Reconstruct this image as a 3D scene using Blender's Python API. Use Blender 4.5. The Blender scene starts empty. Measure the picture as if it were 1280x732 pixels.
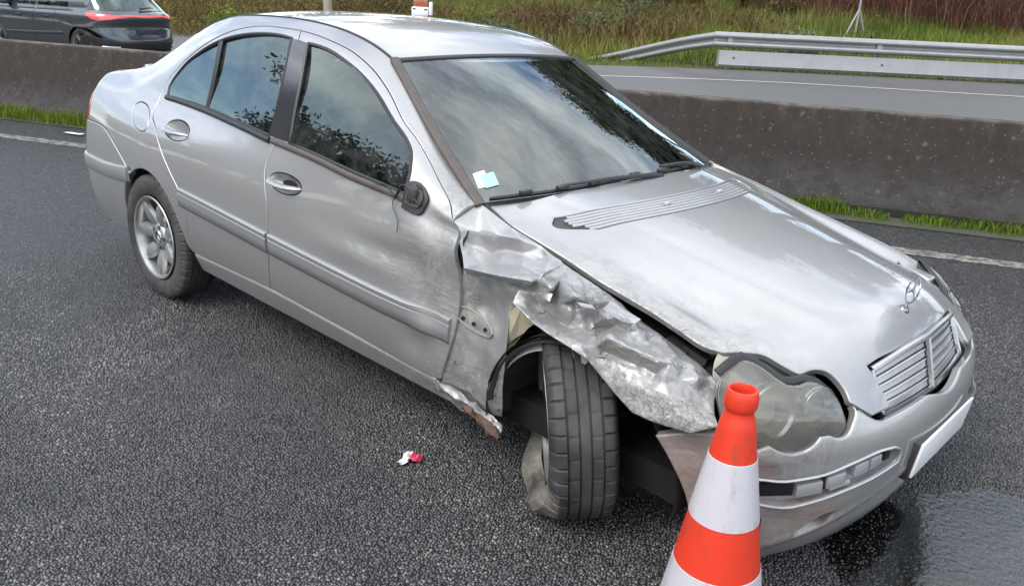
import bpy, bmesh, math, random
import numpy as np
from mathutils import Vector, Matrix, geometry
from mathutils import noise as mnoise
sc = bpy.context.scene
COL = sc.collection
random.seed(7)
RNG = np.random.default_rng(11)
rad = math.radians

# ---------------------------------------------------------------- camera
cam = bpy.data.cameras.new('camera'); camo = bpy.data.objects.new('camera', cam); COL.objects.link(camo)
cam.sensor_width = 36.0; cam.lens = 1029.05/1280*36; cam.clip_start = .05; cam.clip_end = 2000
_R = ((0.72267924, 0.68960001, 0.04676052), (-0.26411228, 0.21299566, 0.9406793), (-0.63873267, 0.69215943, -0.33605937))
_M = Matrix((( _R[0][0], _R[1][0], -_R[2][0]), (_R[0][1], _R[1][1], -_R[2][1]), (_R[0][2], _R[1][2], -_R[2][2]))).to_4x4()
_M.translation = (4.00668, -2.49962, 1.52930)
camo.matrix_world = _M
sc.camera = camo

# ---------------------------------------------------------------- light: bright, mostly overcast winter sky
SUN_EL, SUN_AZ = rad(48), rad(-95)            # azimuth counter-clockwise from +x
w = bpy.data.worlds.new('World'); sc.world = w; w.use_nodes = True
nt = w.node_tree; nt.nodes.clear()
def wn(t, **k):
    n = nt.nodes.new(t)
    for a, b in k.items(): setattr(n, a, b)
    return n
out = wn('ShaderNodeOutputWorld'); bg = wn('ShaderNodeBackground'); bg.inputs['Strength'].default_value = .15
sky = wn('ShaderNodeTexSky', sky_type='NISHITA', sun_disc=False, sun_elevation=SUN_EL, sun_rotation=rad(90)-SUN_AZ, altitude=100, air_density=1.0, dust_density=1.5, ozone_density=2.0)
tc = wn('ShaderNodeTexCoord'); sep = wn('ShaderNodeSeparateXYZ')
nt.links.new(tc.outputs['Generated'], sep.inputs[0])
# project the direction on a cloud layer: xy / (z + .25)
addz = wn('ShaderNodeMath', operation='ADD'); addz.inputs[1].default_value = .22
mx = wn('ShaderNodeMath', operation='MAXIMUM'); mx.inputs[1].default_value = 0.0
nt.links.new(sep.outputs['Z'], mx.inputs[0]); nt.links.new(mx.outputs[0], addz.inputs[0])
dx = wn('ShaderNodeMath', operation='DIVIDE'); dy = wn('ShaderNodeMath', operation='DIVIDE')
nt.links.new(sep.outputs['X'], dx.inputs[0]); nt.links.new(addz.outputs[0], dx.inputs[1])
nt.links.new(sep.outputs['Y'], dy.inputs[0]); nt.links.new(addz.outputs[0], dy.inputs[1])
cmb = wn('ShaderNodeCombineXYZ'); nt.links.new(dx.outputs[0], cmb.inputs[0]); nt.links.new(dy.outputs[0], cmb.inputs[1])
cmb.inputs[2].default_value = 3.7
n1 = wn('ShaderNodeTexNoise'); n1.inputs['Scale'].default_value = 1.5; n1.inputs['Detail'].default_value = 8; n1.inputs['Roughness'].default_value = .56; n1.inputs['Distortion'].default_value = .35
nt.links.new(cmb.outputs[0], n1.inputs['Vector'])
cr = wn('ShaderNodeValToRGB'); cr.color_ramp.elements[0].position = .40; cr.color_ramp.elements[1].position = .62
cr.color_ramp.elements[0].color = (0, 0, 0, 1); cr.color_ramp.elements[1].color = (1, 1, 1, 1)
nt.links.new(n1.outputs['Fac'], cr.inputs[0])
n2 = wn('ShaderNodeTexNoise'); n2.inputs['Scale'].default_value = 2.6; n2.inputs['Detail'].default_value = 6
nt.links.new(cmb.outputs[0], n2.inputs['Vector'])
cc = wn('ShaderNodeValToRGB'); cc.color_ramp.elements[0].position = .36; cc.color_ramp.elements[1].position = .68
cc.color_ramp.elements[0].color = (5.6, 6.0, 6.6, 1); cc.color_ramp.elements[1].color = (12.0, 11.9, 11.7, 1)
nt.links.new(n2.outputs['Fac'], cc.inputs[0])
mixc = wn('ShaderNodeMix', data_type='RGBA'); nt.links.new(cr.outputs[0], mixc.inputs[0])
nt.links.new(sky.outputs[0], mixc.inputs[6]); nt.links.new(cc.outputs[0], mixc.inputs[7])
nt.links.new(mixc.outputs[2], bg.inputs['Color']); nt.links.new(bg.outputs[0], out.inputs[0])
sl = bpy.data.lights.new('sun', 'SUN'); sl.energy = 1.0; sl.angle = rad(25); sl.color = (1, .965, .91)
so = bpy.data.objects.new('sun', sl); COL.objects.link(so)
sd = Vector((math.cos(SUN_EL)*math.cos(SUN_AZ), math.cos(SUN_EL)*math.sin(SUN_AZ), math.sin(SUN_EL)))
so.rotation_euler = sd.to_track_quat('Z', 'Y').to_euler(); so.location = sd*50
sc.view_settings.view_transform = 'Standard'; sc.view_settings.look = 'None'
sc.view_settings.exposure = 0.92; sc.view_settings.gamma = 1.0
sc.render.engine = 'CYCLES'
try:
    sc.cycles.use_denoising = True; sc.cycles.max_bounces = 8; sc.cycles.transparent_max_bounces = 16
    sc.cycles.caustics_reflective = False; sc.cycles.caustics_refractive = False
except Exception: pass
# ---------------------------------------------------------------- car body surfaces (car frame: x forward, y left, z up; rear axle at x=0)
def pchip(xk, yk, xq):
    xk = np.asarray(xk, float); yk = np.asarray(yk, float); xq = np.asarray(xq, float)
    h = np.diff(xk); d = np.diff(yk) / h
    m = np.zeros(len(xk))
    for i in range(1, len(xk) - 1):
        if d[i-1] * d[i] > 0:
            w1 = 2*h[i] + h[i-1]; w2 = h[i] + 2*h[i-1]
            m[i] = (w1 + w2) / (w1/d[i-1] + w2/d[i])
    m[0] = d[0]; m[-1] = d[-1]
    k = np.clip(np.searchsorted(xk, xq, 'right') - 1, 0, len(h) - 1)
    t = (xq - xk[k]) / h[k]
    return ((1+2*t)*(1-t)**2*yk[k] + t*(1-t)**2*h[k]*m[k] + t*t*(3-2*t)*yk[k+1] + t*t*(t-1)*h[k]*m[k+1])

def gsmooth(A, sig, axis):
    A = np.moveaxis(A, axis, 0); n = int(3*sig) + 1
    k = np.exp(-.5*(np.arange(-n, n+1)/sig)**2); k /= k.sum()
    lo = 2*A[:1] - A[n:0:-1]; hi = 2*A[-1:] - A[-2:-n-2:-1]
    P = np.concatenate([lo, A, hi], 0)
    R = sum(k[i]*P[i:i+A.shape[0]] for i in range(2*n+1))
    return np.moveaxis(R, 0, axis)

def bspl(G, u, v):
    """cubic B-spline lookup in grid G[nu,nv] at fractional index (u,v)"""
    nu, nv = G.shape
    u = np.clip(u, 0, nu-1.0001); v = np.clip(v, 0, nv-1.0001)
    iu = u.astype(int); iv = v.astype(int); fu = u-iu; fv = v-iv
    def w(f): return [(1-f)**3/6, (3*f**3-6*f*f+4)/6, (-3*f**3+3*f*f+3*f+1)/6, f**3/6]
    wu, wv = w(fu), w(fv); r = 0
    def g(a, b):
        # linear extrapolation at the borders
        ca = np.clip(a, 0, nu-1); cb = np.clip(b, 0, nv-1)
        ra = np.clip(2*ca-a, 0, nu-1); rb = np.clip(2*cb-b, 0, nv-1)
        return 2*G[ca, cb] - G[ra, rb]
    for a in range(4):
        for b in range(4):
            r = r + wu[a]*wv[b]*g(iu+a-1, iv+b-1)
    return r

TK = [0, .08, .18, .31, .43, .53, .63, .78, .92, 1.0]
_low = [(.235, .772), (.33, .808), (.45, .835), (.60, .847), (.75, .842), (.86, .815)]
STN = [
 (-.80, [(.235,.74),(.33,.775),(.45,.795),(.60,.80),(.75,.79),(.86,.765),(.95,.725),(1.0,.685),(1.025,.65),(1.035,.60)]),
 (-.50, [(.235,.76),(.33,.79),(.45,.815),(.60,.825),(.75,.815),(.86,.785),(.97,.72),(1.03,.66),(1.07,.61),(1.09,.565)]),
 (-.20, [(.235,.765),(.33,.80),(.45,.825),(.60,.838),(.75,.828),(.86,.795),(.98,.715),(1.09,.65),(1.175,.59),(1.215,.54)]),
 (0.0, _low[:4] + [(.75,.835),(.86,.802),(.99,.712),(1.12,.66),(1.245,.59),(1.295,.53)]),
 (.20, _low[:4] + [(.75,.838),(.86,.807),(.985,.722),(1.15,.665),(1.305,.592),(1.365,.525)]),
 (.50, _low + [(.975,.742),(1.17,.682),(1.350,.60),(1.408,.53)]),
 (.85, _low + [(.965,.765),(1.18,.70),(1.372,.602),(1.416,.53)]),
 (1.10, _low + [(.955,.78),(1.17,.71),(1.358,.605),(1.405,.53)]),
 (1.30, _low + [(.945,.79),(1.15,.715),(1.328,.61),(1.376,.528)]),
 (1.50, _low + [(.935,.797),(1.11,.728),(1.262,.62),(1.31,.521)]),
 (1.75, _low + [(.925,.803),(1.035,.753),(1.125,.675),(1.155,.585)]),
 (1.95, _low[:5] + [(.85,.82),(.912,.808),(.968,.78),(1.01,.73),(1.028,.632)]),
 (2.15, _low[:5] + [(.825,.828),(.87,.81),(.902,.785),(.927,.75),(.938,.70)]),
 (2.33, _low[:4] + [(.73,.847),(.795,.838),(.843,.815),(.872,.785),(.886,.755),(.888,.72)]),
 (2.65, [(.235,.77),(.33,.81),(.45,.838),(.60,.855),(.70,.855),(.75,.842),(.785,.812),(.806,.775),(.812,.735),(.806,.69)]),
 (2.90, [(.235,.77),(.33,.81),(.45,.838),(.57,.852),(.66,.848),(.71,.828),(.735,.803),(.752,.77),(.757,.72),(.748,.655)]),
 (3.05, [(.235,.75),(.33,.79),(.45,.815),(.55,.828),(.63,.822),(.68,.803),(.705,.778),(.72,.745),(.724,.70),(.715,.63)]),
 (3.20, [(.235,.69),(.33,.72),(.45,.745),(.54,.755),(.60,.75),(.645,.735),(.67,.715),(.685,.69),(.695,.65),(.70,.56)]),
]
XS0, XS1, NXG, NTG = -.80, 3.20, 401, 201
def _mk():
    xk = [s[0] for s in STN]; xg = np.linspace(XS0, XS1, NXG); tg = np.linspace(0, 1, NTG)
    T = np.array([s[1] for s in STN])           # ns,10,2
    C1 = np.stack([[pchip(xk, T[:, k, c], xg) for k in range(10)] for c in (0, 1)])   # 2,10,NXG
    out = []
    for c in (0, 1):
        g = np.stack([pchip(TK, C1[c, :, i], tg) for i in range(NXG)])
        g = gsmooth(gsmooth(g, 6, 0), 5, 1)
        out.append(g)
    return out
GZ, GY = _mk()

def side(s, t):
    """right body side (returns y negative). s<-.8 wraps round the rear corner"""
    s = np.asarray(s, float); t = np.asarray(t, float)
    u = (np.clip(s, XS0, XS1) - XS0)/(XS1-XS0)*(NXG-1); v = t*(NTG-1)
    y = bspl(GY, u, v); z = bspl(GZ, u, v); x = np.maximum(s, XS0)
    q = np.maximum(XS0 - s, 0)
    A = np.interp(z, [.2, .5, .60, .68, .9, 1.04], [.19, .21, .20, .15, .13, .10]); B = .22
    th = np.minimum(q/.2, np.pi/2)
    x = x - A*np.sin(th); y = y - B*(1-np.cos(th)) - np.maximum(q-.2*np.pi/2, 0)
    return np.stack([x, -y, z], -1)

# nose: plan curves by height; a in [-1,1] from the right wheel arch over the centre to the left one, z = height
NZ = [.12, .17, .22, .30, .38, .46, .54, .60, .66, .72, .78]
NXF = [3.36, 3.40, 3.425, 3.45, 3.468, 3.472, 3.455, 3.42, 3.365, 3.29, 3.20]
NW = [.80, .82, .83, .84, .85, .855, .855, .852, .845, .83, .80]
NXC = 2.88
def nose(a, z, push=0.0):
    a = np.asarray(a, float); z = np.asarray(z, float)
    zz = np.clip(z, NZ[0], NZ[-1])
    xf = sum(pchip(NZ, NXF, zz + d) for d in (-.02, -.01, 0, .01, .02))/5 + push; w = pchip(NZ, NW, zz) + push
    th = np.clip(np.abs(a), 0, 1.2)*np.pi/2
    n = 2.35
    c = np.cos(np.minimum(th, np.pi/2)); s_ = np.sin(np.minimum(th, np.pi/2))
    r = (np.maximum(c, 1e-9)**n + np.maximum(s_, 1e-9)**n)**(-1/n)
    x = NXC + (xf-NXC)*c*r - np.maximum(th-np.pi/2, 0)*.6
    y = w*s_*r
    return np.stack([x, np.where(a < 0, -y, y), z + 0*x], -1)

# hood: height field over (x,y)
HXK = [2.10, 2.20, 2.33, 2.50, 2.70, 2.90, 3.05, 3.15, 3.23, 3.29, 3.33, 3.36, 3.40, 3.44]
HZC = [.975, .968, .953, .929, .888, .842, .806, .784, .768, .742, .716, .685, .610, .520]
HYE = [.69, .71, .72, .705, .685, .655, .63, .60, .57, .54, .50, .48, .46, .45]
HZE = [.935, .917, .888, .846, .794, .748, .715, .70, .678, .654, .632, .615, .585, .545]
def _mkh():
    xg = np.linspace(2.10, 3.44, 134)
    return np.stack([gsmooth(pchip(HXK, k, xg), 4, 0) for k in (HZC, HYE, HZE)])
HG = _mkh()
def hood(x, y):
    x = np.asarray(x, float); y = np.asarray(y, float)
    g = [np.interp(x, np.linspace(2.10, 3.44, 134), HG[k]) for k in range(3)]
    e = np.abs(y)/g[1]
    return np.stack([x, y, g[0] - (g[0]-g[2])*np.minimum(e, 1.3)**2.1], -1)
# outlines in surface parameters (side: s,t   hood: x,y   nose: a,z)
T_fdoor = [[(0.9895, 0.9378), (1.0925, 0.9377), (1.1944, 0.9358), (1.3254, 0.9372), (1.4593, 0.9344), (1.548, 0.9311), (1.642, 0.9279), (1.7397, 0.9217), (1.8524, 0.9361), (1.9645, 0.9268), (2.0803, 0.8688), (2.1537, 0.6806)], [(2.1537, 0.6806), (2.1807, 0.5926), (2.191, 0.4785), (2.2124, 0.3783), (2.2032, 0.2397), (2.1344, 0.0786)], [(2.1344, 0.0786), (2.0932, 0.067), (1.6289, 0.0773), (1.0705, 0.0898)], [(1.0705, 0.0898), (1.1221, 0.2981), (1.114, 0.4156), (1.0692, 0.5329), (1.0808, 0.6117), (1.0752, 0.6602), (1.0684, 0.7331), (1.0575, 0.8139), (1.0233, 0.8941), (0.9895, 0.9378)]]
T_fglass = [[(1.0923, 0.8989), (1.1725, 0.9023), (1.2378, 0.9029), (1.3402, 0.8988), (1.4227, 0.8972), (1.4906, 0.8952), (1.6068, 0.8913), (1.7085, 0.8854), (1.8172, 0.8895), (1.8556, 0.879), (1.8981, 0.8104), (1.9212, 0.6412)], [(1.9212, 0.6412), (1.6673, 0.6394), (1.4102, 0.6446), (1.1911, 0.6456)], [(1.1911, 0.6456), (1.1707, 0.7264), (1.1488, 0.8048), (1.0923, 0.8989)]]
T_rdoor = [[(-0.0602, 0.6359), (-0.0521, 0.7038), (0.0476, 0.8011), (0.2101, 0.8602), (0.3754, 0.8962), (0.5306, 0.9207), (0.6824, 0.9333), (0.8394, 0.934), (0.9895, 0.9378)], [(0.9895, 0.9378), (1.0233, 0.8941), (1.0575, 0.8139), (1.0684, 0.7331), (1.0752, 0.6602), (1.0808, 0.6117), (1.0692, 0.5329), (1.114, 0.4156), (1.1221, 0.2981), (1.0705, 0.0898)], [(1.0705, 0.0898), (0.7403, 0.0819), (0.3817, 0.0729)], [(0.3817, 0.0729), (0.385, 0.1454), (0.3962, 0.2717), (0.3624, 0.3287)], [(0.3624, 0.3287), (0.247, 0.4032), (0.0564, 0.5314), (-0.0429, 0.5753), (-0.0602, 0.6359)]]
T_rdlo = [[(0.0084, 0.6455), (0.0001, 0.6928), (0.0949, 0.7973), (0.2259, 0.8436), (0.3973, 0.8769), (0.5644, 0.8935), (0.7268, 0.8992), (0.8828, 0.9009), (0.9756, 0.8992)], [(0.9756, 0.8992), (1.025, 0.8104), (1.0407, 0.7196), (1.0353, 0.6419)], [(1.0353, 0.6419), (0.7759, 0.6442), (0.4554, 0.6509), (0.0084, 0.6455)]]
T_pillar = [[(0.9756, 0.8992), (1.0319, 0.9011), (1.0923, 0.8989)], [(1.0923, 0.8989), (1.1488, 0.8048), (1.1707, 0.7264), (1.1911, 0.6456)], [(1.1911, 0.6456), (1.1126, 0.642), (1.0353, 0.6419)], [(1.0353, 0.6419), (1.0407, 0.7196), (1.025, 0.8104), (0.9756, 0.8992)]]
T_divider = [[(0.4054, 0.8767), (0.4372, 0.7737), (0.438, 0.6514)]]
T_belt_r = [[(0.015, 0.639), (0.4648, 0.6409), (0.7836, 0.6349), (1.0506, 0.6288)]]
T_belt_f = [[(1.068, 0.6318), (1.4162, 0.6318), (1.6731, 0.6192), (1.9295, 0.6206)]]
T_mould_q = [[(0.263, 0.3124), (0.3417, 0.3037)]]
T_mould_r = [[(0.3589, 0.3098), (0.6992, 0.297), (1.1132, 0.2791)]]
T_mould_f = [[(1.1314, 0.2801), (1.6823, 0.26), (2.1844, 0.2467)]]
T_fuel = [[(-0.2719, 0.5851), (-0.2317, 0.6004), (-0.1641, 0.5979), (-0.0999, 0.5817), (-0.0432, 0.5497), (-0.0296, 0.5178), (-0.0715, 0.5007), (-0.1447, 0.5063), (-0.2036, 0.5257), (-0.2527, 0.5586), (-0.2719, 0.5851)]]
T_handle_r = [[(0.1488, 0.5543), (0.3903, 0.5413)]]
T_handle_f = [[(1.1112, 0.5069), (1.3341, 0.4859)]]
T_sill = [[(0.3817, 0.0729), (1.0705, 0.0898), (1.6289, 0.0773), (2.0932, 0.067)]]
T_mirror = [[(1.9228, 0.5593), (1.9262, 0.7522), (1.9804, 0.8028), (2.0289, 0.7521), (2.0347, 0.6305), (2.0109, 0.5627), (1.9228, 0.5593)]]
T_bseam = [[(-0.534, 0.4538), (-0.3644, 0.3968), (-0.1764, 0.3457)]]
T_scuff = [[(0.3417, 0.3037), (1.6823, 0.26), (2.1189, 0.2652), (2.1296, 0.1667)]]
T_hood_r = [[(2.1885, -0.6768), (2.3154, -0.7066), (2.4374, -0.7025), (2.5476, -0.6987), (2.6483, -0.6933), (2.7414, -0.6839), (2.8334, -0.678), (2.9269, -0.6793), (3.0118, -0.6778), (3.0615, -0.6585)], [(3.0615, -0.6585), (3.0973, -0.6182), (3.1369, -0.5876), (3.1764, -0.577), (3.2128, -0.565), (3.2323, -0.557)], [(3.2323, -0.557), (3.2396, -0.5278), (3.2517, -0.502), (3.272, -0.4812), (3.3004, -0.4739), (3.3302, -0.4771), (3.3438, -0.4874)], [(3.3438, -0.4874), (3.3669, -0.4694), (3.3955, -0.4401)]]
T_hood_rear = [[(2.1885, -0.6768), (2.2188, -0.6049), (2.2659, -0.4224), (2.293, -0.1958), (2.2977, -0.0096)]]
T_vent = [[(2.3993, -0.484), (2.4377, -0.3453), (2.4734, -0.1101), (2.4516, 0.1882), (2.3507, 0.5677)], [(2.3507, 0.5677), (2.3401, 0.6716), (2.4159, 0.6024)], [(2.4159, 0.6024), (2.5535, 0.2359), (2.5886, -0.0329)], [(2.5886, -0.0329), (2.5757, -0.2294), (2.5342, -0.3764), (2.4872, -0.4655), (2.3993, -0.484)]]
T_head = [[(-0.6095, 0.5246), (-0.6407, 0.5344), (-0.6739, 0.553), (-0.6958, 0.6089), (-0.6907, 0.6555), (-0.6711, 0.685), (-0.6227, 0.7099), (-0.584, 0.7226), (-0.5471, 0.7088), (-0.5243, 0.6854), (-0.5059, 0.6697)], [(-0.5059, 0.6697), (-0.4826, 0.6663), (-0.4474, 0.6711), (-0.417, 0.6609), (-0.3943, 0.6341), (-0.3891, 0.6017), (-0.3935, 0.573), (-0.4209, 0.5544)], [(-0.4209, 0.5544), (-0.4425, 0.5575), (-0.4631, 0.5627)], [(-0.4631, 0.5627), (-0.4873, 0.5405), (-0.5218, 0.5207)], [(-0.5218, 0.5207), (-0.5527, 0.5309), (-0.5888, 0.5425), (-0.6095, 0.5246)]]
T_bump_top = [[(-0.8716, 0.5087), (-0.7998, 0.5353), (-0.7067, 0.5581), (-0.6498, 0.5417), (-0.6131, 0.5286)], [(-0.6131, 0.5286), (-0.5851, 0.5435)], [(-0.5851, 0.5435), (-0.5529, 0.5268), (-0.5292, 0.5201), (-0.5051, 0.5253), (-0.4876, 0.5364), (-0.4655, 0.5602)], [(-0.4655, 0.5602), (-0.4417, 0.5613), (-0.4175, 0.5509), (-0.398, 0.5555), (-0.3789, 0.5779), (-0.3594, 0.6054), (-0.3607, 0.6181)], [(-0.3607, 0.6181), (-0.3414, 0.6018), (-0.3127, 0.5752), (-0.2881, 0.5672)], [(-0.2881, 0.5672), (-0.2086, 0.5724), (-0.108, 0.577)]]
T_bump_arch = [[(-0.8716, 0.5087), (-0.812, 0.4296), (-0.7523, 0.3049)]]
T_slot = [[(-0.6248, 0.4379), (-0.5338, 0.4395), (-0.4588, 0.4497), (-0.3798, 0.4741), (-0.3082, 0.4885), (-0.2612, 0.4835)], [(-0.2612, 0.4835), (-0.232, 0.462), (-0.2365, 0.4285)], [(-0.2365, 0.4285), (-0.3029, 0.4084), (-0.3914, 0.3879), (-0.4687, 0.365), (-0.5172, 0.3515), (-0.6134, 0.3633)], [(-0.6134, 0.3633), (-0.6248, 0.4379)]]
T_lowslot = [[(-0.4694, 0.2476), (-0.412, 0.303), (-0.3812, 0.3081)], [(-0.3812, 0.3081), (-0.4136, 0.2517), (-0.4572, 0.2321)], [(-0.4572, 0.2321), (-0.4694, 0.2476)]]
T_lip = [[(-0.547, 0.1959), (-0.469, 0.2047), (-0.4121, 0.2481), (-0.3396, 0.2923), (-0.2281, 0.3687)]]
FENDER = [[(2.152, -0.8, 0.88), (2.168, -0.7, 0.93), (2.324, -0.715, 0.889), (2.448, -0.71, 0.858), (2.538, -0.708, 0.823), (2.703, -0.695, 0.774), (2.802, -0.69, 0.733), (2.958, -0.685, 0.684), (3.087, -0.7, 0.64)], [(2.168, -0.8, 0.855), (2.205, -0.725, 0.873), (2.334, -0.72, 0.862), (2.45, -0.722, 0.848), (2.538, -0.718, 0.82), (2.694, -0.7, 0.758), (2.8, -0.7, 0.721), (2.954, -0.7, 0.663), (3.095, -0.715, 0.632)], [(2.18, -0.8, 0.832), (2.25, -0.755, 0.824), (2.379, -0.765, 0.837), (2.48, -0.765, 0.841), (2.557, -0.74, 0.813), (2.718, -0.752, 0.755), (2.818, -0.742, 0.715), (2.963, -0.735, 0.648), (3.105, -0.735, 0.624)], [(2.189, -0.8, 0.803), (2.304, -0.8, 0.806), (2.428, -0.815, 0.822), (2.51, -0.8, 0.824), (2.598, -0.775, 0.797), (2.717, -0.765, 0.731), (2.831, -0.775, 0.693), (2.969, -0.765, 0.622), (3.116, -0.755, 0.616)], [(2.219, -0.825, 0.763), (2.351, -0.845, 0.782), (2.478, -0.865, 0.801), (2.551, -0.85, 0.802), (2.646, -0.825, 0.774), (2.757, -0.83, 0.729), (2.864, -0.83, 0.673), (2.995, -0.825, 0.6), (3.134, -0.79, 0.604)], [(2.227, -0.825, 0.744), (2.347, -0.84, 0.765), (2.469, -0.85, 0.778), (2.523, -0.815, 0.762), (2.613, -0.79, 0.717), (2.731, -0.8, 0.675), (2.868, -0.835, 0.629), (3.002, -0.85, 0.57), (3.146, -0.81, 0.589)], [(2.205, -0.8, 0.725), (2.331, -0.815, 0.745), (2.46, -0.83, 0.739), (2.537, -0.825, 0.716), (2.638, -0.83, 0.691), (2.757, -0.845, 0.665), (2.881, -0.86, 0.609), (3.004, -0.865, 0.56), (3.153, -0.82, 0.582)], [(2.188, -0.78, 0.711), (2.317, -0.79, 0.728), (2.469, -0.845, 0.718), (2.573, -0.865, 0.688), (2.662, -0.87, 0.675), (2.772, -0.872, 0.656), (2.887, -0.872, 0.591), (2.994, -0.872, 0.556), (3.157, -0.825, 0.577)]]
FENDER_LOW = [[(2.179, -0.8, 0.737), (2.24, -0.785, 0.742), (2.324, -0.785, 0.752), (2.463, -0.8, 0.746)], [(2.162, -0.8, 0.7), (2.242, -0.792, 0.713), (2.328, -0.79, 0.726), (2.455, -0.805, 0.707)], [(2.165, -0.806, 0.623), (2.238, -0.79, 0.633), (2.309, -0.775, 0.635), (2.419, -0.8, 0.654)], [(2.172, -0.812, 0.551), (2.246, -0.8, 0.555), (2.33, -0.79, 0.561), (2.423, -0.808, 0.573)], [(2.165, -0.812, 0.47), (2.248, -0.804, 0.473), (2.332, -0.8, 0.477), (2.423, -0.812, 0.491)], [(2.149, -0.808, 0.39), (2.24, -0.806, 0.394), (2.318, -0.795, 0.394), (2.408, -0.8, 0.408)], [(2.131, -0.8, 0.325), (2.222, -0.8, 0.325), (2.303, -0.79, 0.321), (2.4, -0.785, 0.327)], [(2.117, -0.79, 0.299), (2.199, -0.78, 0.285), (2.286, -0.77, 0.275), (2.381, -0.765, 0.277)]]
SILL_TEAR = [[(2.078, -0.8, 0.317), (2.214, -0.795, 0.302), (2.325, -0.79, 0.286), (2.406, -0.785, 0.257)], [(2.117, -0.805, 0.309), (2.236, -0.815, 0.294), (2.327, -0.81, 0.276), (2.418, -0.8, 0.244)], [(2.072, -0.77, 0.263), (2.187, -0.77, 0.238), (2.282, -0.77, 0.232), (2.366, -0.77, 0.211)]]
BEIGE_FLAP = [(2.424, -0.8, 0.704), (2.465, -0.8, 0.686), (2.532, -0.8, 0.664), (2.479, -0.78, 0.621), (2.435, -0.78, 0.559), (2.41, -0.78, 0.485), (2.41, -0.8, 0.551), (2.413, -0.8, 0.644)]
WING_V = [(2.152, -0.8, 0.88), (2.168, -0.7, 0.93), (2.321, -0.712, 0.888), (2.446, -0.708, 0.857), (2.535, -0.705, 0.825), (2.625, -0.7, 0.799), (2.706, -0.695, 0.775), (2.802, -0.69, 0.733), (2.88, -0.69, 0.711), (2.958, -0.685, 0.684), (3.03, -0.69, 0.66), (3.087, -0.7, 0.64), (3.103, -0.755, 0.621), (3.127, -0.79, 0.601), (3.163, -0.83, 0.597), (3.102, -0.855, 0.562), (3.036, -0.87, 0.561), (2.996, -0.875, 0.56), (2.944, -0.88, 0.563), (2.874, -0.88, 0.6), (2.782, -0.878, 0.655), (2.716, -0.878, 0.669), (2.628, -0.875, 0.682), (2.575, -0.872, 0.693), (2.483, -0.86, 0.723), (2.484, -0.84, 0.756), (2.446, -0.825, 0.764), (2.323, -0.8, 0.742), (2.22, -0.8, 0.732), (2.258, -0.845, 0.764), (2.212, -0.81, 0.79), (2.175, -0.795, 0.835), (2.164, -0.8, 0.857), (2.222, -0.755, 0.859), (2.303, -0.752, 0.865), (2.39, -0.745, 0.874), (2.458, -0.738, 0.875), (2.507, -0.722, 0.845), (2.211, -0.765, 0.805), (2.272, -0.75, 0.797), (2.331, -0.742, 0.824), (2.399, -0.732, 0.827), (2.471, -0.722, 0.826), (2.293, -0.812, 0.785), (2.366, -0.8, 0.797), (2.439, -0.79, 0.807), (2.511, -0.765, 0.81), (2.574, -0.765, 0.798), (2.64, -0.765, 0.792), (2.691, -0.755, 0.786), (2.324, -0.858, 0.776), (2.441, -0.876, 0.795), (2.527, -0.878, 0.808), (2.27, -0.8, 0.735), (2.385, -0.812, 0.752), (2.483, -0.82, 0.767), (2.384, -0.868, 0.785), (2.492, -0.88, 0.803), (2.558, -0.868, 0.809), (2.556, -0.83, 0.82), (2.549, -0.835, 0.807), (2.621, -0.855, 0.804), (2.694, -0.845, 0.802), (2.754, -0.83, 0.8), (2.516, -0.815, 0.772), (2.573, -0.795, 0.762), (2.654, -0.795, 0.765), (2.712, -0.785, 0.763), (2.519, -0.83, 0.756), (2.575, -0.845, 0.762), (2.583, -0.825, 0.745), (2.626, -0.82, 0.752), (2.666, -0.825, 0.747), (2.675, -0.8, 0.739), (2.503, -0.835, 0.738), (2.525, -0.805, 0.713), (2.591, -0.8, 0.693), (2.65, -0.805, 0.688), (2.535, -0.85, 0.707), (2.627, -0.848, 0.692), (2.672, -0.852, 0.683), (2.721, -0.855, 0.684), (2.748, -0.86, 0.678), (2.7, -0.77, 0.715), (2.697, -0.8, 0.702), (2.744, -0.782, 0.708), (2.793, -0.83, 0.767), (2.749, -0.805, 0.768), (2.727, -0.79, 0.714), (2.748, -0.745, 0.782), (2.793, -0.768, 0.78), (2.84, -0.765, 0.754), (2.842, -0.815, 0.772), (2.814, -0.82, 0.775), (2.877, -0.785, 0.739), (2.809, -0.8, 0.739), (2.849, -0.8, 0.736), (2.897, -0.79, 0.715), (2.804, -0.875, 0.701), (2.838, -0.88, 0.737), (2.876, -0.87, 0.729), (2.927, -0.852, 0.717), (2.971, -0.835, 0.708), (2.981, -0.775, 0.706), (2.998, -0.815, 0.701), (2.812, -0.848, 0.683), (2.859, -0.838, 0.675), (2.918, -0.83, 0.671), (2.964, -0.822, 0.663), (3.023, -0.8, 0.663), (3.092, -0.785, 0.613), (3.056, -0.79, 0.636), (2.812, -0.872, 0.664), (2.857, -0.858, 0.664), (2.921, -0.85, 0.66), (2.9, -0.868, 0.634), (2.975, -0.865, 0.624), (3.043, -0.855, 0.611), (3.106, -0.842, 0.599), (2.994, -0.845, 0.652), (2.959, -0.872, 0.59), (3.072, -0.86, 0.594), (3.052, -0.83, 0.629), (3.015, -0.735, 0.681), (3.073, -0.74, 0.64), (3.058, -0.775, 0.673), (2.993, -0.76, 0.69)]
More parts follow.
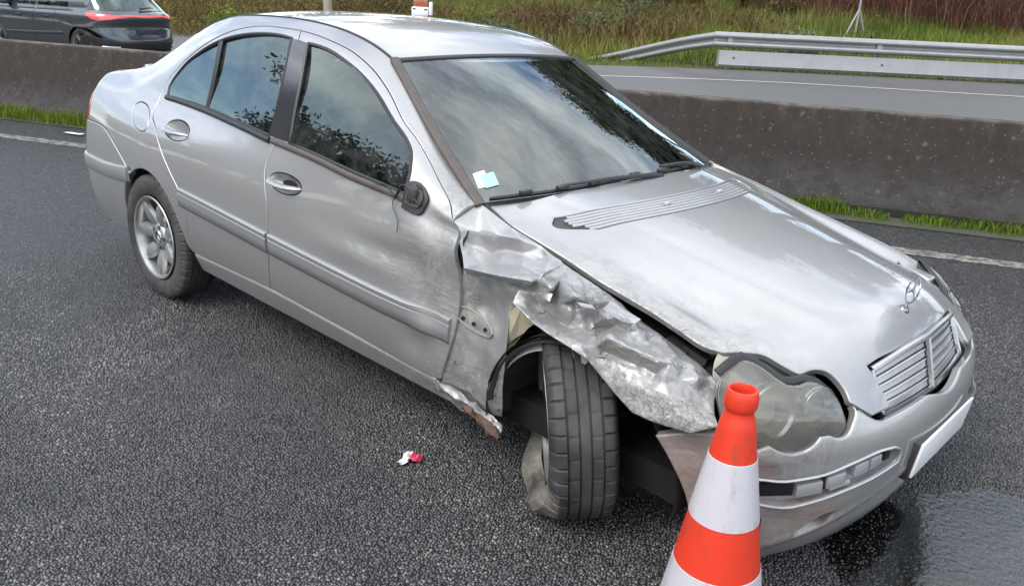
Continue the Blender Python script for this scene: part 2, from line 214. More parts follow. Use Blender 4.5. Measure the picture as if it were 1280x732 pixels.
WING_T = [(38, 30, 31), (43, 56, 50), (1, 33, 0), (32, 0, 33), (31, 32, 33), (38, 31, 33), (33, 39, 38), (39, 43, 38), (30, 38, 43), (29, 30, 43), (43, 50, 29), (28, 29, 50), (51, 44, 57), (24, 25, 74), (34, 2, 35), (40, 34, 35), (35, 41, 40), (41, 45, 40), (44, 40, 45), (57, 44, 45), (45, 52, 57), (26, 57, 52), (52, 55, 26), (55, 25, 26), (2, 34, 1), (33, 1, 34), (39, 33, 34), (34, 40, 39), (40, 44, 39), (43, 39, 44), (56, 43, 44), (44, 51, 56), (27, 56, 51), (64, 58, 60), (75, 23, 78), (59, 61, 60), (64, 60, 61), (61, 69, 64), (68, 64, 69), (75, 68, 69), (69, 70, 75), (72, 66, 73), (77, 72, 73), (47, 4, 48), (48, 62, 47), (65, 47, 62), (71, 65, 62), (62, 66, 71), (66, 72, 71), (76, 71, 72), (72, 77, 76), (79, 76, 77), (80, 79, 77), (77, 81, 80), (81, 21, 80), (42, 3, 37), (46, 42, 37), (37, 4, 46), (4, 47, 46), (59, 46, 47), (61, 59, 47), (47, 65, 61), (69, 61, 65), (70, 69, 65), (65, 71, 70), (71, 76, 70), (75, 70, 76), (23, 75, 76), (76, 79, 23), (22, 23, 79), (79, 80, 22), (80, 21, 22), (3, 42, 41), (45, 41, 42), (42, 46, 45), (46, 59, 45), (59, 60, 45), (60, 58, 45), (52, 45, 58), (55, 52, 58), (58, 64, 55), (64, 68, 55), (25, 55, 68), (74, 25, 68), (68, 75, 74), (75, 78, 74), (24, 74, 78), (78, 23, 24), (83, 88, 84), (85, 99, 98), (99, 105, 98), (112, 98, 105), (67, 49, 63), (63, 87, 67), (83, 67, 87), (87, 86, 83), (88, 83, 86), (86, 85, 88), (85, 98, 88), (84, 88, 98), (82, 84, 98), (20, 82, 98), (98, 112, 20), (89, 6, 90), (93, 89, 90), (7, 91, 92), (96, 92, 91), (90, 6, 7), (7, 92, 90), (93, 90, 92), (95, 93, 92), (92, 96, 95), (100, 95, 96), (106, 114, 113), (114, 115, 113), (19, 113, 115), (49, 5, 6), (63, 49, 6), (6, 89, 63), (87, 63, 89), (86, 87, 89), (89, 93, 86), (93, 95, 86), (85, 86, 95), (99, 85, 95), (95, 100, 99), (105, 99, 100), (100, 106, 105), (106, 113, 105), (112, 105, 113), (113, 19, 112), (20, 112, 19), (116, 17, 120), (103, 126, 104), (102, 8, 103), (103, 104, 102), (97, 94, 8), (8, 102, 97), (101, 97, 102), (107, 101, 102), (108, 107, 102), (102, 104, 108), (104, 119, 108), (116, 108, 119), (119, 117, 116), (17, 116, 117), (117, 16, 17), (122, 109, 111), (121, 122, 118), (118, 15, 121), (10, 124, 125), (124, 10, 11), (11, 12, 124), (110, 124, 12), (12, 13, 110), (123, 9, 10), (10, 125, 123), (109, 123, 125), (111, 109, 125), (125, 124, 111), (124, 110, 111), (122, 111, 110), (118, 122, 110), (110, 13, 118), (13, 14, 118), (15, 118, 14), (103, 8, 9), (126, 103, 9), (9, 123, 126), (123, 109, 126), (104, 126, 109), (119, 104, 109), (109, 122, 119), (117, 119, 122), (122, 121, 117), (16, 117, 121), (121, 15, 16), (8, 94, 7), (91, 7, 94), (96, 91, 94), (94, 97, 96), (100, 96, 97), (97, 101, 100), (106, 100, 101), (101, 107, 106), (114, 106, 107), (107, 108, 114), (108, 116, 114), (115, 114, 116), (116, 120, 115), (19, 115, 120), (18, 19, 120), (120, 17, 18), (48, 4, 5), (5, 49, 48), (62, 48, 49), (49, 67, 62), (66, 62, 67), (73, 66, 67), (67, 83, 73), (83, 84, 73), (77, 73, 84), (81, 77, 84), (84, 82, 81), (21, 81, 82), (82, 20, 21), (41, 35, 3), (35, 2, 3), (4, 37, 3), (57, 26, 51), (27, 51, 26), (56, 27, 50), (28, 50, 27)]
WING_B = 33
FLAKES = [[(2.586, -0.872, 0.828), (2.591, -0.862, 0.843), (2.561, -0.74, 0.838), (2.582, -0.765, 0.836)], [(2.552, -0.85, 0.766), (2.596, -0.858, 0.788), (2.617, -0.845, 0.786), (2.619, -0.858, 0.766), (2.58, -0.852, 0.745)], [(2.759, -0.805, 0.775), (2.763, -0.77, 0.79), (2.87, -0.778, 0.774), (2.864, -0.797, 0.763), (2.851, -0.835, 0.775)], [(2.712, -0.8, 0.717), (2.727, -0.795, 0.727), (2.745, -0.81, 0.72), (2.734, -0.815, 0.709)], [(2.693, -0.835, 0.783), (2.741, -0.825, 0.786), (2.759, -0.83, 0.779), (2.715, -0.84, 0.775)], [(2.987, -0.8, 0.706), (3.007, -0.775, 0.692), (3.009, -0.79, 0.679), (3.001, -0.81, 0.691)], [(2.814, -0.884, 0.675), (2.853, -0.886, 0.696), (2.846, -0.884, 0.679)]]
STK_C, STK_A, STK_B = (-.892, .128), (.037, .006), (.008, .041)
WIPER_1 = (-.96, -.18, .004, .014, (.15, -.01, -.57, .022))
WIPER_2 = (-.28, .72, .026, .008, (.68, -.01, .22, .045))
BAND_1, BAND_2 = (.433, .588), (.06, .305)
# ---------------------------------------------------------------- small helpers
def link(o, parent=None):
    COL.objects.link(o)
    if parent is not None: o.parent = parent
    return o
def tag(o, label=None, cat=None, group=None, kind=None):
    for k, v in (('label', label), ('category', cat), ('group', group), ('kind', kind)):
        if v: o[k] = v
    return o
def thing(name, label, cat, loc=(0, 0, 0), rotz=0.0, group=None):
    o = bpy.data.objects.new(name, None); COL.objects.link(o); o.empty_display_size = .2
    o.location = loc; o.rotation_euler = (0, 0, rotz)
    return tag(o, label, cat, group)
class MB:
    """collects vertices/faces (with a material slot per face) and becomes ONE mesh object"""
    def __init__(s): s.v = []; s.f = []; s.m = []; s.nrm = None
    def add(s, vs, fs, m=0):
        b = len(s.v); s.v += [tuple(map(float, p)) for p in vs]; s.f += [tuple(b+i for i in f) for f in fs]; s.m += [m]*len(fs); return b
    def box(s, c, d, R=None, m=0, taper=1.0):
        x, y, z = d[0]/2, d[1]/2, d[2]/2; P = []
        for k in (-1, 1):
            t = taper if k > 0 else 1
            P += [(-x*t, -y*t, k*z), (x*t, -y*t, k*z), (x*t, y*t, k*z), (-x*t, y*t, k*z)]
        R = R or Matrix.Identity(3); c = Vector(c)
        s.add([R @ Vector(p) + c for p in P], [(3, 2, 1, 0), (4, 5, 6, 7), (0, 1, 5, 4), (1, 2, 6, 5), (2, 3, 7, 6), (3, 0, 4, 7)], m)
    def bbox(s, c, d, b=.004, R=None, m=0):
        """box with chamfered edges"""
        bm = bmesh.new(); bmesh.ops.create_cube(bm, size=1)
        for q in bm.verts: q.co = Vector((q.co.x*d[0], q.co.y*d[1], q.co.z*d[2]))
        bmesh.ops.bevel(bm, geom=bm.edges[:], offset=min(b, min(d)*.45), segments=2, affect='EDGES', profile=.5)
        R = R or Matrix.Identity(3); c = Vector(c)
        s.bm(bm, R.to_4x4(), c, m)
    def bm(s, bm, M=None, c=Vector((0, 0, 0)), m=0):
        bm.verts.index_update(); M = M or Matrix.Identity(4)
        s.add([M @ v.co + c for v in bm.verts], [[v.index for v in f.verts] for f in bm.faces], m); bm.free()
    def tube(s, pts, r, n=8, m=0, cap=True, flat=1.0):
        pts = [Vector(p) for p in pts]; k = len(pts)
        rs = [r]*k if isinstance(r, (int, float)) else list(r)
        ref = Vector((0, 0, 1)); V = []
        prev = None
        for i, p in enumerate(pts):
            t = (pts[min(i+1, k-1)] - pts[max(i-1, 0)]).normalized()
            if prev is None:
                a = t.cross(ref)
                if a.length < 1e-3: a = t.cross(Vector((1, 0, 0)))
                a.normalize()
            else:
                a = (prev - t*prev.dot(t))
                a = a.normalized() if a.length > 1e-6 else t.orthogonal().normalized()
            prev = a; b = t.cross(a)
            for j in range(n):
                th = 2*math.pi*j/n; V.append(p + (a*math.cos(th) + b*math.sin(th)*flat)*rs[i])
        F = [(i*n+j, i*n+(j+1) % n, (i+1)*n+(j+1) % n, (i+1)*n+j) for i in range(k-1) for j in range(n)]
        if cap: F += [tuple(range(n))[::-1], tuple((k-1)*n+j for j in range(n))]
        s.add(V, F, m)
    def lathe(s, prof, n=48, M=None, m=0, close=False, a0=0, a1=2*math.pi, mf=None):
        """profile of (r, h) turned about local z"""
        M = M or Matrix.Identity(4); k = len(prof); full = abs(a1-a0-2*math.pi) < 1e-6; nn = n if full else n+1
        V = [M @ Vector((r*math.cos(a0+(a1-a0)*j/n), r*math.sin(a0+(a1-a0)*j/n), h)) for r, h in prof for j in range(nn)]
        kk = k if close else k-1
        b = len(s.v)
        for i in range(kk):
            F = []
            i2 = (i+1) % k
            for j in range(n):
                j2 = (j+1) % nn; F.append((i*nn+j, i*nn+j2, i2*nn+j2, i2*nn+j))
            if i == 0: s.add(V, F, m if mf is None else mf(i))
            else:
                s.f += [tuple(b+q for q in f) for f in F]; s.m += [m if mf is None else mf(i)]*len(F)
    def grid(s, P, m=0, flip=False):
        """P: array (nu,nv,3)"""
        nu, nv = P.shape[:2]
        F = []
        for i in range(nu-1):
            for j in range(nv-1):
                f = (i*nv+j, (i+1)*nv+j, (i+1)*nv+j+1, i*nv+j+1); F.append(f[::-1] if flip else f)
        return s.add(P.reshape(-1, 3), F, m)
    def build(s, name, mats, parent=None, smooth=40, loc=None):
        me = bpy.data.meshes.new(name); me.from_pydata(s.v, [], s.f)
        for m_ in (mats if isinstance(mats, (list, tuple)) else [mats]): me.materials.append(m_)
        me.polygons.foreach_set('material_index', s.m)
        if s.nrm is not None:
            me.polygons.foreach_set('use_smooth', [True]*len(me.polygons))
            me.normals_split_custom_set_from_vertices([tuple(map(float, n)) for n in s.nrm])
        elif smooth:
            me.polygons.foreach_set('use_smooth', [True]*len(me.polygons)); me.set_sharp_from_angle(angle=rad(smooth))
        me.update()
        o = bpy.data.objects.new(name, me)
        if loc is not None: o.location = loc
        return link(o, parent)
def mirror_copy(o, parent):
    """mirror image (y -> -y) of a part with its sub-parts, on the other side of the car"""
    me = o.data.copy(); n = len(me.vertices); co = np.empty(n*3); me.vertices.foreach_get('co', co); co = co.reshape(-1, 3)
    nrm = None
    if me.has_custom_normals:
        cn = np.empty(len(me.loops)*3, 'f'); me.corner_normals.foreach_get('vector', cn); cn = cn.reshape(-1, 3)
        li = np.empty(len(me.loops), 'i'); me.loops.foreach_get('vertex_index', li); nrm = np.zeros((n, 3)); nrm[li] = cn
    me2 = bpy.data.meshes.new(o.data.name); fs = [tuple(p.vertices)[::-1] for p in me.polygons]; mi = [p.material_index for p in me.polygons]; sm = [p.use_smooth for p in me.polygons]
    me2.from_pydata([(a, -b, c) for a, b, c in co], [], fs)
    for m_ in o.data.materials: me2.materials.append(m_)
    me2.polygons.foreach_set('material_index', mi); me2.polygons.foreach_set('use_smooth', sm)
    if nrm is not None: me2.normals_split_custom_set_from_vertices([(a, -b, c) for a, b, c in nrm])
    else: me2.set_sharp_from_angle(angle=rad(40))
    bpy.data.meshes.remove(me)
    c = bpy.data.objects.new(o.name.split('.')[0], me2); l = o.matrix_local.translation
    c.location = (l.x, -l.y, l.z); link(c, parent)
    for k in ('label', 'kind'):
        if k in o and k == 'kind': c[k] = o[k]
    for ch in list(o.children): mirror_copy(ch, c)
    return c

# ---------------------------------------------------------------- outlines and panels
def cr_curve(pts, sp):
    """smooth (Catmull-Rom) resample of an open point list at spacing sp"""
    P = np.asarray(pts, float)
    if len(P) > 2:
        L = np.r_[0, np.cumsum(np.maximum(np.linalg.norm(np.diff(P, axis=0), axis=1), 1e-6)**.7)]
        q = np.linspace(0, L[-1], max(8*len(P), 24))
        # cubic hermite with finite-difference tangents
        d = np.diff(P, axis=0)/np.diff(L)[:, None]; m = np.vstack([d[:1], (d[1:]*np.diff(L)[:-1, None]+d[:-1]*np.diff(L)[1:, None])/(np.diff(L)[:-1]+np.diff(L)[1:])[:, None], d[-1:]])
        k = np.clip(np.searchsorted(L, q, 'right')-1, 0, len(L)-2); h = np.diff(L)[k][:, None]; t = ((q-L[k])/np.diff(L)[k])[:, None]
        P = (1+2*t)*(1-t)**2*P[k]+t*(1-t)**2*h*m[k]+t*t*(3-2*t)*P[k+1]+t*t*(t-1)*h*m[k+1]
    s = np.r_[0, np.cumsum(np.linalg.norm(np.diff(P, axis=0), axis=1))]
    n = max(int(round(s[-1]/sp)), 1); q = np.linspace(0, s[-1], n+1)
    return np.stack([np.interp(q, s, P[:, i]) for i in range(P.shape[1])], 1)
def closed(segs, sp, sc2):
    """list of curve segments (each smooth, corners between them) -> closed polygon in scaled parameters"""
    out = []
    for i, g in enumerate(segs):
        c = cr_curve(np.asarray(g, float)*sc2, sp); out.append(c[:-1] if np.linalg.norm(c[-1]-np.asarray(segs[(i+1) % len(segs)][0])*sc2) < 1e-5 else c)
    P = np.concatenate(out)
    keep = [0]
    for i in range(1, len(P)):
        if np.linalg.norm(P[i]-P[keep[-1]]) > sp*.15: keep.append(i)
    P = P[keep]
    if np.linalg.norm(P[0]-P[-1]) < sp*.15: P = P[:-1]
    return P
def area2(P): return .5*np.sum(P[:, 0]*np.roll(P[:, 1], -1)-P[:, 1]*np.roll(P[:, 0], -1))
def inset(P, d):
    """move a closed CCW polygon inwards by d (outwards if negative)"""
    a = np.roll(P, 1, 0); b = np.roll(P, -1, 0)
    e1 = P-a; e2 = b-P
    e1 /= np.maximum(np.linalg.norm(e1, axis=1, keepdims=True), 1e-9); e2 /= np.maximum(np.linalg.norm(e2, axis=1, keepdims=True), 1e-9)
    n = np.stack([-(e1+e2)[:, 1], (e1+e2)[:, 0]], 1); l = np.maximum(np.linalg.norm(n, axis=1, keepdims=True), .5)
    c = np.clip(np.sum(e1*e2, 1, keepdims=True), -.5, 1)
    return P + n/l*d/np.sqrt((1+c)/2)
def pip(Q, P):
    """points Q inside polygon P"""
    x, y = Q[:, 0], Q[:, 1]; r = np.zeros(len(Q), bool); a = P; b = np.roll(P, -1, 0)
    for (x1, y1), (x2, y2) in zip(a, b):
        if y1 == y2: continue
        c = (y1 > y) != (y2 > y); r ^= c & (x < (x2-x1)*(y-y1)/(y2-y1)+x1)
    return r
def pdist(Q, P):
    d = np.full(len(Q), 1e9); a = P; b = np.roll(P, -1, 0)
    for p, q in zip(a, b):
        e = q-p; t = np.clip(((Q-p) @ e)/max(e @ e, 1e-12), 0, 1); d = np.minimum(d, np.linalg.norm(Q-p-t[:, None]*e, axis=1))
    return d
def set_attr(me, name, val):
    q = me.attributes.new(name, 'FLOAT', 'POINT'); q.data.foreach_set('value', np.clip(val, 0, 1).astype('f'))
CTR = np.array((1.3, 0, .55))
def surf_n(fn, U, e=2e-3, sc2=(1, 1)):
    eu, ev = e/sc2[0], e/sc2[1]
    a = fn(U[:, 0]+eu, U[:, 1])-fn(U[:, 0]-eu, U[:, 1]); b = fn(U[:, 0], U[:, 1]+ev)-fn(U[:, 0], U[:, 1]-ev)
    n = np.cross(a, b); n /= np.maximum(np.linalg.norm(n, axis=1, keepdims=True), 1e-12)
    P = fn(U[:, 0], U[:, 1]); s = np.sign(np.sum(n*(P-CTR*[1, 1, 1]), 1)); s[s == 0] = 1
    return P, n*(1 if s.sum() >= 0 else -1)
def panel(name, segs, fn, mat, parent, holes=(), sp=.025, sc2=(1, 1), gap=.002, flange=.014, rnd=.004, off=0.0, esp=None, hflange=None, attrs=None):
    """sheet-metal panel: an outlined region of a surface, with rolled edges and a return flange"""
    sc2 = np.asarray(sc2, float); esp = esp or sp*.6
    loops = []
    for k, sg in enumerate([segs]+list(holes)):
        P = closed(sg, esp, sc2)
        if area2(P) < 0: P = P[::-1]
        loops.append(P if k == 0 else P)
    R0 = [inset(loops[0], gap+rnd)] + [inset(h, -(gap+rnd)) for h in loops[1:]]
    R1 = [inset(loops[0], gap)] + [inset(h, -gap) for h in loops[1:]]
    lo, hi = loops[0].min(0), loops[0].max(0)
    gx = np.arange(lo[0]+sp*.3, hi[0], sp); gy = np.arange(lo[1]+sp*.3, hi[1], sp*.87)
    X, Y = np.meshgrid(gx, gy, indexing='ij'); X = X + (np.arange(len(gy)) % 2)*sp*.5
    Q = np.stack([X.ravel(), Y.ravel()], 1); Q = Q[pip(Q, R0[0])]; Q = Q[pdist(Q, R0[0]) > .55*esp]
    for h in R0[1:]:
        Q = Q[~pip(Q, h)]; Q = Q[pdist(Q, h) > .55*esp]
    V = []; E = []
    for r in R0:
        b = len(V); V += [tuple(p) for p in r]; E += [(b+i, b+(i+1) % len(r)) for i in range(len(r))]
    nb = len(V); V += [tuple(p) for p in Q]
    cv, ce, cf, ov, oe, of = geometry.delaunay_2d_cdt([Vector(p) for p in V], E, [], 0, 1e-6, True)
    cv = np.array([tuple(p) for p in cv]); T = np.array([tuple(f) for f in cf if len(f) == 3])
    c = cv[T].mean(1); ok = pip(c, R0[0])
    for h in R0[1:]: ok &= ~pip(c, h)
    T = T[ok]
    o2n = {}
    for i, l in enumerate(ov):
        for q in l: o2n[q] = i
    P, N = surf_n(fn, cv/sc2, sc2=sc2); P = P+N*off
    a = P[T]; fl = np.sum(np.cross(a[:, 1]-a[:, 0], a[:, 2]-a[:, 0])*N[T[:, 0]], 1) < 0
    T[fl] = T[fl][:, ::-1]
    mb = MB(); mb.add(P, [tuple(t) for t in T]); nr = [n for n in N]
    b = 0
    for k, r in enumerate(R0):
        n = len(r); i0 = [o2n[b+i] for i in range(n)]; b += n
        P1, N1 = surf_n(fn, R1[k]/sc2, sc2=sc2); P1 = P1+N1*off
        Pin, _ = surf_n(fn, r/sc2, sc2=sc2); outw = P1-Pin-off*N1; outw -= N1*np.sum(outw*N1, 1, keepdims=True); outw /= np.maximum(np.linalg.norm(outw, axis=1, keepdims=True), 1e-9)
        fl_ = flange if k == 0 or hflange is None else hflange
        i1 = mb.add(P1-N1*rnd*.5, []); nn = (N1+outw*1.2); nr += list(nn/np.linalg.norm(nn, axis=1, keepdims=True))
        i2 = mb.add(P1-N1*rnd*1.4, []); nr += list(outw)
        i3 = mb.add(P1-N1*(rnd+fl_), []); nr += list(outw)
        F = []
        for j in range(n):
            q = (j+1) % n
            F += [(i0[j], i0[q], i1+q, i1+j), (i1+j, i1+q, i2+q, i2+j), (i2+j, i2+q, i3+q, i3+j)]
        # orientation
        A = [np.array(mb.v[i]) for i in F[0]]; nf = np.cross(A[1]-A[0], A[2]-A[0])
        if nf @ np.array(nr[F[0][2]]) < 0: F = [f[::-1] for f in F]
        mb.f += F; mb.m += [0]*len(F)
    mb.nrm = nr
    o = mb.build(name, mat, parent)
    if attrs:
        Pv = np.array(mb.v)
        for k_, f_ in attrs.items(): set_attr(o.data, k_, f_(Pv))
    return o
def ribbon(name, path, fn, mat, parent, sc2=(1, 1), width=.02, height=.008, sp=.03, off=0.0, prof=None):
    """raised strip that follows a path on a surface (mouldings, trims, seals)"""
    sc2 = np.asarray(sc2, float); c = cr_curve(np.asarray(path, float)*sc2, sp)
    P, N = surf_n(fn, c/sc2, sc2=sc2)
    t = np.gradient(P, axis=0); t /= np.linalg.norm(t, axis=1, keepdims=True); s = np.cross(N, t); s /= np.linalg.norm(s, axis=1, keepdims=True)
    prof = prof or [(-.5, -.3), (-.5, .55), (-.38, .95), (0, 1.08), (.38, .95), (.5, .55), (.5, -.3)]
    G = np.stack([P + s*(a*width) + N*(off+b*height) for a, b in prof], 1)
    mb = MB(); mb.grid(G); n = len(prof); k = len(P)
    mb.f += [tuple(range(n)), tuple((k-1)*n+j for j in range(n))[::-1]]; mb.m += [0, 0]
    return mb.build(name, mat, parent, smooth=50)
# ---------------------------------------------------------------- materials
class NT:
    def __init__(s, name):
        s.m = bpy.data.materials.new(name); s.m.use_nodes = True; s.t = s.m.node_tree; s.t.nodes.clear()
        s.out = s.n('ShaderNodeOutputMaterial')
    def n(s, t, **k):
        q = s.t.nodes.new(t)
        for a, b in k.items():
            if a.startswith('_'): q.inputs[a[1:].replace('_', ' ')].default_value = b
            else: setattr(q, a, b)
        return q
    def l(s, a, b): s.t.links.new(a, b)
    def setv(s, sock, v):
        if hasattr(v, 'is_output'): s.l(v, sock)
        else: sock.default_value = v
    def math(s, op, a, b=0.0, c=None, clamp=False):
        q = s.n('ShaderNodeMath', operation=op, use_clamp=clamp); s.setv(q.inputs[0], a); s.setv(q.inputs[1], b)
        if c is not None: s.setv(q.inputs[2], c)
        return q.outputs[0]
    def mix(s, f, a, b):
        q = s.n('ShaderNodeMix', data_type='RGBA'); s.setv(q.inputs[0], f); s.setv(q.inputs[6], a); s.setv(q.inputs[7], b); return q.outputs[2]
    def mixf(s, f, a, b):
        q = s.n('ShaderNodeMix', data_type='FLOAT'); s.setv(q.inputs[0], f); s.setv(q.inputs[2], a); s.setv(q.inputs[3], b); return q.outputs[0]
    def ramp(s, f, *st):
        q = s.n('ShaderNodeValToRGB'); e = q.color_ramp.elements
        while len(e) < len(st): e.new(.5)
        for i, (p, c) in enumerate(st):
            e[i].position = p; e[i].color = c if isinstance(c, (tuple, list)) else (c, c, c, 1)
        s.setv(q.inputs[0], f); return q.outputs[0]
    def co(s, kind='Object', scale=None):
        q = s.n('ShaderNodeTexCoord').outputs[kind]
        if scale is not None:
            m = s.n('ShaderNodeMapping'); s.l(q, m.inputs[0]); m.inputs['Scale'].default_value = scale; q = m.outputs[0]
        return q
    def noise(s, v, sc_, det=4, rough=.55, dist=0.0, out='Fac'):
        q = s.n('ShaderNodeTexNoise'); s.l(v, q.inputs['Vector']); q.inputs['Scale'].default_value = sc_; q.inputs['Detail'].default_value = det; q.inputs['Roughness'].default_value = rough; q.inputs['Distortion'].default_value = dist
        return q.outputs[out]
    def vor(s, v, sc_, feat='F1', out='Distance', rnd=1.0):
        q = s.n('ShaderNodeTexVoronoi', feature=feat); s.l(v, q.inputs['Vector']); q.inputs['Scale'].default_value = sc_; q.inputs['Randomness'].default_value = rnd
        return q.outputs[out]
    def bump(s, h, dist, strength=1.0, nrm=None):
        q = s.n('ShaderNodeBump'); s.l(h, q.inputs['Height']); q.inputs['Distance'].default_value = dist; s.setv(q.inputs['Strength'], strength)
        if nrm is not None: s.l(nrm, q.inputs['Normal'])
        return q.outputs[0]
    def bsdf(s, col, rough=.5, metal=0.0, nrm=None, spec=.5, coat=0.0, coatr=.05, trans=0.0, ior=1.5, emit=None, es=0.0, sub=0.0):
        q = s.n('ShaderNodeBsdfPrincipled')
        s.setv(q.inputs['Base Color'], col); s.setv(q.inputs['Roughness'], rough); s.setv(q.inputs['Metallic'], metal)
        s.setv(q.inputs['Specular IOR Level'], spec); s.setv(q.inputs['Coat Weight'], coat); s.setv(q.inputs['Coat Roughness'], coatr)
        q.inputs['Transmission Weight'].default_value = trans; q.inputs['IOR'].default_value = ior
        if nrm is not None: s.l(nrm, q.inputs['Normal'])
        if emit is not None: s.setv(q.inputs['Emission Color'], emit); s.setv(q.inputs['Emission Strength'], es)
        return q.outputs[0]
    def done(s, sh): s.l(sh, s.out.inputs[0]); return s.m
def rgb(r, g, b): return (r, g, b, 1)
def simple(name, col, rough=.5, metal=0.0, var=.15, nsc=20.0, bump=0.0, spec=.5, coat=0.0):
    """plain material with a little tonal noise so that nothing is perfectly flat"""
    m = NT(name); v = m.co('Object'); f = m.noise(v, nsc, 5)
    a = rgb(*[c*(1-var) for c in col]); b = rgb(*[min(c*(1+var), 1) for c in col])
    c = m.mix(f, a, b); r = m.mixf(m.noise(v, nsc*1.7, 3), rough*.85, min(rough*1.15, 1))
    return m.done(m.bsdf(c, r, metal, m.bump(f, bump) if bump else None, spec, coat))

def car_paint(name, base_wear=0.0):
    """silver metallic paint; the vertex attributes wear / brown say where the crash scraped and soiled it"""
    m = NT(name); v = m.co('Object')
    at = m.n('ShaderNodeAttribute', attribute_name='wear').outputs['Fac']; br = m.n('ShaderNodeAttribute', attribute_name='brown').outputs['Fac']
    wear = m.math('MAXIMUM', at, base_wear)
    flake = m.noise(v, 900, 2); base = m.mix(flake, rgb(.365, .362, .362), rgb(.455, .452, .45))
    dirt = m.ramp(m.noise(v, 6, 8, .68), (.45, 0), (.78, 1))
    low = m.n('ShaderNodeSeparateXYZ'); m.l(v, low.inputs[0])
    dz = m.ramp(m.math('MULTIPLY_ADD', low.outputs['Z'], -1.35, 1.05), (0, 0), (.75, 1))      # road film, heavier low down on the body
    spots = m.math('MULTIPLY', m.ramp(m.vor(v, 42), (.04, 1), (.10, 0)), m.ramp(m.noise(v, 9, 3), (.55, 0), (.62, 1)))
    film = m.math('ADD', m.math('MULTIPLY', dirt, .24), m.math('MULTIPLY', dz, .16)); film = m.math('ADD', film, m.math('MULTIPLY_ADD', spots, .18, m.math('MULTIPLY', wear, .34)), clamp=True)
    col = m.mix(film, base, rgb(.20, .19, .165))
    rough = m.mixf(film, .40, .62); metal = m.mixf(film, .62, .25); coat = m.mixf(film, 1.0, .5)
    # long scratches along the body, streaks of grime and patches of bared primer
    sv = m.co('Object', (2.2, 26, 40)); scr = m.ramp(m.noise(sv, 3.2, 6, .72, .6), (.54, 0), (.58, 1), (.62, 0))
    sv2 = m.co('Object', (5, 40, 16)); scr2 = m.ramp(m.noise(sv2, 4.0, 4, .7, .3), (.60, 0), (.64, 1))
    area = m.ramp(m.noise(v, 5.5, 4, .6, .5), (.40, 0), (.58, 1))
    k = m.math('MULTIPLY', m.math('MAXIMUM', scr, scr2), m.math('MULTIPLY', area, wear))
    grime = m.math('MULTIPLY', m.ramp(m.noise(v, 13, 9, .78, 1.2), (.49, 0), (.60, 1)), wear)
    sg = m.math('MULTIPLY', m.ramp(m.noise(m.co('Object', (7, 7, 2.0)), 6, 8, .75, .8), (.54, 0), (.64, 1)), wear)
    bare = m.math('MULTIPLY', m.ramp(m.noise(v, 8, 8, .72, .9), (.585, 0), (.60, 1)), m.ramp(wear, (.3, 0), (.9, 1)))
    rust = m.math('MULTIPLY', m.ramp(m.noise(v, 16, 6, .7, .6), (.62, 0), (.68, 1)), m.ramp(wear, (.45, 0), (1, 1)))
    col = m.mix(m.math('MULTIPLY', m.math('MAXIMUM', grime, sg), .62), col, rgb(.075, .064, .05))
    col = m.mix(m.math('MULTIPLY', bare, .85), col, rgb(.40, .375, .28)); col = m.mix(m.math('MULTIPLY', rust, .6), col, rgb(.11, .055, .03))
    col = m.mix(m.math('MULTIPLY', k, .7), col, rgb(.62, .62, .61))
    gb = m.noise(m.co('Object', (4, 4, 22)), 5, 6, .7); bcol = m.mix(m.ramp(gb, (.35, 0), (.7, 1)), rgb(.34, .275, .24), rgb(.19, .13, .10)); bk = m.math('MULTIPLY', br, m.ramp(m.noise(v, 6, 7, .68, .5), (.30, .15), (.62, 1)))
    col = m.mix(m.math('MULTIPLY', bk, .85), col, bcol)
    cv = m.n('ShaderNodeVectorMath', operation='ADD'); m.l(v, cv.inputs[0]); cn_ = m.n('ShaderNodeTexNoise'); m.l(v, cn_.inputs['Vector']); cn_.inputs['Scale'].default_value = 14; cs_ = m.n('ShaderNodeVectorMath', operation='SCALE'); m.l(cn_.outputs['Color'], cs_.inputs[0]); cs_.inputs['Scale'].default_value = .12; m.l(cs_.outputs[0], cv.inputs[1])
    crk = m.math('MULTIPLY', m.ramp(m.vor(cv.outputs[0], 11, 'DISTANCE_TO_EDGE', 'Distance'), (.010, 1), (.028, 0)), m.math('MULTIPLY', m.ramp(wear, (.52, 0), (.62, .8)), m.math('MULTIPLY', m.math('SUBTRACT', 1.0, br), m.ramp(m.noise(v, 11, 4), (.55, 0), (.62, 1))))); col = m.mix(m.math('MULTIPLY', crk, .8), col, rgb(.045, .036, .028))
    scp = m.n('ShaderNodeAttribute', attribute_name='scrape').outputs['Fac']; sgr = m.math('MULTIPLY', scp, m.ramp(m.noise(v, 120, 5, .8), (.46, 0), (.58, 1))); col = m.mix(m.math('MULTIPLY', sgr, .75), col, rgb(.13, .115, .09))
    dull = m.math('MAXIMUM', m.math('MAXIMUM', m.math('MAXIMUM', grime, bare), bk), scp)
    rough = m.mixf(dull, rough, .62); coat = m.math('MULTIPLY', coat, m.mixf(dull, 1, .2)); metal = m.mixf(dull, metal, .12)
    hh = m.math('ADD', m.math('MULTIPLY', k, -.6), m.math('MULTIPLY', m.noise(v, 34, 6, .62), m.math('MULTIPLY', wear, 1.1))); hh = m.math('ADD', hh, m.math('MULTIPLY', bare, -.35)); hh = m.math('ADD', hh, m.math('MULTIPLY', crk, -1.2))
    return m.done(m.bsdf(col, rough, metal, m.bump(hh, .0032, .7), .5, coat, .045))
M = {}
M['paint'] = M['paint_worn'] = car_paint('silver metallic paint')
M['paint_wreck'] = car_paint('silver paint torn and scraped', .2)
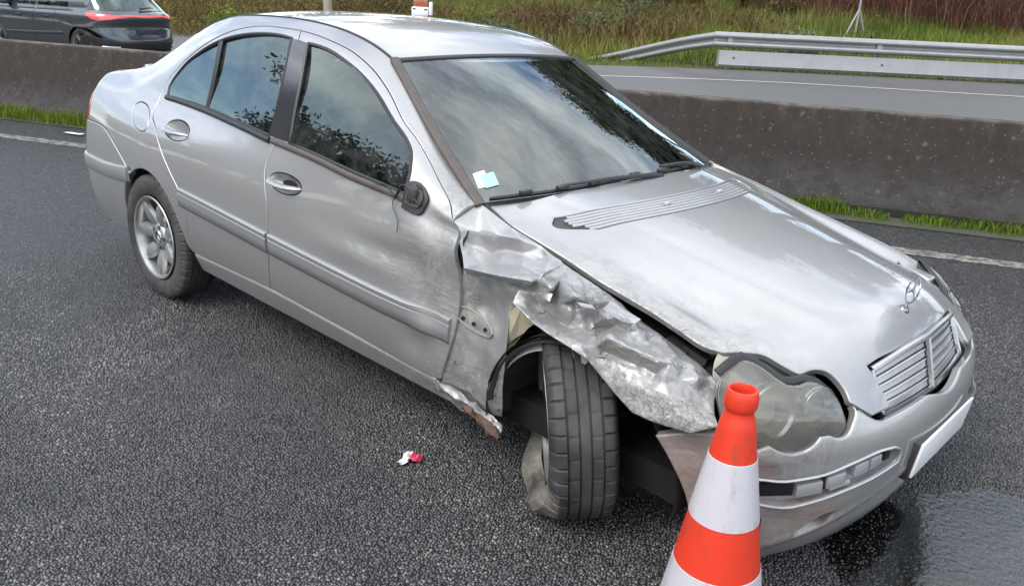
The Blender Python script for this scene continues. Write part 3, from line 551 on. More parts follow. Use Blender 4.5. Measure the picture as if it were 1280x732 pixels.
def glass(name, tint, boost=1.0, wob=.35, refl=(.97, 1, .985)):
    m = NT(name); v = m.co('Object')
    fr = m.n('ShaderNodeFresnel'); fr.inputs['IOR'].default_value = 1.52
    f = m.math('MULTIPLY', fr.outputs[0], 1.75*boost, clamp=True)
    gl = m.n('ShaderNodeBsdfGlossy'); gl.inputs['Color'].default_value = rgb(*refl); gl.inputs['Roughness'].default_value = .006
    h = m.noise(v, 2.2, 2); m.l(m.bump(h, .006, wob), gl.inputs['Normal'])
    tr = m.n('ShaderNodeBsdfTransparent'); tr.inputs['Color'].default_value = tint
    du = m.n('ShaderNodeBsdfDiffuse'); m.l(m.mix(m.noise(v, 9, 6, .7), rgb(.28, .28, .28), rgb(.5, .5, .5)), du.inputs['Color'])
    dust = m.math('MULTIPLY', m.ramp(m.noise(m.co('Object', (3, 9, 3)), 2.2, 6, .7, .6), (.40, 0), (.8, 1)), .16)
    a = m.n('ShaderNodeMixShader'); m.l(dust, a.inputs[0]); m.l(tr.outputs[0], a.inputs[1]); m.l(du.outputs[0], a.inputs[2])
    b = m.n('ShaderNodeMixShader'); m.l(f, b.inputs[0]); m.l(a.outputs[0], b.inputs[1]); m.l(gl.outputs[0], b.inputs[2])
    return m.done(b.outputs[0])
M['glass'] = glass('green tinted windscreen glass', rgb(.52, .59, .57), 1.0, .35, (.92, 1, .99))
M['glass_side'] = glass('green tinted side glass', rgb(.20, .28, .25), 1.0, .10, (.84, 1.0, .97))
def lens():
    m = NT('hazy headlight lens'); v = m.co('Object')
    fr = m.n('ShaderNodeFresnel'); fr.inputs['IOR'].default_value = 1.5
    gl = m.n('ShaderNodeBsdfGlossy'); gl.inputs['Roughness'].default_value = .04
    tr = m.n('ShaderNodeBsdfTransparent'); tr.inputs['Color'].default_value = rgb(.90, .89, .84)
    du = m.n('ShaderNodeBsdfPrincipled'); m.l(m.mix(m.noise(v, 8, 6, .65), rgb(.36, .35, .30), rgb(.50, .49, .43)), du.inputs['Base Color']); du.inputs['Roughness'].default_value = .35
    a = m.n('ShaderNodeMixShader'); m.l(m.ramp(m.noise(v, 5, 5, .6, .5), (.3, .14), (.75, .38)), a.inputs[0]); m.l(tr.outputs[0], a.inputs[1]); m.l(du.outputs[0], a.inputs[2])
    b = m.n('ShaderNodeMixShader'); m.l(m.math('MULTIPLY', fr.outputs[0], 1.5, clamp=True), b.inputs[0]); m.l(a.outputs[0], b.inputs[1]); m.l(gl.outputs[0], b.inputs[2])
    return m.done(b.outputs[0])
M['lens'] = lens()
M['chrome'] = simple('chrome', (.30, .30, .31), .16, 1.0, .05)
M['chrome_worn'] = simple('dull bright trim', (.46, .46, .465), .25, .9, .12, 30)
M['lamp_inner'] = simple('olive lamp inside', (.44, .43, .36), .5, .2, .3, 10)
M['lamp_bowl'] = simple('tarnished lamp bowl', (.50, .485, .41), .22, .55, .3, 12)
M['trim'] = simple('black rubber trim', (.022, .022, .023), .45, 0, .3, 60)
M['trim_brown'] = simple('weathered dark trim', (.085, .068, .062), .5, 0, .3, 25)
M['pillar'] = simple('dark pillar cover', (.035, .036, .040), .16, 0, .2, 12, coat=.6)
M['plastic'] = simple('black plastic', (.028, .028, .03), .42, 0, .3, 45)
M['plastic_grey'] = simple('grey plastic', (.40, .40, .40), .4, 0, .2, 25)
M['plastic_silver'] = simple('silver painted plastic', (.50, .50, .505), .38, .5, .25, 18)
M['dark'] = simple('dark underbody', (.004, .004, .004), .8, 0, .4, 8)
M['seat'] = simple('grey seat cloth', (.10, .10, .105), .85, 0, .25, 60, .001)
M['dash'] = simple('dark grey dashboard', (.06, .062, .066), .7, 0, .2, 40)
M['liner'] = simple('dusty wheel arch liner', (.03, .028, .025), .8, 0, .5, 9, .002)
M['beige'] = simple('bare primer flap', (.42, .38, .27), .6, 0, .35, 16, .002)
M['rust'] = simple('rusty torn steel', (.10, .062, .044), .75, .2, .55, 22, .002)
M['alloy'] = simple('dull alloy', (.44, .44, .435), .34, .75, .22, 22)
M['alloy_dark'] = simple('brake dust dark steel', (.07, .066, .062), .55, .4, .35, 16)
M['white'] = simple('white plastic', (.78, .78, .78), .4, 0, .05, 10)
M['red_lamp'] = simple('red lamp plastic', (.30, .015, .02), .12, 0, .2, 20, coat=.6)
def tyre_mat():
    m = NT('dusty tyre rubber'); v = m.co('Object')
    f = m.noise(v, 7, 7, .65); g = m.noise(v, 60, 4)
    c = m.mix(m.ramp(f, (.35, 0), (.75, 1)), rgb(.028, .028, .029), rgb(.095, .092, .086))
    return m.done(m.bsdf(c, .62, 0, m.bump(g, .0012, .6), .4))
M['tyre'] = tyre_mat()
def tyre_dirty():
    m = NT('scuffed muddy tyre wall'); v = m.co('Object')
    f = m.noise(v, 9, 7, .7, .8)
    c = m.mix(m.ramp(f, (.35, 0), (.66, 1)), rgb(.05, .047, .043), rgb(.24, .215, .18))
    return m.done(m.bsdf(c, .75, 0, m.bump(f, .003, .6), .3))
M['tyre_dirty'] = tyre_dirty()
# ================================================================ the crashed saloon
CAR = thing('crashed_saloon', 'silver four door saloon with crushed right front wing and turned front wheel', 'car')
_rx, _ry = rad(-0.58413933), rad(0.69444322)
CAR.matrix_world = Matrix(((math.cos(_ry), 0, math.sin(_ry)), (0, 1, 0), (-math.sin(_ry), 0, math.cos(_ry)))).to_4x4() @ Matrix(((1, 0, 0), (0, math.cos(_rx), -math.sin(_rx)), (0, math.sin(_rx), math.cos(_rx)))).to_4x4()
CARM = np.array(CAR.matrix_world.to_3x3())
SS = (1, 1.35)                    # metric scale of (s,t)
def tz(s, z):
    """t at which the side surface has height z"""
    tt = np.linspace(0, 1, 401); r = []
    for a, b in np.broadcast(s, z):
        q = side(np.full(401, a), tt)[:, 2]; r.append(np.interp(b, q, tt))
    return np.array(r)
def arcseg(cx, cz, r, a0, a1, n=22):
    a = np.radians(np.linspace(a0, a1, n)); x = cx+r*np.cos(a); z = cz+r*np.sin(a)
    return [(p, q) for p, q in zip(x, tz(x, z))]
def g2(u, v, u0, v0, a, b): return np.exp(-((u-u0)/a)**2-((v-v0)/b)**2)
def side_r(s, t):
    """right flank with the crash dents pressed in near the front of the front door"""
    P = side(s, t); s = np.asarray(s, float); t = np.asarray(t, float)
    d = .034*g2(s, t, 2.16, .33, .17, .13) - .012*g2(s, t, 1.98, .50, .10, .07) + .018*g2(s, t, 2.15, .58, .10, .07)
    d += .010*g2(s, t, 1.86, .40, .16, .035) - .006*g2(s, t, 1.72, .36, .2, .03) + .006*g2(s, t, 1.55, .43, .22, .05)
    d += .012*g2(s, t, 2.02, .16, .10, .05) - .008*g2(s, t, 2.08, .22, .05, .03)
    d += .0035*np.sin(s*31+t*22)*g2(s, t, 2.1, .36, .16, .22)
    P[..., 1] += d
    return P
def wear_door(P):
    x, z = P[:, 0], P[:, 2]; return np.clip(np.clip((x-1.50)/.65, 0, 1)**1.3*(.25+.75*np.exp(-((z-.62)/.26)**2)), 0, 1)*.30+.30*np.exp(-((x-2.12)/.14)**2)*np.clip((1.0-z)/.1, 0, 1)
def side_l(s, t): return side(s, t)*np.array((1, -1, 1))
def inset_fn(fn, k):
    """surface parallel to fn, k metres inside"""
    def f(u, v):
        P, N = surf_n(fn, np.stack([np.asarray(u, float)+0*np.asarray(v, float), np.asarray(v, float)+0*np.asarray(u, float)], 1)); return P-N*k
    return f
def pane(fn, sg, c0, c1, c2):
    """nearly flat side glass a little inside the frame"""
    def f(s, t):
        P = fn(s, t); P[..., 1] = -sg*(c0+c1*P[..., 0]+c2*P[..., 2]-.05*(P[..., 2]-1.12)**2-.003); return P
    return f
def ell(c, a, b, rot=0, n=28):
    return [[(c[0]+a*math.cos(t)*math.cos(rot)-b*math.sin(t)*math.sin(rot), c[1]+(a*math.cos(t)*math.sin(rot)+b*math.sin(t)*math.cos(rot))/1.35) for t in np.linspace(0, 2*math.pi, n+1)]]
def door(name, fn, T, glassT, hands, belt, moulds, paint, gfn):
    h = hands; c = ((h[0][0]+h[1][0])/2, (h[0][1]+h[1][1])/2)
    a = (h[1][0]-h[0][0])*.5
    ex = ell(c, a*1.02, .047)
    d = panel(name, T, fn, paint, CAR, holes=[glassT, ex], sp=.025, sc2=SS, gap=.0028, hflange=.012, attrs={'wear': wear_door} if fn is side_r else None)
    # handle cup and grip
    us = np.linspace(-1, 1, 15); V = []; mb = MB(); ring = []
    for k in range(6):
        r = k/5; row = []
        for th in np.linspace(0, 2*math.pi, 33)[:-1]:
            row.append((c[0]+a*1.0*r*math.cos(th), c[1]+.045*r*math.sin(th)/1.35, .030*(1-r**2.2)+.003))
        ring.append(row)
    U = np.array(ring).reshape(-1, 3); P, N = surf_n(fn, U[:, :2]); P = P - N*U[:, 2:3]
    mb.grid(np.concatenate([P.reshape(6, 32, 3), P.reshape(6, 32, 3)[:, :1]], 1)); mb.build('handle_cup', paint, d)
    k = 17; x = np.linspace(-1, 1, k); pu = c[0]+x*a*1.0; pv = c[1]-.012+.014*x*x/1.35
    P, N = surf_n(fn, np.stack([pu, pv], 1)); off = .024*(1-x**4)-.004
    mb = MB(); mb.tube(P+N*off[:, None], [.008+.010*(1-q**4) for q in x], 12, flat=.62); mb.build('door_handle', M['paint'], d)
    g = panel('window_glass', glassT, gfn, M['glass_side'], d, sp=.03, sc2=SS, gap=-.004, off=0, flange=.003, rnd=.001)
    # rubber seal round the opening, and the belt strip
    loop = [p for sg in glassT for p in (list(map(tuple, cr_curve(np.array(sg)*SS, .03)/SS))[:-1])]
    loop.append(loop[0]); mb = MB(); L = np.array(loop); P, N = surf_n(fn, L); 
    mb.tube(P-N*.004, .0085, 6, cap=False); mb.build('window_seal', M['trim'], d)
    ribbon('belt_strip', belt, fn, M['trim_brown'] if name == 'front_door' and fn is side_r else M['trim'], d, SS, width=.024, height=.012, off=.001)
    for mo in moulds:
        m_ = ribbon('side_moulding', mo, fn, M['paint_worn'] if fn is side_r else M['paint'], d, SS, width=.082, height=.011, off=.0,
               prof=[(-.5, -.3), (-.5, .45), (-.46, .8), (-.1, .95), (.18, .95), (.22, .55), (.25, .55), (.29, 1.05), (.44, 1.1), (.5, .6), (.5, -.3)])
        nm = np.array(mo); P, N = surf_n(fn, cr_curve(nm*SS, .03)/SS)
        s_ = np.cross(N, np.gradient(P, axis=0)); s_ /= np.linalg.norm(s_, axis=1, keepdims=True); s_ *= np.sign(s_[:, 2:3])
        for k_ in (-.041,):
            b2 = MB(); b2.tube(P+N*.004+s_*k_, .0035, 5); b2.build('moulding_groove', M['trim'], m_)
    return d
JOIN = T_fdoor[0][0]
rgap = T_rdoor[0]; fgap = T_fdoor[0]
ARCH_F = (2.70, .325, .35)
for sg, fn in ((1, side_r), (-1, side_l)):
    pw = M['paint_worn'] if sg > 0 else M['paint']
    fd = door('front_door', fn, T_fdoor, T_fglass, T_handle_f[0], T_belt_f[0], [T_mould_f[0]], pw, pane(fn, sg, 1.262, -.022, -.462))
    rd = door('rear_door', fn, T_rdoor, T_rdlo, T_handle_r[0], T_belt_r[0], [T_mould_r[0]], M['paint'], pane(fn, sg, 1.093, .050, -.384))
    ribbon('window_divider', T_divider[0], fn, M['trim'], rd, SS, width=.034, height=.008, off=-.006)
    panel('pillar_cover', T_pillar, fn, M['pillar'], fd, sp=.03, sc2=SS, gap=.001, off=.001, rnd=.003, flange=.006)
    # one-piece body side: quarter panel, rear pillar, roof rail, windscreen pillar
    arch = arcseg(0, .318, .338, 6, 121)
    q0 = T_rdoor[4]; lowd = T_rdoor[3]
    top = [(float(s), 1.0) for s in np.linspace(-1.16, 2.17, 60)]
    bs = [(-1.16, .46), (-.80, .458)] + [tuple(p) for p in T_bseam[0]][:1] + [(-.36, .397), arch[-1]]
    segs = [[tuple(p) for p in fgap][::-1], [tuple(p) for p in rgap][::-1], [tuple(p) for p in q0][::-1], [tuple(p) for p in lowd][::-1], [tuple(lowd[0]), arch[0]], arch, bs[::-1], [(-1.16, .46), (-1.16, 1.0)], top, [(2.17, 1.0), tuple(fgap[-1])]]
    qp = panel('quarter_panel', segs, fn, M['paint'], CAR, holes=[T_fuel], sp=.024, sc2=SS, gap=.002, attrs={'wear': lambda P: np.clip((P[:, 0]-1.75)/.4, 0, 1)*.7} if sg > 0 else None)
    panel('fuel_flap', T_fuel, fn, M['paint'], qp, sp=.02, sc2=SS, gap=.0022)
    # sill
    sl_ = [tuple(p) for p in T_sill[0]]
    panel('sill', [sl_, [sl_[-1], (2.16, 0.0)], [(2.16, 0.0), (.40, 0.0)], [(.40, 0.0), sl_[0]]], fn, pw, CAR, sp=.022, sc2=SS, gap=.001, flange=.06, rnd=.012, off=.004, attrs={'wear': lambda P: np.clip((P[:, 0]-1.5)/.6, 0, 1)*.8} if sg > 0 else None)
    # rear bumper half
    arch2 = arcseg(0, .318, .338, 121, 188)
    rb = panel('rear_bumper', [arch2, [arch2[-1], (-.37, 0.0)], [(-.37, 0.0), (-1.68, 0.0)], [(-1.68, 0.0), (-1.68, .46)], [(-1.68, .46), (-1.16, .46), (-.80, .458), tuple(T_bseam[0][0]), (-.36, .397), arch2[0]]], fn, M['paint'], CAR, sp=.028, sc2=SS, gap=.002, flange=.03, off=.006)
    ribbon('bumper_moulding', [(-.19, tz(-.19, .60)[0]), (-.5, tz(-.5, .57)[0]), (-.8, tz(-.8, .56)[0]), (-1.1, tz(-1.1, .56)[0]), (-1.5, .30)], fn, M['paint'], rb, SS, width=.075, height=.012, off=.008)
    # tail lamp on the rear corner
    zt = lambda s, z: (s, float(tz(s, z)[0]))
    panel('tail_lamp', [[zt(-.80, .74), zt(-.86, .69), zt(-1.16, .69)], [zt(-1.16, .69), zt(-1.16, .93)], [zt(-1.16, .93), zt(-.90, .94), zt(-.84, .88), zt(-.80, .74)]], fn, M['red_lamp'], CAR, sp=.03, sc2=SS, off=.006, flange=.01)
    # dark sheet behind the shut lines, wheel-arch liner
    inn = MB(); S_, T_ = np.meshgrid(np.linspace(.36, 2.2, 40), np.linspace(.02, .62, 14), indexing='ij'); inn.grid(fn(S_.ravel(), T_.ravel()).reshape(40, 14, 3)+np.array((0, sg*.028, 0))); inn.build('inner_panel', M['dark'], CAR)
    for cx, cz, r in ((0, .318, .345), (2.70, .325, .36)):
        mb = MB(); A = np.radians(np.linspace(-10, 190, 26)); Y = np.linspace(.80, .45, 6)
        G = np.array([[(cx+r*math.cos(a), -sg*y, cz+r*math.sin(a)) for y in Y] for a in A]); mb.grid(G)
        cap = [(cx+r*math.cos(a), -sg*.45, cz+r*math.sin(a)) for a in A]; mb.add(cap, [tuple(range(len(cap)))]); mb.build('arch_liner', M['liner'], CAR)

# ---------------------------------------------------------------- roof, glasshouse
def top(x, v):
    x = np.asarray(x, float); v = np.asarray(v, float); E_ = side(x, np.ones_like(x)); cz = np.interp(x, [-.6, -.2, .2, .7, 1.3, 1.6], [.02, .035, .036, .030, .030, .020])
    return np.stack([x, v*(-E_[..., 1]), E_[..., 2]+cz*(1-np.abs(v)**2.2)], -1)
e_ = .988
fe = [(1.503+.055*(1-v*v), v) for v in np.linspace(-e_, e_, 15)]
re_ = [(.14-.06*(1-v*v), v) for v in np.linspace(e_, -e_, 15)]
roof = panel('roof', [fe, [fe[-1], re_[0]], re_, [re_[-1], fe[0]]], top, M['paint'], CAR, sp=.04, sc2=(1, .53), gap=.002, flange=.02)
for sg in (-1, 1):
    ribbon('roof_gutter', [(x, sg*.996) for x in np.linspace(.0, 1.50, 20)], top, M['trim'], roof, (1, .53), width=.012, height=.003, off=.0)
rw = [[(.14-.06*(1-v*v), v) for v in np.linspace(-e_, e_, 15)], [(.14, e_), (-.56, e_)], [(-.56+.0*v, v) for v in np.linspace(e_, -e_, 9)], [(-.56, -e_), (.14, -e_)]]
panel('rear_window', rw, top, M['glass'], CAR, sp=.05, sc2=(1, .53), gap=.004, off=-.003, flange=.004, rnd=.001)
def decklid(u, v):
    u = np.asarray(u, float); v = np.asarray(v, float)
    px = np.array([-.53, -.62, -.75, -.86, -.915, -.938, -.93, -.945, -.96]); pz = np.array([1.10, 1.055, 1.036, 1.030, 1.012, .975, .90, .80, .67]); k = np.linspace(0, 1, 9)
    hw = np.interp(u, [0, .4, .55, 1], [.565, .60, .56, .54])
    return np.stack([pchip(k, px, u)+.02*(v*v)*np.clip(u-.4, 0, 1)*2, v*hw, pchip(k, pz, u)+.012*(1-v*v)*(1-np.clip(u-.4, 0, 1))], -1)
panel('boot_lid', [[(0, -1), (0, 1)], [(0, 1), (1, 1)], [(1, 1), (1, -1)], [(1, -1), (0, -1)]], decklid, M['paint'], CAR, sp=.04, sc2=(.75, .58), gap=.002)

def wsf(a, b):
    """windscreen: a across (-1 right, 1 left), b up"""
    a = np.asarray(a, float); b = np.asarray(b, float)
    B0 = np.stack([2.165+.135*(1-a*a), a*.693, .930+.018*(1-a*a)], -1); B1 = np.stack([1.508+.05*(1-a*a), a*.517, 1.310+.020*(1-a*a)], -1)
    P = B0*(1-b)[..., None]+B1*b[..., None]
    s = np.sin(np.clip(b, 0, 1)*np.pi); n = np.array((.5, 0, .86))
    return P + (s*(.028*(1-a*a)-.010*a*a))[..., None]*n
WSS = (.62, .78)
ws = panel('windscreen', [[(-1, 0), (1, 0)], [(1, 0), (1, 1)], [(1, 1), (-1, 1)], [(-1, 1), (-1, 0)]], wsf, M['glass'], CAR, sp=.04, sc2=WSS, gap=.0, off=-.002, flange=.004, rnd=.001)
ribbon('windscreen_seal', [(a, .995) for a in np.linspace(-1, 1, 15)], wsf, M['trim'], ws, WSS, width=.022, height=.006, off=-.002)
ribbon('pillar_trim', [(-1.012, b) for b in np.linspace(-.02, 1.0, 15)], wsf, M['trim_brown'], ws, WSS, width=.036, height=.012, off=0)
ribbon('pillar_trim', [(1.0, b) for b in np.linspace(0, 1.0, 15)], wsf, M['trim'], ws, WSS, width=.030, height=.012, off=0)
# dark printed border inside the glass edge, cowl, sticker
bd = MB()
for e0, e1 in (((-1, 0), (-1, 1)), ((1, 0), (1, 1)), ((-1, 1), (1, 1)), ((-1, 0), (1, 0))):
    t = np.linspace(0, 1, 24); A = np.array(e0)+(np.array(e1)-np.array(e0))*t[:, None]; C2 = A*np.array((.955, 1)) if e0[0] == e1[0] else A+np.array((0, -.035 if e0[1] == 1 else .09))
    G = np.stack([wsf(A[:, 0], A[:, 1]), wsf(C2[:, 0], C2[:, 1])], 1)-np.array((.5, 0, .86))*.007; bd.grid(G)
bd.build('glass_border', M['trim'], ws)
stk = MB()
def wquad(c, da, db, off):
    q = np.array([(c[0]-da[0]-db[0], c[1]-da[1]-db[1]), (c[0]+da[0]-db[0], c[1]+da[1]-db[1]), (c[0]+da[0]+db[0], c[1]+da[1]+db[1]), (c[0]-da[0]+db[0], c[1]-da[1]+db[1])])
    return wsf(q[:, 0], q[:, 1])-np.array((.5, 0, .86))*off
def sticker_mat():
    m = NT('pale blue sticker'); v = m.co('Object', (1, 1, 1)); wv = m.n('ShaderNodeTexWave', wave_type='BANDS', bands_direction='Y'); m.l(v, wv.inputs['Vector']); wv.inputs['Scale'].default_value = 55; wv.inputs['Distortion'].default_value = 6; wv.inputs['Detail'].default_value = 3
    c = m.mix(m.ramp(wv.outputs['Fac'], (.45, 0), (.6, 1)), rgb(.40, .52, .52), rgb(.25, .43, .44)); return m.done(m.bsdf(c, .5))
M['sticker'] = sticker_mat()
stk.add(wquad(STK_C, STK_A, STK_B, -.001), [(0, 1, 2, 3)], 0); stk.build('sticker', M['sticker'], ws, smooth=0)
st2 = MB(); st2.add(wquad((STK_C[0]-.035, STK_C[1]+.012), (STK_A[0]*.9, STK_A[1]), (STK_B[0]*1.1, STK_B[1]*1.15), .0012), [(0, 1, 2, 3)]); st2.build('sticker_backing', M['white'], ws, smooth=0)
# wipers
def wiper(a0, a1, b0, b1, arm):
    t = np.linspace(0, 1, 24); A = a0+(a1-a0)*t; B = b0+(b1-b0)*t
    P, N = surf_n(wsf, np.stack([A, B], 1), 2e-3)
    mb = MB(); mb.tube(P+N*.012, [.004]+[.0065]*22+[.004], 6); mb.tube(P+N*.004, .003, 4)
    w_ = mb.build('wiper', M['plastic'], CAR)
    m2 = MB(); k = 14; q = np.linspace(0, 1, k)
    a = arm[0]+(arm[2]-arm[0])*q; b = arm[1]+(arm[3]-arm[1])*q; P, N = surf_n(wsf, np.stack([a, b], 1))
    m2.tube(P+N*(.020+.016*np.sin(q*math.pi))[:, None], [.014-.006*x for x in q], 8, flat=.7); m2.build('wiper_arm', M['plastic'], w_)
    for k in range(3):
        m3 = MB(); i = 5+k*6; m3.bbox(P_w := wsf(np.array([A[i]]), np.array([B[i]]))[0]+np.array((.012, 0, .021)), (.02, .05, .012), .003); m3.build('wiper_clip', M['plastic'], w_)
    return w_
wiper(*WIPER_1); wiper(*WIPER_2)
cw = MB(); t = np.linspace(-1.0, 1.0, 41); G = np.stack([wsf(t, np.full(41, .05)), wsf(t, np.full(41, -.02))+np.array((.02, 0, -.012)), wsf(t, np.full(41, -.06))+np.array((.10, 0, -.05))], 1); cw.grid(G-np.array((0, 0, .004))); cw.build('scuttle_panel', M['plastic'], CAR)

# ---------------------------------------------------------------- bonnet
def hood_r(x, y):
    P = hood(x, y); x = P[..., 0]; y = P[..., 1]
    # a broad raised centre that narrows to the grille, and the buckle along the crushed right edge
    cw_ = np.interp(x, [2.1, 3.3], [.52, .33]); d = np.abs(y)-cw_
    P[..., 2] += .008/(1+np.exp(d/.022))
    P[..., 2] += .010*g2(x, y, 2.98, -.64, .16, .05) - .010*g2(x, y, 2.86, -.57, .18, .05) + .006*g2(x, y, 2.55, -.66, .10, .04) + .008*g2(x, y, 3.12, -.56, .06, .05)
    return P
hr = [[tuple(p) for p in s] for s in T_hood_r]
end = hr[-1][-1]
lf = [(x, float(np.interp(x, HXK, HYE))-.004) for x in np.linspace(2.1885, 3.10, 20)]
lhl = [(x, -y) for x, y in T_hood_r[2]]; lh3 = [(x, -y) for x, y in T_hood_r[3]]
rear = [(2.1885, lf[0][1])] + [(x, -y) for x, y in T_hood_rear[0][1:4]] + [(2.300, 0.0)] + [tuple(p) for p in T_hood_rear[0][1:4]][::-1] + [hr[0][0]]
lfm = [lf[-1], (3.16, .585)] + [(x, -y) for x, y in T_hood_r[1][-1:]]
segs = hr + [[end, (3.408, -.342)], [(3.408, -.342), (3.326, -.345)], [(3.326, -.345), (3.346, -.18), (3.358, 0), (3.346, .18), (3.326, .345)], [(3.326, .345), (3.408, .342)], [(3.408, .342), (end[0], -end[1])], lh3[::-1], lhl[::-1], lfm[::-1], lf[::-1], rear]
gr_hole = [[(3.326, -.335), (3.346, -.18), (3.360, 0), (3.346, .18), (3.326, .335)], [(3.326, .335), (3.405, .318)], [(3.405, .318), (3.425, 0), (3.405, -.318)], [(3.405, -.318), (3.326, -.335)]]
vent_r = [[tuple(p) for p in s] for s in T_vent]
vx = lambda y: 2.478-.36*abs(y)**2.0        # rear edge of the vent, symmetric
yv = .60
vent = [[(vx(y), y) for y in np.linspace(-yv+.04, yv-.04, 17)], [(vx(yv-.04), yv-.04), (vx(yv)+.02, yv), (vx(yv-.03)+.07, yv-.03)], [(vx(y)+.105, y) for y in np.linspace(yv-.10, -yv+.10, 15)], [(vx(yv-.10)+.105, -yv+.10), (vx(yv)+.05, -yv+.0), (vx(yv-.04), -yv+.04)]]
bonnet = panel('bonnet', segs, hood_r, M['paint'], CAR, holes=[vent], sp=.022, gap=.002, flange=.016, hflange=.006, attrs={'wear': lambda P: np.clip((-.50-P[:, 1])/.20, 0, 1)*np.clip((P[:, 0]-2.3)/.6, .25, 1)*.8})
vt = panel('bonnet_vent', vent, hood_r, M['alloy_dark'], bonnet, sp=.02, gap=.0, off=-.007, rnd=.001, flange=.003)
for k in range(6):
    o = .012+k*.0165; e = yv-.05-(.03 if k > 3 else 0)-(.02 if k == 0 else 0)
    ribbon('vent_slat', [(vx(y)+o, y) for y in np.linspace(-e, e, 25)], hood_r, M['paint'], vt, width=.0135, height=.005, off=-.005)
for y in (-.16, .19):
    P, N = surf_n(hood_r, np.array([[vx(y)+.05, y]])); mb = MB(); mb.bbox(P[0]+N[0]*.003, (.018, .026, .012), .004); mb.build('washer_jet', M['plastic_grey'], bonnet)
# bonnet star, knocked over
P, N = surf_n(hood_r, np.array([[3.283, 0.0]])); p0 = Vector(P[0])
mb = MB(); mb.lathe([(0, .010), (.010, .009), (.015, .004), (.017, -.004)], 18, Matrix.Translation(p0) @ Matrix.Rotation(rad(20), 4, 'Y'))
R_ = Matrix.Rotation(rad(42), 4, 'Z') @ Matrix.Rotation(rad(12), 4, 'Y'); cc_ = p0+Vector((.010, .012, .060))
ring = [cc_+R_ @ Vector((0, .034*math.cos(a), .040*math.sin(a))) for a in np.linspace(0, 2*math.pi, 33)]
mb.tube(ring, .0024, 8, cap=False)
for a in (90, 210, 330): mb.tube([cc_, cc_+R_ @ Vector((0, .034*math.cos(rad(a)), .040*math.sin(rad(a))))], [.0036, .0012], 6)
mb.tube([p0, p0+Vector((.004, .003, .012)), cc_+R_ @ Vector((0, 0, -.040))], [.007, .004, .004], 8)
mb.build('bonnet_emblem', M['chrome'], bonnet)
# grille, part of the bonnet
def grl(u, v, off=0.0):
    """u -1..1 across, v 0 bottom .. 1 top"""
    u = np.asarray(u, float); v = np.asarray(v, float); a = np.abs(u)
    B = np.stack([3.402-.012*a-.012*a*a*a, u*.334, .535+.010*a*a], -1); T2 = np.stack([3.356-.022*a-.010*a**3, u*.338, .688-.024*a*a], -1)
    return B*(1-v)[..., None]+T2*v[..., None]+np.array((.97, 0, .26))*off
gb = MB(); U_, V_ = np.meshgrid(np.linspace(-1, 1, 25), np.linspace(0, 1, 7), indexing='ij'); gb.grid(grl(U_.ravel(), V_.ravel(), -.045).reshape(25, 7, 3)); grille = gb.build('grille', M['dark'], bonnet)
mb = MB(); t = np.linspace(-1, 1, 25)
loop = list(grl(t, np.full(25, 1.0), .008)) + list(grl(np.full(6, 1.0), np.linspace(.85, .15, 6), .008)) + list(grl(t[::-1], np.full(25, 0.0), .008)) + list(grl(np.full(6, -1.0), np.linspace(.15, .85, 6), .008)); loop.append(loop[0])
mb.tube(loop, .0105, 8, cap=False); mb.tube(list(grl(np.zeros(5), np.linspace(0, 1, 5), .008)), .010, 8); mb.build('grille_frame', M['chrome_worn'], grille)
for h_ in (-1, 1):
    for k in range(5):
        v0 = .07+k*.185; u = np.linspace(.03, .965, 14)*h_; mb = MB()
        G = np.stack([grl(u, np.full(14, v0-.03), -.026), grl(u, np.full(14, v0), .002), grl(u, np.full(14, v0+.130), .001), grl(u, np.full(14, v0+.150), -.004), grl(u, np.full(14, v0+.14), -.022)], 1)
        mb.grid(G, flip=h_ < 0); s_ = mb.build('slat', M['plastic_silver'], grille)
        b2 = MB(); b2.tube(list(grl(u, np.full(14, v0+.135), .002)), .0042, 6); b2.build('slat_edge', M['chrome_worn'], grille)
# ---------------------------------------------------------------- bumper, lamps
NS = (.92, 1.0)
def bumper_s(a, z):
    """bumper skin: the nose with a rubbing-strip step, a lip at the bottom and the dents of the crash"""
    P = nose(a, z); a = np.asarray(a, float); z = np.asarray(z, float)
    n = np.stack([np.cos(a*1.25), np.sin(a*1.25), 0*a], -1)
    zl = np.interp(np.abs(a), [0, .2, .40, .55, .9], [.40, .365, .262, .20, .19])      # height of the moulded lip
    d = -.012*np.exp(-((z-.40)/.055)**2)*0 + .010/(1+np.exp(-(z-.50)/.015)) - .016/(1+np.exp(-(zl-z)/.014)) + .010*np.exp(-((z-zl)/.020)**2)
    d = d - .020*g2(a, z, -.70, .36, .14, .10) + .010*g2(a, z, -.60, .50, .05, .03) - .012*g2(a, z, -.78, .50, .06, .05) - .008*g2(a, z, -.52, .30, .08, .05)
    d = d + .004*np.sin(a*60+z*20)*g2(a, z, -.62, .46, .12, .10)
    return P+n*d[..., None]
bt = [[tuple(p) for p in s] for s in T_bump_top]
mir = lambda s: [(-a, z) for a, z in s][::-1]
zlow = lambda a: float(np.interp(abs(a), [0, .3, .55, .8], [.17, .155, .115, .17]))
low_edge = [(a, zlow(a)) for a in np.linspace(.76, -.74, 40)]
arch_b = [bt[0][0], tuple(T_bump_arch[0][1]), tuple(T_bump_arch[0][2]), low_edge[-1]]
lefttop = [(.3594, .6054), (.398, .5555), (.4417, .5613), (.4655, .5602), (.4876, .5364), (.5292, .5201), (.62, .53), (.70, .555), (.80, .56), (.8716, .55)]
seam = [(bt[5][-1][0], bt[5][-1][1]), (0.0, .552), (-bt[5][-1][0], bt[5][-1][1])]
segsB = bt + [seam, mir(bt[5]), mir(bt[4]), lefttop, [lefttop[-1], (.80, .42), (.76, zlow(.76))], low_edge, arch_b[::-1]]
slot_l = [mir(s) for s in T_slot][::-1]
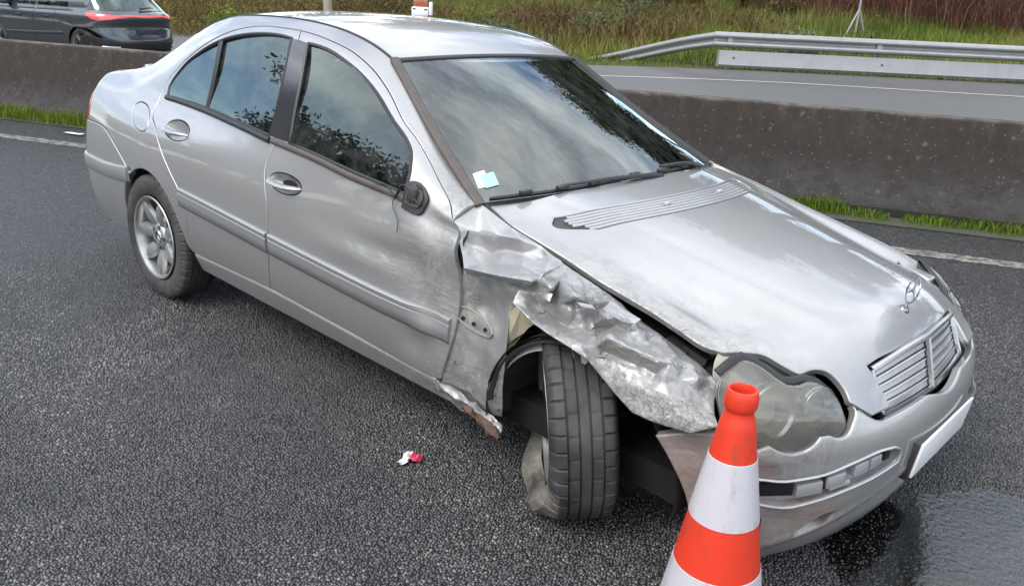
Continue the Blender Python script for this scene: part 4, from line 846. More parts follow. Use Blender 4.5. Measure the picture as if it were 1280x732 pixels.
def brown_b(P):
    a = np.degrees(np.arctan2(-P[:, 1], P[:, 0]-2.88)); z = P[:, 2]; k = np.clip((a-38)/14, 0, 1)*np.clip((.395-z)/.02, 0, 1)+np.clip((a-58)/8, 0, 1); return np.clip(k, 0, 1)*np.clip((z-.20)/.03, .35, 1)
bump = panel('front_bumper', segsB, bumper_s, M['paint_worn'], CAR, holes=[T_slot, T_lowslot, slot_l], sp=.020, sc2=NS, gap=.002, flange=.02, rnd=.006, hflange=.022, attrs={'brown': brown_b, 'wear': lambda P: np.clip((-.45-P[:, 1])/.2, 0, 1)*.5})
panel('slot_backing', T_slot, bumper_s, M['plastic_silver'], bump, sp=.02, sc2=NS, gap=-.004, off=-.026, flange=.002, rnd=.001)
panel('slot_backing', slot_l, bumper_s, M['plastic_silver'], bump, sp=.03, sc2=NS, gap=-.004, off=-.026, flange=.002, rnd=.001)
panel('slot_backing', T_lowslot, bumper_s, M['dark'], bump, sp=.02, sc2=NS, gap=-.004, off=-.03, flange=.002, rnd=.001)
def bump_clip(a, z, w_, h_, d_, mat, dz=0.0, name='strip_clip'):
    P, N = surf_n(bumper_s, np.array([[a, z]])); n = Vector(N[0]); t = Vector((0, 0, 1)).cross(n).normalized(); u = n.cross(t)
    sl = math.atan2(.16, 1); t2 = (t*math.cos(sl)+u*math.sin(sl)); u2 = n.cross(t2)
    R = Matrix((n, t2, u2)).transposed(); mb = MB(); mb.bbox(P[0]-N[0]*.016, (d_, w_, h_), .005, R); return mb.build(name, mat, bump)
for a, z, w_, h_, d_ in ((-.475, .405, .075, .040, .03), (-.415, .425, .06, .038, .034), (-.40, .405, .07, .015, .03), (-.35, .445, .05, .040, .032), (-.315, .452, .03, .038, .03), (-.295, .452, .02, .034, .022)):
    bump_clip(a, z, w_, h_, d_, M['plastic_silver'])
bump_clip(-.55, .40, .085, .045, .012, M['dark'], name='broken_opening'); bump_clip(-.438, .42, .022, .045, .022, M['dark'], name='broken_opening'); bump_clip(-.268, .462, .03, .045, .014, M['dark'], name='broken_opening')
sl_loop = [p for s in T_slot for p in list(map(tuple, cr_curve(np.array(s)*NS, .02)/NS))[:-1]]; sl_loop.append(sl_loop[0])
P, N = surf_n(bumper_s, np.array(sl_loop)); mb = MB(); mb.tube(P+N*.001, .0045, 6, cap=False); mb.build('slot_rim', M['plastic_silver'], bump)
# loose rubbing strip hanging off the far side
mb = MB(); tp_ = [(3.352, .385, .60), (3.372, .405, .555), (3.394, .425, .50), (3.413, .437, .445), (3.428, .444, .395), (3.422, .442, .362)]
mb.tube(cr_curve(np.array(tp_), .012), [.012+.012*min(i/8, 1)+.003*math.sin(i*1.9) for i in range(len(cr_curve(np.array(tp_), .012)))], 8, flat=.4); mb.build('loose_strip', M['plastic_silver'], bump)
# number plate (blank) on a black carrier
mb = MB(); mb.bbox((3.455, -.01, .405), (.03, .47, .125), .004, Matrix.Rotation(rad(6), 3, 'Y')); pc = mb.build('plate_carrier', M['plastic'], bump)
mb = MB(); mb.bbox((3.474, -.006, .407), (.008, .46, .11), .002, Matrix.Rotation(rad(6), 3, 'Y')); mb.build('number_plate', M['white'], bump)
def nose_i(k): return lambda a, z: nose(a, z, -k)
def headlight(sg):
    T = [[(a*sg, z) for a, z in s] for s in T_head]; T = T if sg > 0 else [s[::-1] for s in T][::-1]
    big = [[(a*1.0, z) for a, z in s] for s in T]
    out = [p for s in T for p in s]; ca = sum(p[0] for p in out)/len(out); cz = sum(p[1] for p in out)/len(out)
    big_ = [[(ca+(a-ca)*1.05, z-.028*np.clip((.60-z)/.05, 0, 1)+.004) for a, z in s] for s in T]
    h = panel('headlight', big_, lambda a, z: nose(a, z, -.012)+np.array((.016, -.01*sg, .010))*(np.exp(-((a+.565*sg)/.12)**2-((z-.62)/.10)**2)+.8*np.exp(-((a+.445*sg)/.07)**2-((z-.61)/.07)**2))[..., None], M['lens'], CAR, sp=.015, sc2=NS, gap=.003, off=.0, rnd=.008, flange=.02)
    panel('lamp_housing', [[(ca+(a-ca)*1.12, cz+(z-cz)*1.10) for a, z in s] for s in T], nose_i(.11), M['lamp_inner'], h, sp=.03, sc2=NS, gap=0, rnd=.001, flange=.0)
    lp = [p for s in T for p in list(map(tuple, cr_curve(np.array(s)*NS, .02)/NS))[:-1]]; lp.append(lp[0]); L = np.array(lp); tp = [tuple(p) for p in T[0][5:]]+[tuple(p) for p in T[1][1:-1]] if sg > 0 else [tuple(p) for p in T[-2][1:]]+[tuple(p) for p in T[-1][1:7]]
    P1 = nose(ca+(L[:, 0]-ca)*1.0, cz+(L[:, 1]-cz)*1.0, -.004); P2 = nose(ca+(L[:, 0]-ca)*1.03, cz+(L[:, 1]-cz)*1.0-.02, -.11)
    mb = MB(); mb.grid(np.stack([P1, P2], 1)); mb.build('lamp_shroud', M['plastic'], h)
    ribbon('lamp_seal', [(a*1.0, z+.014) for a, z in tp], lambda a, z: nose(a, z), M['trim'], h, NS, width=.026, height=.010, off=-.016)
    for a, z, r in ((-.575*sg, .594, .076), (-.445*sg, .600, .054)):
        p = Vector(nose(np.array([a]), np.array([z]), -.06)[0]); ax = Vector((.93, .35*(-sg), .10)).normalized()
        Mx = Matrix.Translation(p) @ ax.to_track_quat('Z', 'Y').to_matrix().to_4x4(); mb = MB()
        mb.lathe([(r, 0), (r*.96, -.012), (r*.8, -.045), (r*.5, -.07), (r*.22, -.08), (.001, -.082)], 28, Mx); mb.lathe([(r*1.0, 0), (r*1.03, -.004)], 28, Mx)
        mb.lathe([(.012, -.08), (.012, -.04), (.001, -.036)], 10, Mx); rf_ = mb.build('reflector', M['lamp_bowl'], h)
        if sg < 0: continue
        mb = MB(); mb.lathe([(r*.93, .022), (r*1.02, .030), (r*1.08, .026), (r*1.10, .008), (r*.98, .0)], 36, Mx, close=True); mb.build('lamp_bezel', M['chrome_worn'], rf_)
    return h
headlight(1)
headlight(-1)

# ---------------------------------------------------------------- undamaged left wing
zz = lambda s, z: (s, float(tz(s, z)[0]))
archl = arcseg(2.70, .325, .352, 172, 20)
panel('front_wing', [[(2.175, 1.0), (2.1537, .6806)], T_fdoor[1], [T_fdoor[1][-1], archl[0]], archl, [archl[-1], zz(3.06, .50)], [zz(3.06, .50), zz(3.05, .60), zz(3.10, .66), zz(3.18, .655)], [zz(3.18, .655), (3.19, 1.0)], [(3.19, 1.0), (3.03, 1.0), (2.9, 1.0), (2.6, 1.0), (2.175, 1.0)]], side_l, M['paint'], CAR, sp=.024, sc2=SS, gap=.002)
# ---------------------------------------------------------------- crushed right wing
def cgrid(rows, nu, nv, soft=.6):
    """fine grid through a control grid: partly smooth, partly faceted"""
    A = np.array(rows, float); r, c = A.shape[:2]
    def up(A, n, ax):
        A = np.moveaxis(A, ax, 0); k = np.arange(len(A)); q = np.linspace(0, len(A)-1, n)
        lin = np.stack([[np.interp(q, k, A[:, j, d]) for d in range(3)] for j in range(A.shape[1])], 0).transpose(2, 0, 1)
        smo = np.stack([[pchip(k, A[:, j, d], q) for d in range(3)] for j in range(A.shape[1])], 0).transpose(2, 0, 1)
        return np.moveaxis(lin*(1-soft)+smo*soft, 0, ax)
    return up(up(A, nv, 1), nu, 0)
def vnoise(P, sc_, seed=0.0, oct_=3):
    return np.array([mnoise.fractal(Vector(p)*sc_+Vector((seed, seed*1.7, -seed)), .9, 2.1, oct_) for p in P.reshape(-1, 3)]).reshape(P.shape[:-1])
def ridge(P, sc_, seed=0.0):
    return np.array([1-abs(mnoise.noise(Vector(p)*sc_+Vector((seed, -seed, seed*.3))))*2.4 for p in P.reshape(-1, 3)]).reshape(P.shape[:-1])
def gn(G):
    n = np.cross(np.gradient(G, axis=0), np.gradient(G, axis=1)); n /= np.maximum(np.linalg.norm(n, axis=-1, keepdims=True), 1e-9)
    return n*np.where((n*np.array((.2, -1, .5))).sum(-1, keepdims=True) < 0, -1, 1)
def sheet(name, G, mat, parent, th=.003):
    """bent sheet of steel with a little thickness"""
    n = gn(G); mb = MB(); nu, nv = G.shape[:2]; mb.grid(G, flip=False)
    B = G-n*th; b = mb.grid(B, flip=True)
    e = [(i*nv) for i in range(nu)] + [(nu-1)*nv+j for j in range(1, nv)] + [i*nv+nv-1 for i in range(nu-2, -1, -1)] + [j for j in range(nv-2, 0, -1)]
    for i in range(len(e)):
        p, q = e[i], e[(i+1) % len(e)]; mb.f.append((p, q, b+q, b+p)); mb.m.append(0)
    f0 = mb.f[0]; A = [np.array(mb.v[i]) for i in f0[:3]]
    if np.cross(A[1]-A[0], A[2]-A[0]) @ n[0, 0] < 0: mb.f = [f[::-1] for f in mb.f]
    return mb.build(name, mat, parent, smooth=34)
def crumpled(name, V, T, nb, mat, parent, lev=3, relax=2, disp=None, th=.003):
    """sheet folded along the edges of a hand-placed facet mesh; the folds are only slightly rounded"""
    bm = bmesh.new(); vs = [bm.verts.new(p) for p in V]
    for t in T: bm.faces.new([vs[i] for i in t])
    bmesh.ops.delete(bm, geom=[v for v in bm.verts if not v.link_faces], context='VERTS'); bmesh.ops.recalc_face_normals(bm, faces=bm.faces[:]); bm.normal_update()
    if sum(f.normal.y*f.calc_area() for f in bm.faces) > 0: bmesh.ops.reverse_faces(bm, faces=bm.faces[:])
    for _ in range(lev): bmesh.ops.subdivide_edges(bm, edges=bm.edges[:], cuts=1, use_grid_fill=True); bmesh.ops.triangulate(bm, faces=bm.faces[:])
    bm.verts.index_update(); n = len(bm.verts); P = np.array([v.co for v in bm.verts]); bd = np.array([v.is_boundary for v in bm.verts]); ed = np.array([(e.verts[0].index, e.verts[1].index) for e in bm.edges])
    deg = np.maximum(np.bincount(ed.ravel(), minlength=n), 1)[:, None]
    for _ in range(relax):
        A = np.zeros_like(P); np.add.at(A, ed[:, 0], P[ed[:, 1]]); np.add.at(A, ed[:, 1], P[ed[:, 0]]); A /= deg; P = np.where(bd[:, None], P, P*.45+A*.55)
    for v, p in zip(bm.verts, P): v.co = p
    bm.normal_update(); N = np.array([v.normal for v in bm.verts]); k = np.where(bd, .25, 1.0)
    P = P+N*(disp(P)*k)[:, None]
    F = [[v.index for v in f.verts] for f in bm.faces]; be = [(e.verts[0].index, e.verts[1].index) for e in bm.edges if e.is_boundary]; bm.free()
    mb = MB(); mb.add(P, F); q = mb.add(P-N*th, [f[::-1] for f in F]); mb.f += [(i, j, q+j, q+i) for i, j in be]; mb.m += [0]*len(be)
    return mb.build(name, mat, parent, smooth=24)
def wing_disp(P):
    S_ = P*np.array((.5, 1, 1)); k = np.clip((P[:, 0]-2.42)/.12, 0, 1)
    return k*(.0024*np.maximum(ridge(S_, 15, 2.1), -.7)+.0020*np.maximum(ridge(P, 24, 5.3), -.8)+.0012*ridge(P, 48, 7.7)+.0005*vnoise(P, 110, 1.3))+.0005*vnoise(P, 30, 2)
wing = crumpled('front_wing', WING_V, WING_T, WING_B, M['paint_wreck'], CAR, disp=wing_disp); wing['label'] = 'crumpled front wing torn open over the wheel'
co_ = np.array([v.co for v in wing.data.vertices]); set_attr(wing.data, 'wear', np.clip((co_[:, 0]-2.40)/.15, .3, 1)*.62); set_attr(wing.data, 'scrape', np.clip((co_[:, 0]-2.86)/.05, 0, 1)*np.clip((.655-co_[:, 2]+.0*co_[:, 0])/.03, 0, 1)*np.clip((-.80-co_[:, 1])/.02, 0, 1))
for q_ in FLAKES:
    k_ = len(q_); c_ = np.mean(q_, 0)+np.array((0, -.004, .003)); fk = crumpled('torn_flake', list(q_)+[tuple(c_)], [(i, (i+1) % k_, k_) for i in range(k_)], k_, M['paint_wreck'], wing, lev=2, relax=1, disp=lambda P: .003*ridge(P, 40, 3.0), th=.002)
    set_attr(fk.data, 'wear', np.full(len(fk.data.vertices), .35))
L = cgrid(FENDER_LOW, 34, 30, .7); n0 = gn(L); I, J = np.meshgrid(np.linspace(0, 1, 34), np.linspace(0, 1, 30), indexing='ij')
L = L+n0*((.011*vnoise(L, 8, 3)+.006*np.maximum(ridge(L, 11, 5), -.6)*np.clip(J*1.5-.1, .2, 1)+.002*ridge(L, 30, 2))*np.minimum(1, np.minimum(J, 1-J)*8))[..., None]
lowp = sheet('wing_lower', L, M['paint_wreck'], wing)
co_ = np.array([v.co for v in lowp.data.vertices]); set_attr(lowp.data, 'wear', .35+.65*np.clip((2.32-co_[:, 0])/.10, 0, 1)*np.clip((co_[:, 2]-.52)/.1, 0, 1)+.5*np.clip((.50-co_[:, 2])/.08, 0, 1))
# slot with three mounting holes
def at_low(i, j):
    i, j = i*33, j*29; a, b = int(min(i, 32)), int(min(j, 28)); fi, fj = i-a, j-b
    return (L[a, b]*(1-fi)*(1-fj)+L[a+1, b]*fi*(1-fj)+L[a, b+1]*(1-fi)*fj+L[a+1, b+1]*fi*fj)
nl = gn(L)[15, 12]; mb = MB(); sp_ = [at_low(.385+.055*math.sin(t)*1.0+.08*math.cos(t)*.55, .42+.33*math.cos(t)) for t in np.linspace(0, 2*math.pi, 33)]
mb.tube([Vector(p)+Vector(nl)*.003 for p in sp_], .004, 6, cap=False); mb.build('strip_recess', M['paint_worn'], lowp)
for q in (.24, .42, .60):
    p = Vector(at_low(.36+.1*q, q)); mb = MB(); mb.lathe([(.0001, .0045), (.0065, .0045), (.0065, -.002)], 12, Matrix.Translation(p) @ Vector(nl).to_track_quat('Z', 'Y').to_matrix().to_4x4()); mb.build('bolt_hole', M['dark'], lowp)
# torn sill end and the rusty flap
T_ = cgrid(SILL_TEAR, 12, 40, .3); n0 = gn(T_); T_ = T_+n0*(.012*ridge(T_, 14, 3)+.006*vnoise(T_, 40, 2))[..., None]; sheet('torn_sill', T_, M['paint_wreck'], wing)
T2 = T_[:7, 16:]*np.array((1, 1, 1))+np.array((.01, -.022, -.008)); T2 = T2+gn(T2)*(.010*ridge(T2, 18, 9))[..., None]; sheet('torn_sill', T2, M['rust'], wing)
k = MB(); P = np.array(BEIGE_FLAP); k.add(list(P)+list(P+np.array((-.004, .004, 0))), [tuple(range(len(P))), tuple(range(2*len(P)-1, len(P)-1, -1))]); k.build('bent_flange', M['beige'], wing, smooth=0)
# inner wing, beam and broken brackets seen through the gap under the bonnet edge
mb = MB(); A = np.radians(np.linspace(25, 165, 20)); Y = np.linspace(-.845, -.60, 5)
G2 = np.array([[(2.70+.345*math.cos(a), y+.02, .32+.345*math.sin(a)) for y in Y] for a in A]); mb.grid(G2)
A = np.radians(np.linspace(20, 175, 26)); 
mb.tube([(2.69+.332*math.cos(a), -.80, .315+.322*math.sin(a)) for a in A[8:]], [.018]*(len(A)-8), 6, flat=.35); mb.build('wing_liner', M['alloy_dark'], wing)
mb = MB(); A = np.radians(np.linspace(78, 172, 18)); G2 = np.array([[(2.66+r*math.cos(a), -.80+.02*k, .315+r*math.sin(a)) for k, r in enumerate((.285, .30, .318))] for a in A]); mb.grid(G2); mb.build('liner_lip', M['plastic_grey'], wing)
mb = MB()
for i in range(16):
    q = i/15; p = Vector((2.30+.82*q, -.665+.05*math.sin(q*9), .86-.215*q)); 
    mb.box(p+Vector((0, .02, -.045)), (.075, .05, .03+.02*math.sin(i*2.3)), Matrix.Rotation(.25, 3, 'Y') @ Matrix.Rotation(.3*math.sin(i*3.1), 3, 'X'))
mb.build('inner_wing_rail', M['alloy_dark'], CAR)
rr = random.Random(5)
for i in range(12):
    mb = MB(); p = Vector((2.96+.14*rr.random(), -.66+.10*rr.random(), .53+.10*rr.random())); mb.box(p, (.05+.05*rr.random(), .012, .02+.03*rr.random()), Matrix.Rotation(rr.random()*3, 3, 'X') @ Matrix.Rotation(rr.random()*3, 3, 'Z')); mb.build('broken_bracket', M['plastic'], CAR)
mb = MB(); mb.bbox((3.10, -.71, .655), (.012, .07, .05), .003, Matrix.Rotation(.5, 3, 'Z')); mb.bbox((3.115, -.70, .625), (.04, .04, .03), .006, Matrix.Rotation(-.5, 3, 'Z')); mb.build('bracket_plate', M['chrome_worn'], CAR)
mb = MB(); 
for P_ in ([(3.0, -.80, .545), (3.04, -.79, .53), (3.10, -.77, .545), (3.16, -.74, .535)], [(2.98, -.79, .55), (3.05, -.785, .535), (3.12, -.755, .53)]): mb.tube(P_, .011, 6)
mb.build('torn_seam', M['rust'], bump)
# ---------------------------------------------------------------- underbody, engine bay
mb = MB(); mb.box((1.3, 0, .27), (3.9, 1.36, .10)); mb.box((1.25, 0, .36), (1.75, 1.52, .22)); mb.box((2.76, 0, .45), (.85, 1.0, .38)); mb.box((2.75, 0, .665), (.75, .9, .08)); mb.box((-.55, 0, .5), (.6, 1.0, .5)); mb.box((2.25, 0, .55), (.16, 1.45, .55)); mb.box((3.1, 0, .40), (.26, 1.15, .36))
mb.build('underbody', M['dark'], CAR)
# ---------------------------------------------------------------- wheels
def tyre_mesh(R=.316, Rr=.205, W=.192, n=360, flat=False, contact=None):
    h = W/2
    prof = [(Rr, h*.74), (Rr+.012, h*.90), (Rr+.040, h*1.02), (Rr+.070, h*1.03), (R-.022, h*.97), (R-.008, h*.88), (R-.0035, h*.80)]
    gro = []
    for c in (.52, .17, -.17, -.52):
        w_ = .035
        gro += [(R-.0005 if abs(c) < .3 else R-.002, h*(c+w_+.09)), (R-.001, h*(c+w_)), (R-.009, h*(c+w_*.8)), (R-.009, h*(c-w_*.8)), (R-.001, h*(c-w_))]
    prof = prof+gro+[(r, -y) for r, y in prof[::-1]]
    P = np.array(prof); k = len(P); A = np.linspace(0, 2*math.pi, n+1)[:-1]
    rr_ = np.repeat(P[None, :, 0], n, 0).copy(); yy = np.repeat(P[None, :, 1], n, 0).copy()
    for i in range(n):
        if i % 9 == 0:
            for j in range(k):
                y = abs(P[j, 1])/h
                if .60 < y < .99 and P[j, 0] > R-.03: rr_[i, j] -= .009
        if i % 12 == 5:
            for j in range(k):
                if .22 < abs(P[j, 1])/h < .46: rr_[i, j] -= .004
    G = np.stack([rr_*np.cos(A)[:, None], yy, rr_*np.sin(A)[:, None]], -1)
    return G, P
def wheel(loc, heading, name_mat, flat=False, sgn=-1, camber=0.0):
    """sgn -1: right-hand wheel (outer face towards -y)"""
    G, P = tyre_mesh(); 
    Rm = Matrix.Translation(loc) @ Matrix.Rotation(heading, 4, 'Z') @ Matrix.Rotation(camber, 4, 'X')
    if sgn > 0: G = G*np.array((1, -1, 1))
    out = -1.0 if sgn < 0 else 1.0
    # sag of the contact patch, and the unseated bead of the flat tyre
    G = G.copy(); low = G[..., 2] < -.296; G[..., 2] = np.where(low, -.296-(G[..., 2]+.296)*-.55, G[..., 2])
    if flat:
        r = np.hypot(G[..., 0], G[..., 2]); ang = np.arctan2(G[..., 2], G[..., 0])
        k = np.exp(-((np.abs(ang+math.pi/2))/.85)**2)                  # around the bottom
        side_w = np.clip((G[..., 1]*out-.05)/.05, 0, 1)*np.clip((.312-r)/.05, 0, 1)
        G[..., 1] += out*.085*k*side_w*(1+.25*np.sin(ang*5)); G[..., 2] -= .02*k*side_w
    n, kk = G.shape[:2]; mb = MB(); V = np.array([Rm @ Vector(p) for p in G.reshape(-1, 3)]).reshape(n, kk, 3); V = np.concatenate([V, V[:1]], 0)
    mb.grid(V); w_ = MB()
    if flat:
        for i in range(len(mb.f)):
            j = i % (kk-1)
            a_ = 2*math.pi*(i//(kk-1))/n
            if (j < 5 if sgn > 0 else j >= kk-7) and math.sin(a_) < -.35: mb.m[i] = 1
    # rim: dished barrel, flange and seven kite-shaped spokes
    o = out; S = Matrix.Diagonal((1, 1, 1, 1)); Mx = Rm @ Matrix(((1, 0, 0, 0), (0, 0, o, 0), (0, 1, 0, 0), (0, 0, 0, 1)))   # lathe axis -> outward
    w_.lathe([(.205, .085), (.211, .092), (.208, .097), (.199, .094), (.192, .080), (.184, .02), (.18, -.07)], 56, Mx)
    w_.lathe([(.072, .02), (.072, .055), (.060, .068), (.034, .070), (.033, .064), (.001, .066)], 32, Mx)
    for q in range(7):
        a = 2*math.pi*q/7+.35; u = Vector((math.cos(a), math.sin(a), 0)); v = Vector((-math.sin(a), math.cos(a), 0)); z = Vector((0, 0, 1))
        pts = []
        for r, hw, hz in ((.055, .020, .060), (.085, .030, .070), (.120, .038, .080), (.155, .030, .084), (.188, .015, .082), (.197, .012, .080)):
            pts.append([u*r+v*hw+z*(hz-.022), u*r+v*hw*.80+z*(hz-.003), u*r+z*(hz+.003), u*r-v*hw*.80+z*(hz-.003), u*r-v*hw+z*(hz-.022)])
        w_.grid(np.array([[Mx @ p for p in row] for row in pts]))
    wo = w_.build('wheel', M['alloy'], CAR, smooth=45)
    mb.build('tyre', [M['tyre'], M['tyre_dirty']], wo, smooth=32)
    b = MB(); b.lathe([(.0001, .0), (.17, .0), (.17, -.03)], 32, Mx); b.build('brake_disc', M['alloy_dark'], wo)
    for q in range(5):
        c = MB(); a = 2*math.pi*q/5; c.lathe([(.010, .066), (.010, .071), (.006, .072), (.005, .06)], 10, Mx @ Matrix.Translation((.053*math.cos(a), .053*math.sin(a), 0))); c.build('wheel_bolt', M['alloy_dark'], wo)
    c = MB(); c.lathe([(.034, .070), (.031, .0735), (.026, .072)], 28, Mx)
    for q in range(3):
        a = math.pi/2+2*math.pi*q/3; e = Vector((math.cos(a), math.sin(a), 0)); f = Vector((-math.sin(a), math.cos(a), 0)); c.add([Mx @ (f*.006+Vector((0, 0, .071))), Mx @ (e*.029+Vector((0, 0, .072))), Mx @ (-f*.006+Vector((0, 0, .071))), Mx @ Vector((0, 0, .0755))], [(0, 1, 3), (1, 2, 3)])
    c.build('hub_cap', M['chrome_worn'], wo)
    return wo
wheel((0, -.735, .312), rad(1), None)
wheel((0, .735, .312), 0, None, sgn=1)
fw = wheel((2.595, -.662, .335), rad(-44), None, flat=True, camber=rad(6)); fw['label'] = 'front wheel turned sideways with flat muddy tyre'
wheel((2.715, .745, .33), rad(-20), None, sgn=1)
mb = MB(); mb.tube([(2.62, -.72, .33), (2.68, -.45, .30), (2.7, -.1, .28)], .03, 8); mb.tube([(2.75, -.6, .25), (2.6, -.3, .22)], .022, 8); mb.tube([(2.62, -.60, .30), (2.60, -.55, .62)], .045, 10); mb.build('suspension', M['alloy_dark'], CAR)
# ---------------------------------------------------------------- stump of the torn-off mirror
_mc = np.mean(np.array(T_mirror[0][:-1]), 0); Tm = [[tuple(_mc+(np.array(p)-_mc)*.9) for p in T_mirror[0]]]
ml = panel('mirror_base', Tm, side_r, M['plastic'], CAR, sp=.012, sc2=SS, gap=0, off=.012, rnd=.003, flange=.016)
panel('mirror_pad', [[tuple(_mc+(np.array(p)-_mc)*.62) for p in T_mirror[0]]], side_r, M['alloy_dark'], ml, sp=.012, sc2=SS, gap=0, off=.019, rnd=.002, flange=.006)
c0 = np.mean(np.array(T_mirror[0][:-1]), 0); mb = MB()
for du, dv, rx, ry in ((-.012, .03, .013, .004), (.015, -.02, .015, .004), (.0, .08, .01, .004), (-.02, -.04, .012, .003)):
    P, N = surf_n(side_r, np.array([[c0[0]+du, c0[1]+dv]])); mb.tube([P[0]+N[0]*.018+np.array((-rx, 0, .01)), P[0]+N[0]*.032, P[0]+N[0]*.020+np.array((rx, 0, -.012))], ry, 6)
P, N = surf_n(side_r, np.array([[c0[0]-.005, c0[1]]])); mb.bbox(P[0]+N[0]*.026, (.035, .02, .045), .005); mb.build('mirror_bracket', M['alloy_dark'], ml)
def sp_wire(uv, off, r):
    P, N = surf_n(side_r, np.array(uv)); Q = cr_curve(P+N*np.array(off)[:, None], .006); mb = MB(); mb.tube(Q, r, 6); mb.build('loose_wire', M['trim'], ml)
sp_wire([(c0[0]+.01, c0[1]+.03), (c0[0]-.055, c0[1]+.02), (c0[0]-.085, c0[1]-.055), (c0[0]-.15, c0[1]-.03), (c0[0]-.21, c0[1]-.035)], [.03, .035, .02, .012, .02], .0032)
sp_wire([(c0[0]-.06, c0[1]-.01), (c0[0]-.10, c0[1]-.10), (c0[0]-.05, c0[1]-.17), (c0[0]-.045, c0[1]-.20)], [.025, .012, .01, .012], .0018)
# ---------------------------------------------------------------- cabin
def soft(c, d, b, R=None, name='seat', mat=None, parent=None):
    bm = bmesh.new(); bmesh.ops.create_cube(bm, size=1)
    for v in bm.verts: v.co = Vector((v.co.x*d[0], v.co.y*d[1], v.co.z*d[2]))
    bmesh.ops.bevel(bm, geom=bm.edges[:], offset=b, segments=4, affect='EDGES', profile=.5); mb = MB(); mb.bm(bm, (R or Matrix.Identity(3)).to_4x4(), Vector(c)); return mb.build(name, mat or M['seat'], parent or CAR, smooth=60)
for y in (-.36, .36):
    s_ = soft((1.28, y, .48), (.50, .50, .16), .05, Matrix.Rotation(rad(-6), 3, 'Y'), 'front_seat')
    soft((1.00, y, .80), (.14, .48, .60), .05, Matrix.Rotation(rad(-16), 3, 'Y'), 'backrest', parent=s_); soft((.90, y, 1.16), (.09, .26, .17), .04, Matrix.Rotation(rad(-10), 3, 'Y'), 'headrest', parent=s_)
s_ = soft((.28, 0, .50), (.48, 1.25, .16), .05, None, 'rear_seat'); soft((.0, 0, .82), (.14, 1.22, .52), .05, Matrix.Rotation(rad(-22), 3, 'Y'), 'backrest', parent=s_)
soft((1.92, 0, .80), (.34, 1.36, .22), .07, Matrix.Rotation(rad(8), 3, 'Y'), 'dashboard', M['dash'])
mb = MB(); mb.tube([Vector((1.58, .36, .82))+Matrix.Rotation(rad(-62), 3, 'Y') @ Vector((.185*math.cos(a), .185*math.sin(a), 0)) for a in np.linspace(0, 2*math.pi, 37)], .015, 8, cap=False); mb.tube([(1.60, .36, .82), (1.85, .36, .74)], .045, 10); mb.tube([(1.57, .20, .82), (1.6, .36, .82), (1.57, .52, .82)], .02, 6); mb.build('steering_wheel', M['plastic'], CAR)
hl = MB(); xs = np.linspace(.1, 1.48, 16); vs = np.linspace(-.94, .94, 12); X, V = np.meshgrid(xs, vs, indexing='ij'); hl.grid(top(X.ravel(), V.ravel()).reshape(16, 12, 3)-np.array((0, 0, .035))); hl.build('headlining', M['seat'], CAR)
mb = MB(); mb.bbox((1.38, 0, 1.255), (.03, .24, .06), .01); mb.tube([(1.40, 0, 1.27), (1.50, 0, 1.31)], .012, 6); mb.build('rear_view_mirror', M['plastic'], CAR)
mb = MB(); mb.box((-.42, 0, 1.0), (.45, 1.15, .02)); mb.build('parcel_shelf', M['dash'], CAR)
# warning lamp on the far side of the roof
bl = thing('roof_marker', 'small white plastic lamp box with clip standing on the car roof', 'lamp')
# ================================================================ setting
def add_plane_grid(name, xs, ys, zf, mat, kind='structure'):
    X, Y = np.meshgrid(xs, ys, indexing='ij'); Z = zf(X, Y); mb = MB(); mb.grid(np.stack([X, Y, Z], -1)); o = mb.build(name, mat, smooth=60); tag(o, kind=kind); return o
def asphalt(name):
    """coarse open-graded asphalt: dark stones with damp, sky-lit tops and deep gaps between them"""
    m = NT(name); v = m.co('Object'); wv = m.n('ShaderNodeVectorMath', operation='ADD'); m.l(v, wv.inputs[0]); ns = m.n('ShaderNodeTexNoise'); m.l(v, ns.inputs['Vector']); ns.inputs['Scale'].default_value = 60; ns.inputs['Detail'].default_value = 2
    sc_ = m.n('ShaderNodeVectorMath', operation='SCALE'); m.l(ns.outputs['Color'], sc_.inputs[0]); sc_.inputs['Scale'].default_value = .010; m.l(sc_.outputs[0], wv.inputs[1]); q = wv.outputs[0]
    K = 78
    cid = m.vor(q, K, 'F1', 'Color'); e1 = m.vor(q, K, 'DISTANCE_TO_EDGE', 'Distance'); d1 = m.vor(q, K, 'F1', 'Distance'); e2 = m.vor(q, 165, 'DISTANCE_TO_EDGE', 'Distance')
    sepc = m.n('ShaderNodeSeparateColor'); m.l(cid, sepc.inputs[0])
    st = m.ramp(sepc.outputs[0], (0, rgb(.038, .037, .037)), (.55, rgb(.074, .072, .071)), (.86, rgb(.125, .121, .118)), (.97, rgb(.22, .21, .20)), (1, rgb(.32, .31, .29)))
    big = m.noise(v, .8, 5, .6); mid = m.noise(v, 5, 6, .65); fine = m.noise(v, 300, 3)
    gap = m.ramp(e1, (.02, 0), (.20, 1)); col = m.mix(gap, rgb(.008, .008, .009), st); col = m.mix(m.math('MULTIPLY', m.ramp(mid, (.35, .5), (.65, 0)), .6), col, rgb(.02, .02, .021)); col = m.mix(m.ramp(big, (.38, .3), (.66, 0)), col, rgb(.022, .022, .023))
    dome = m.math('MULTIPLY', m.ramp(e1, (0, 0), (.10, .55), (.32, 1)), m.math('MULTIPLY_ADD', sepc.outputs[1], .75, .45))       # stones stand at different heights
    h = m.math('ADD', dome, m.math('MULTIPLY', m.ramp(e2, (0, 0), (.2, 1)), .18)); h = m.math('ADD', h, m.math('MULTIPLY', fine, .16))
    r = m.mixf(sepc.outputs[2], .26, .58)
    return m, v, col, r, h
m, v, col, r, h = asphalt('wet coarse asphalt')
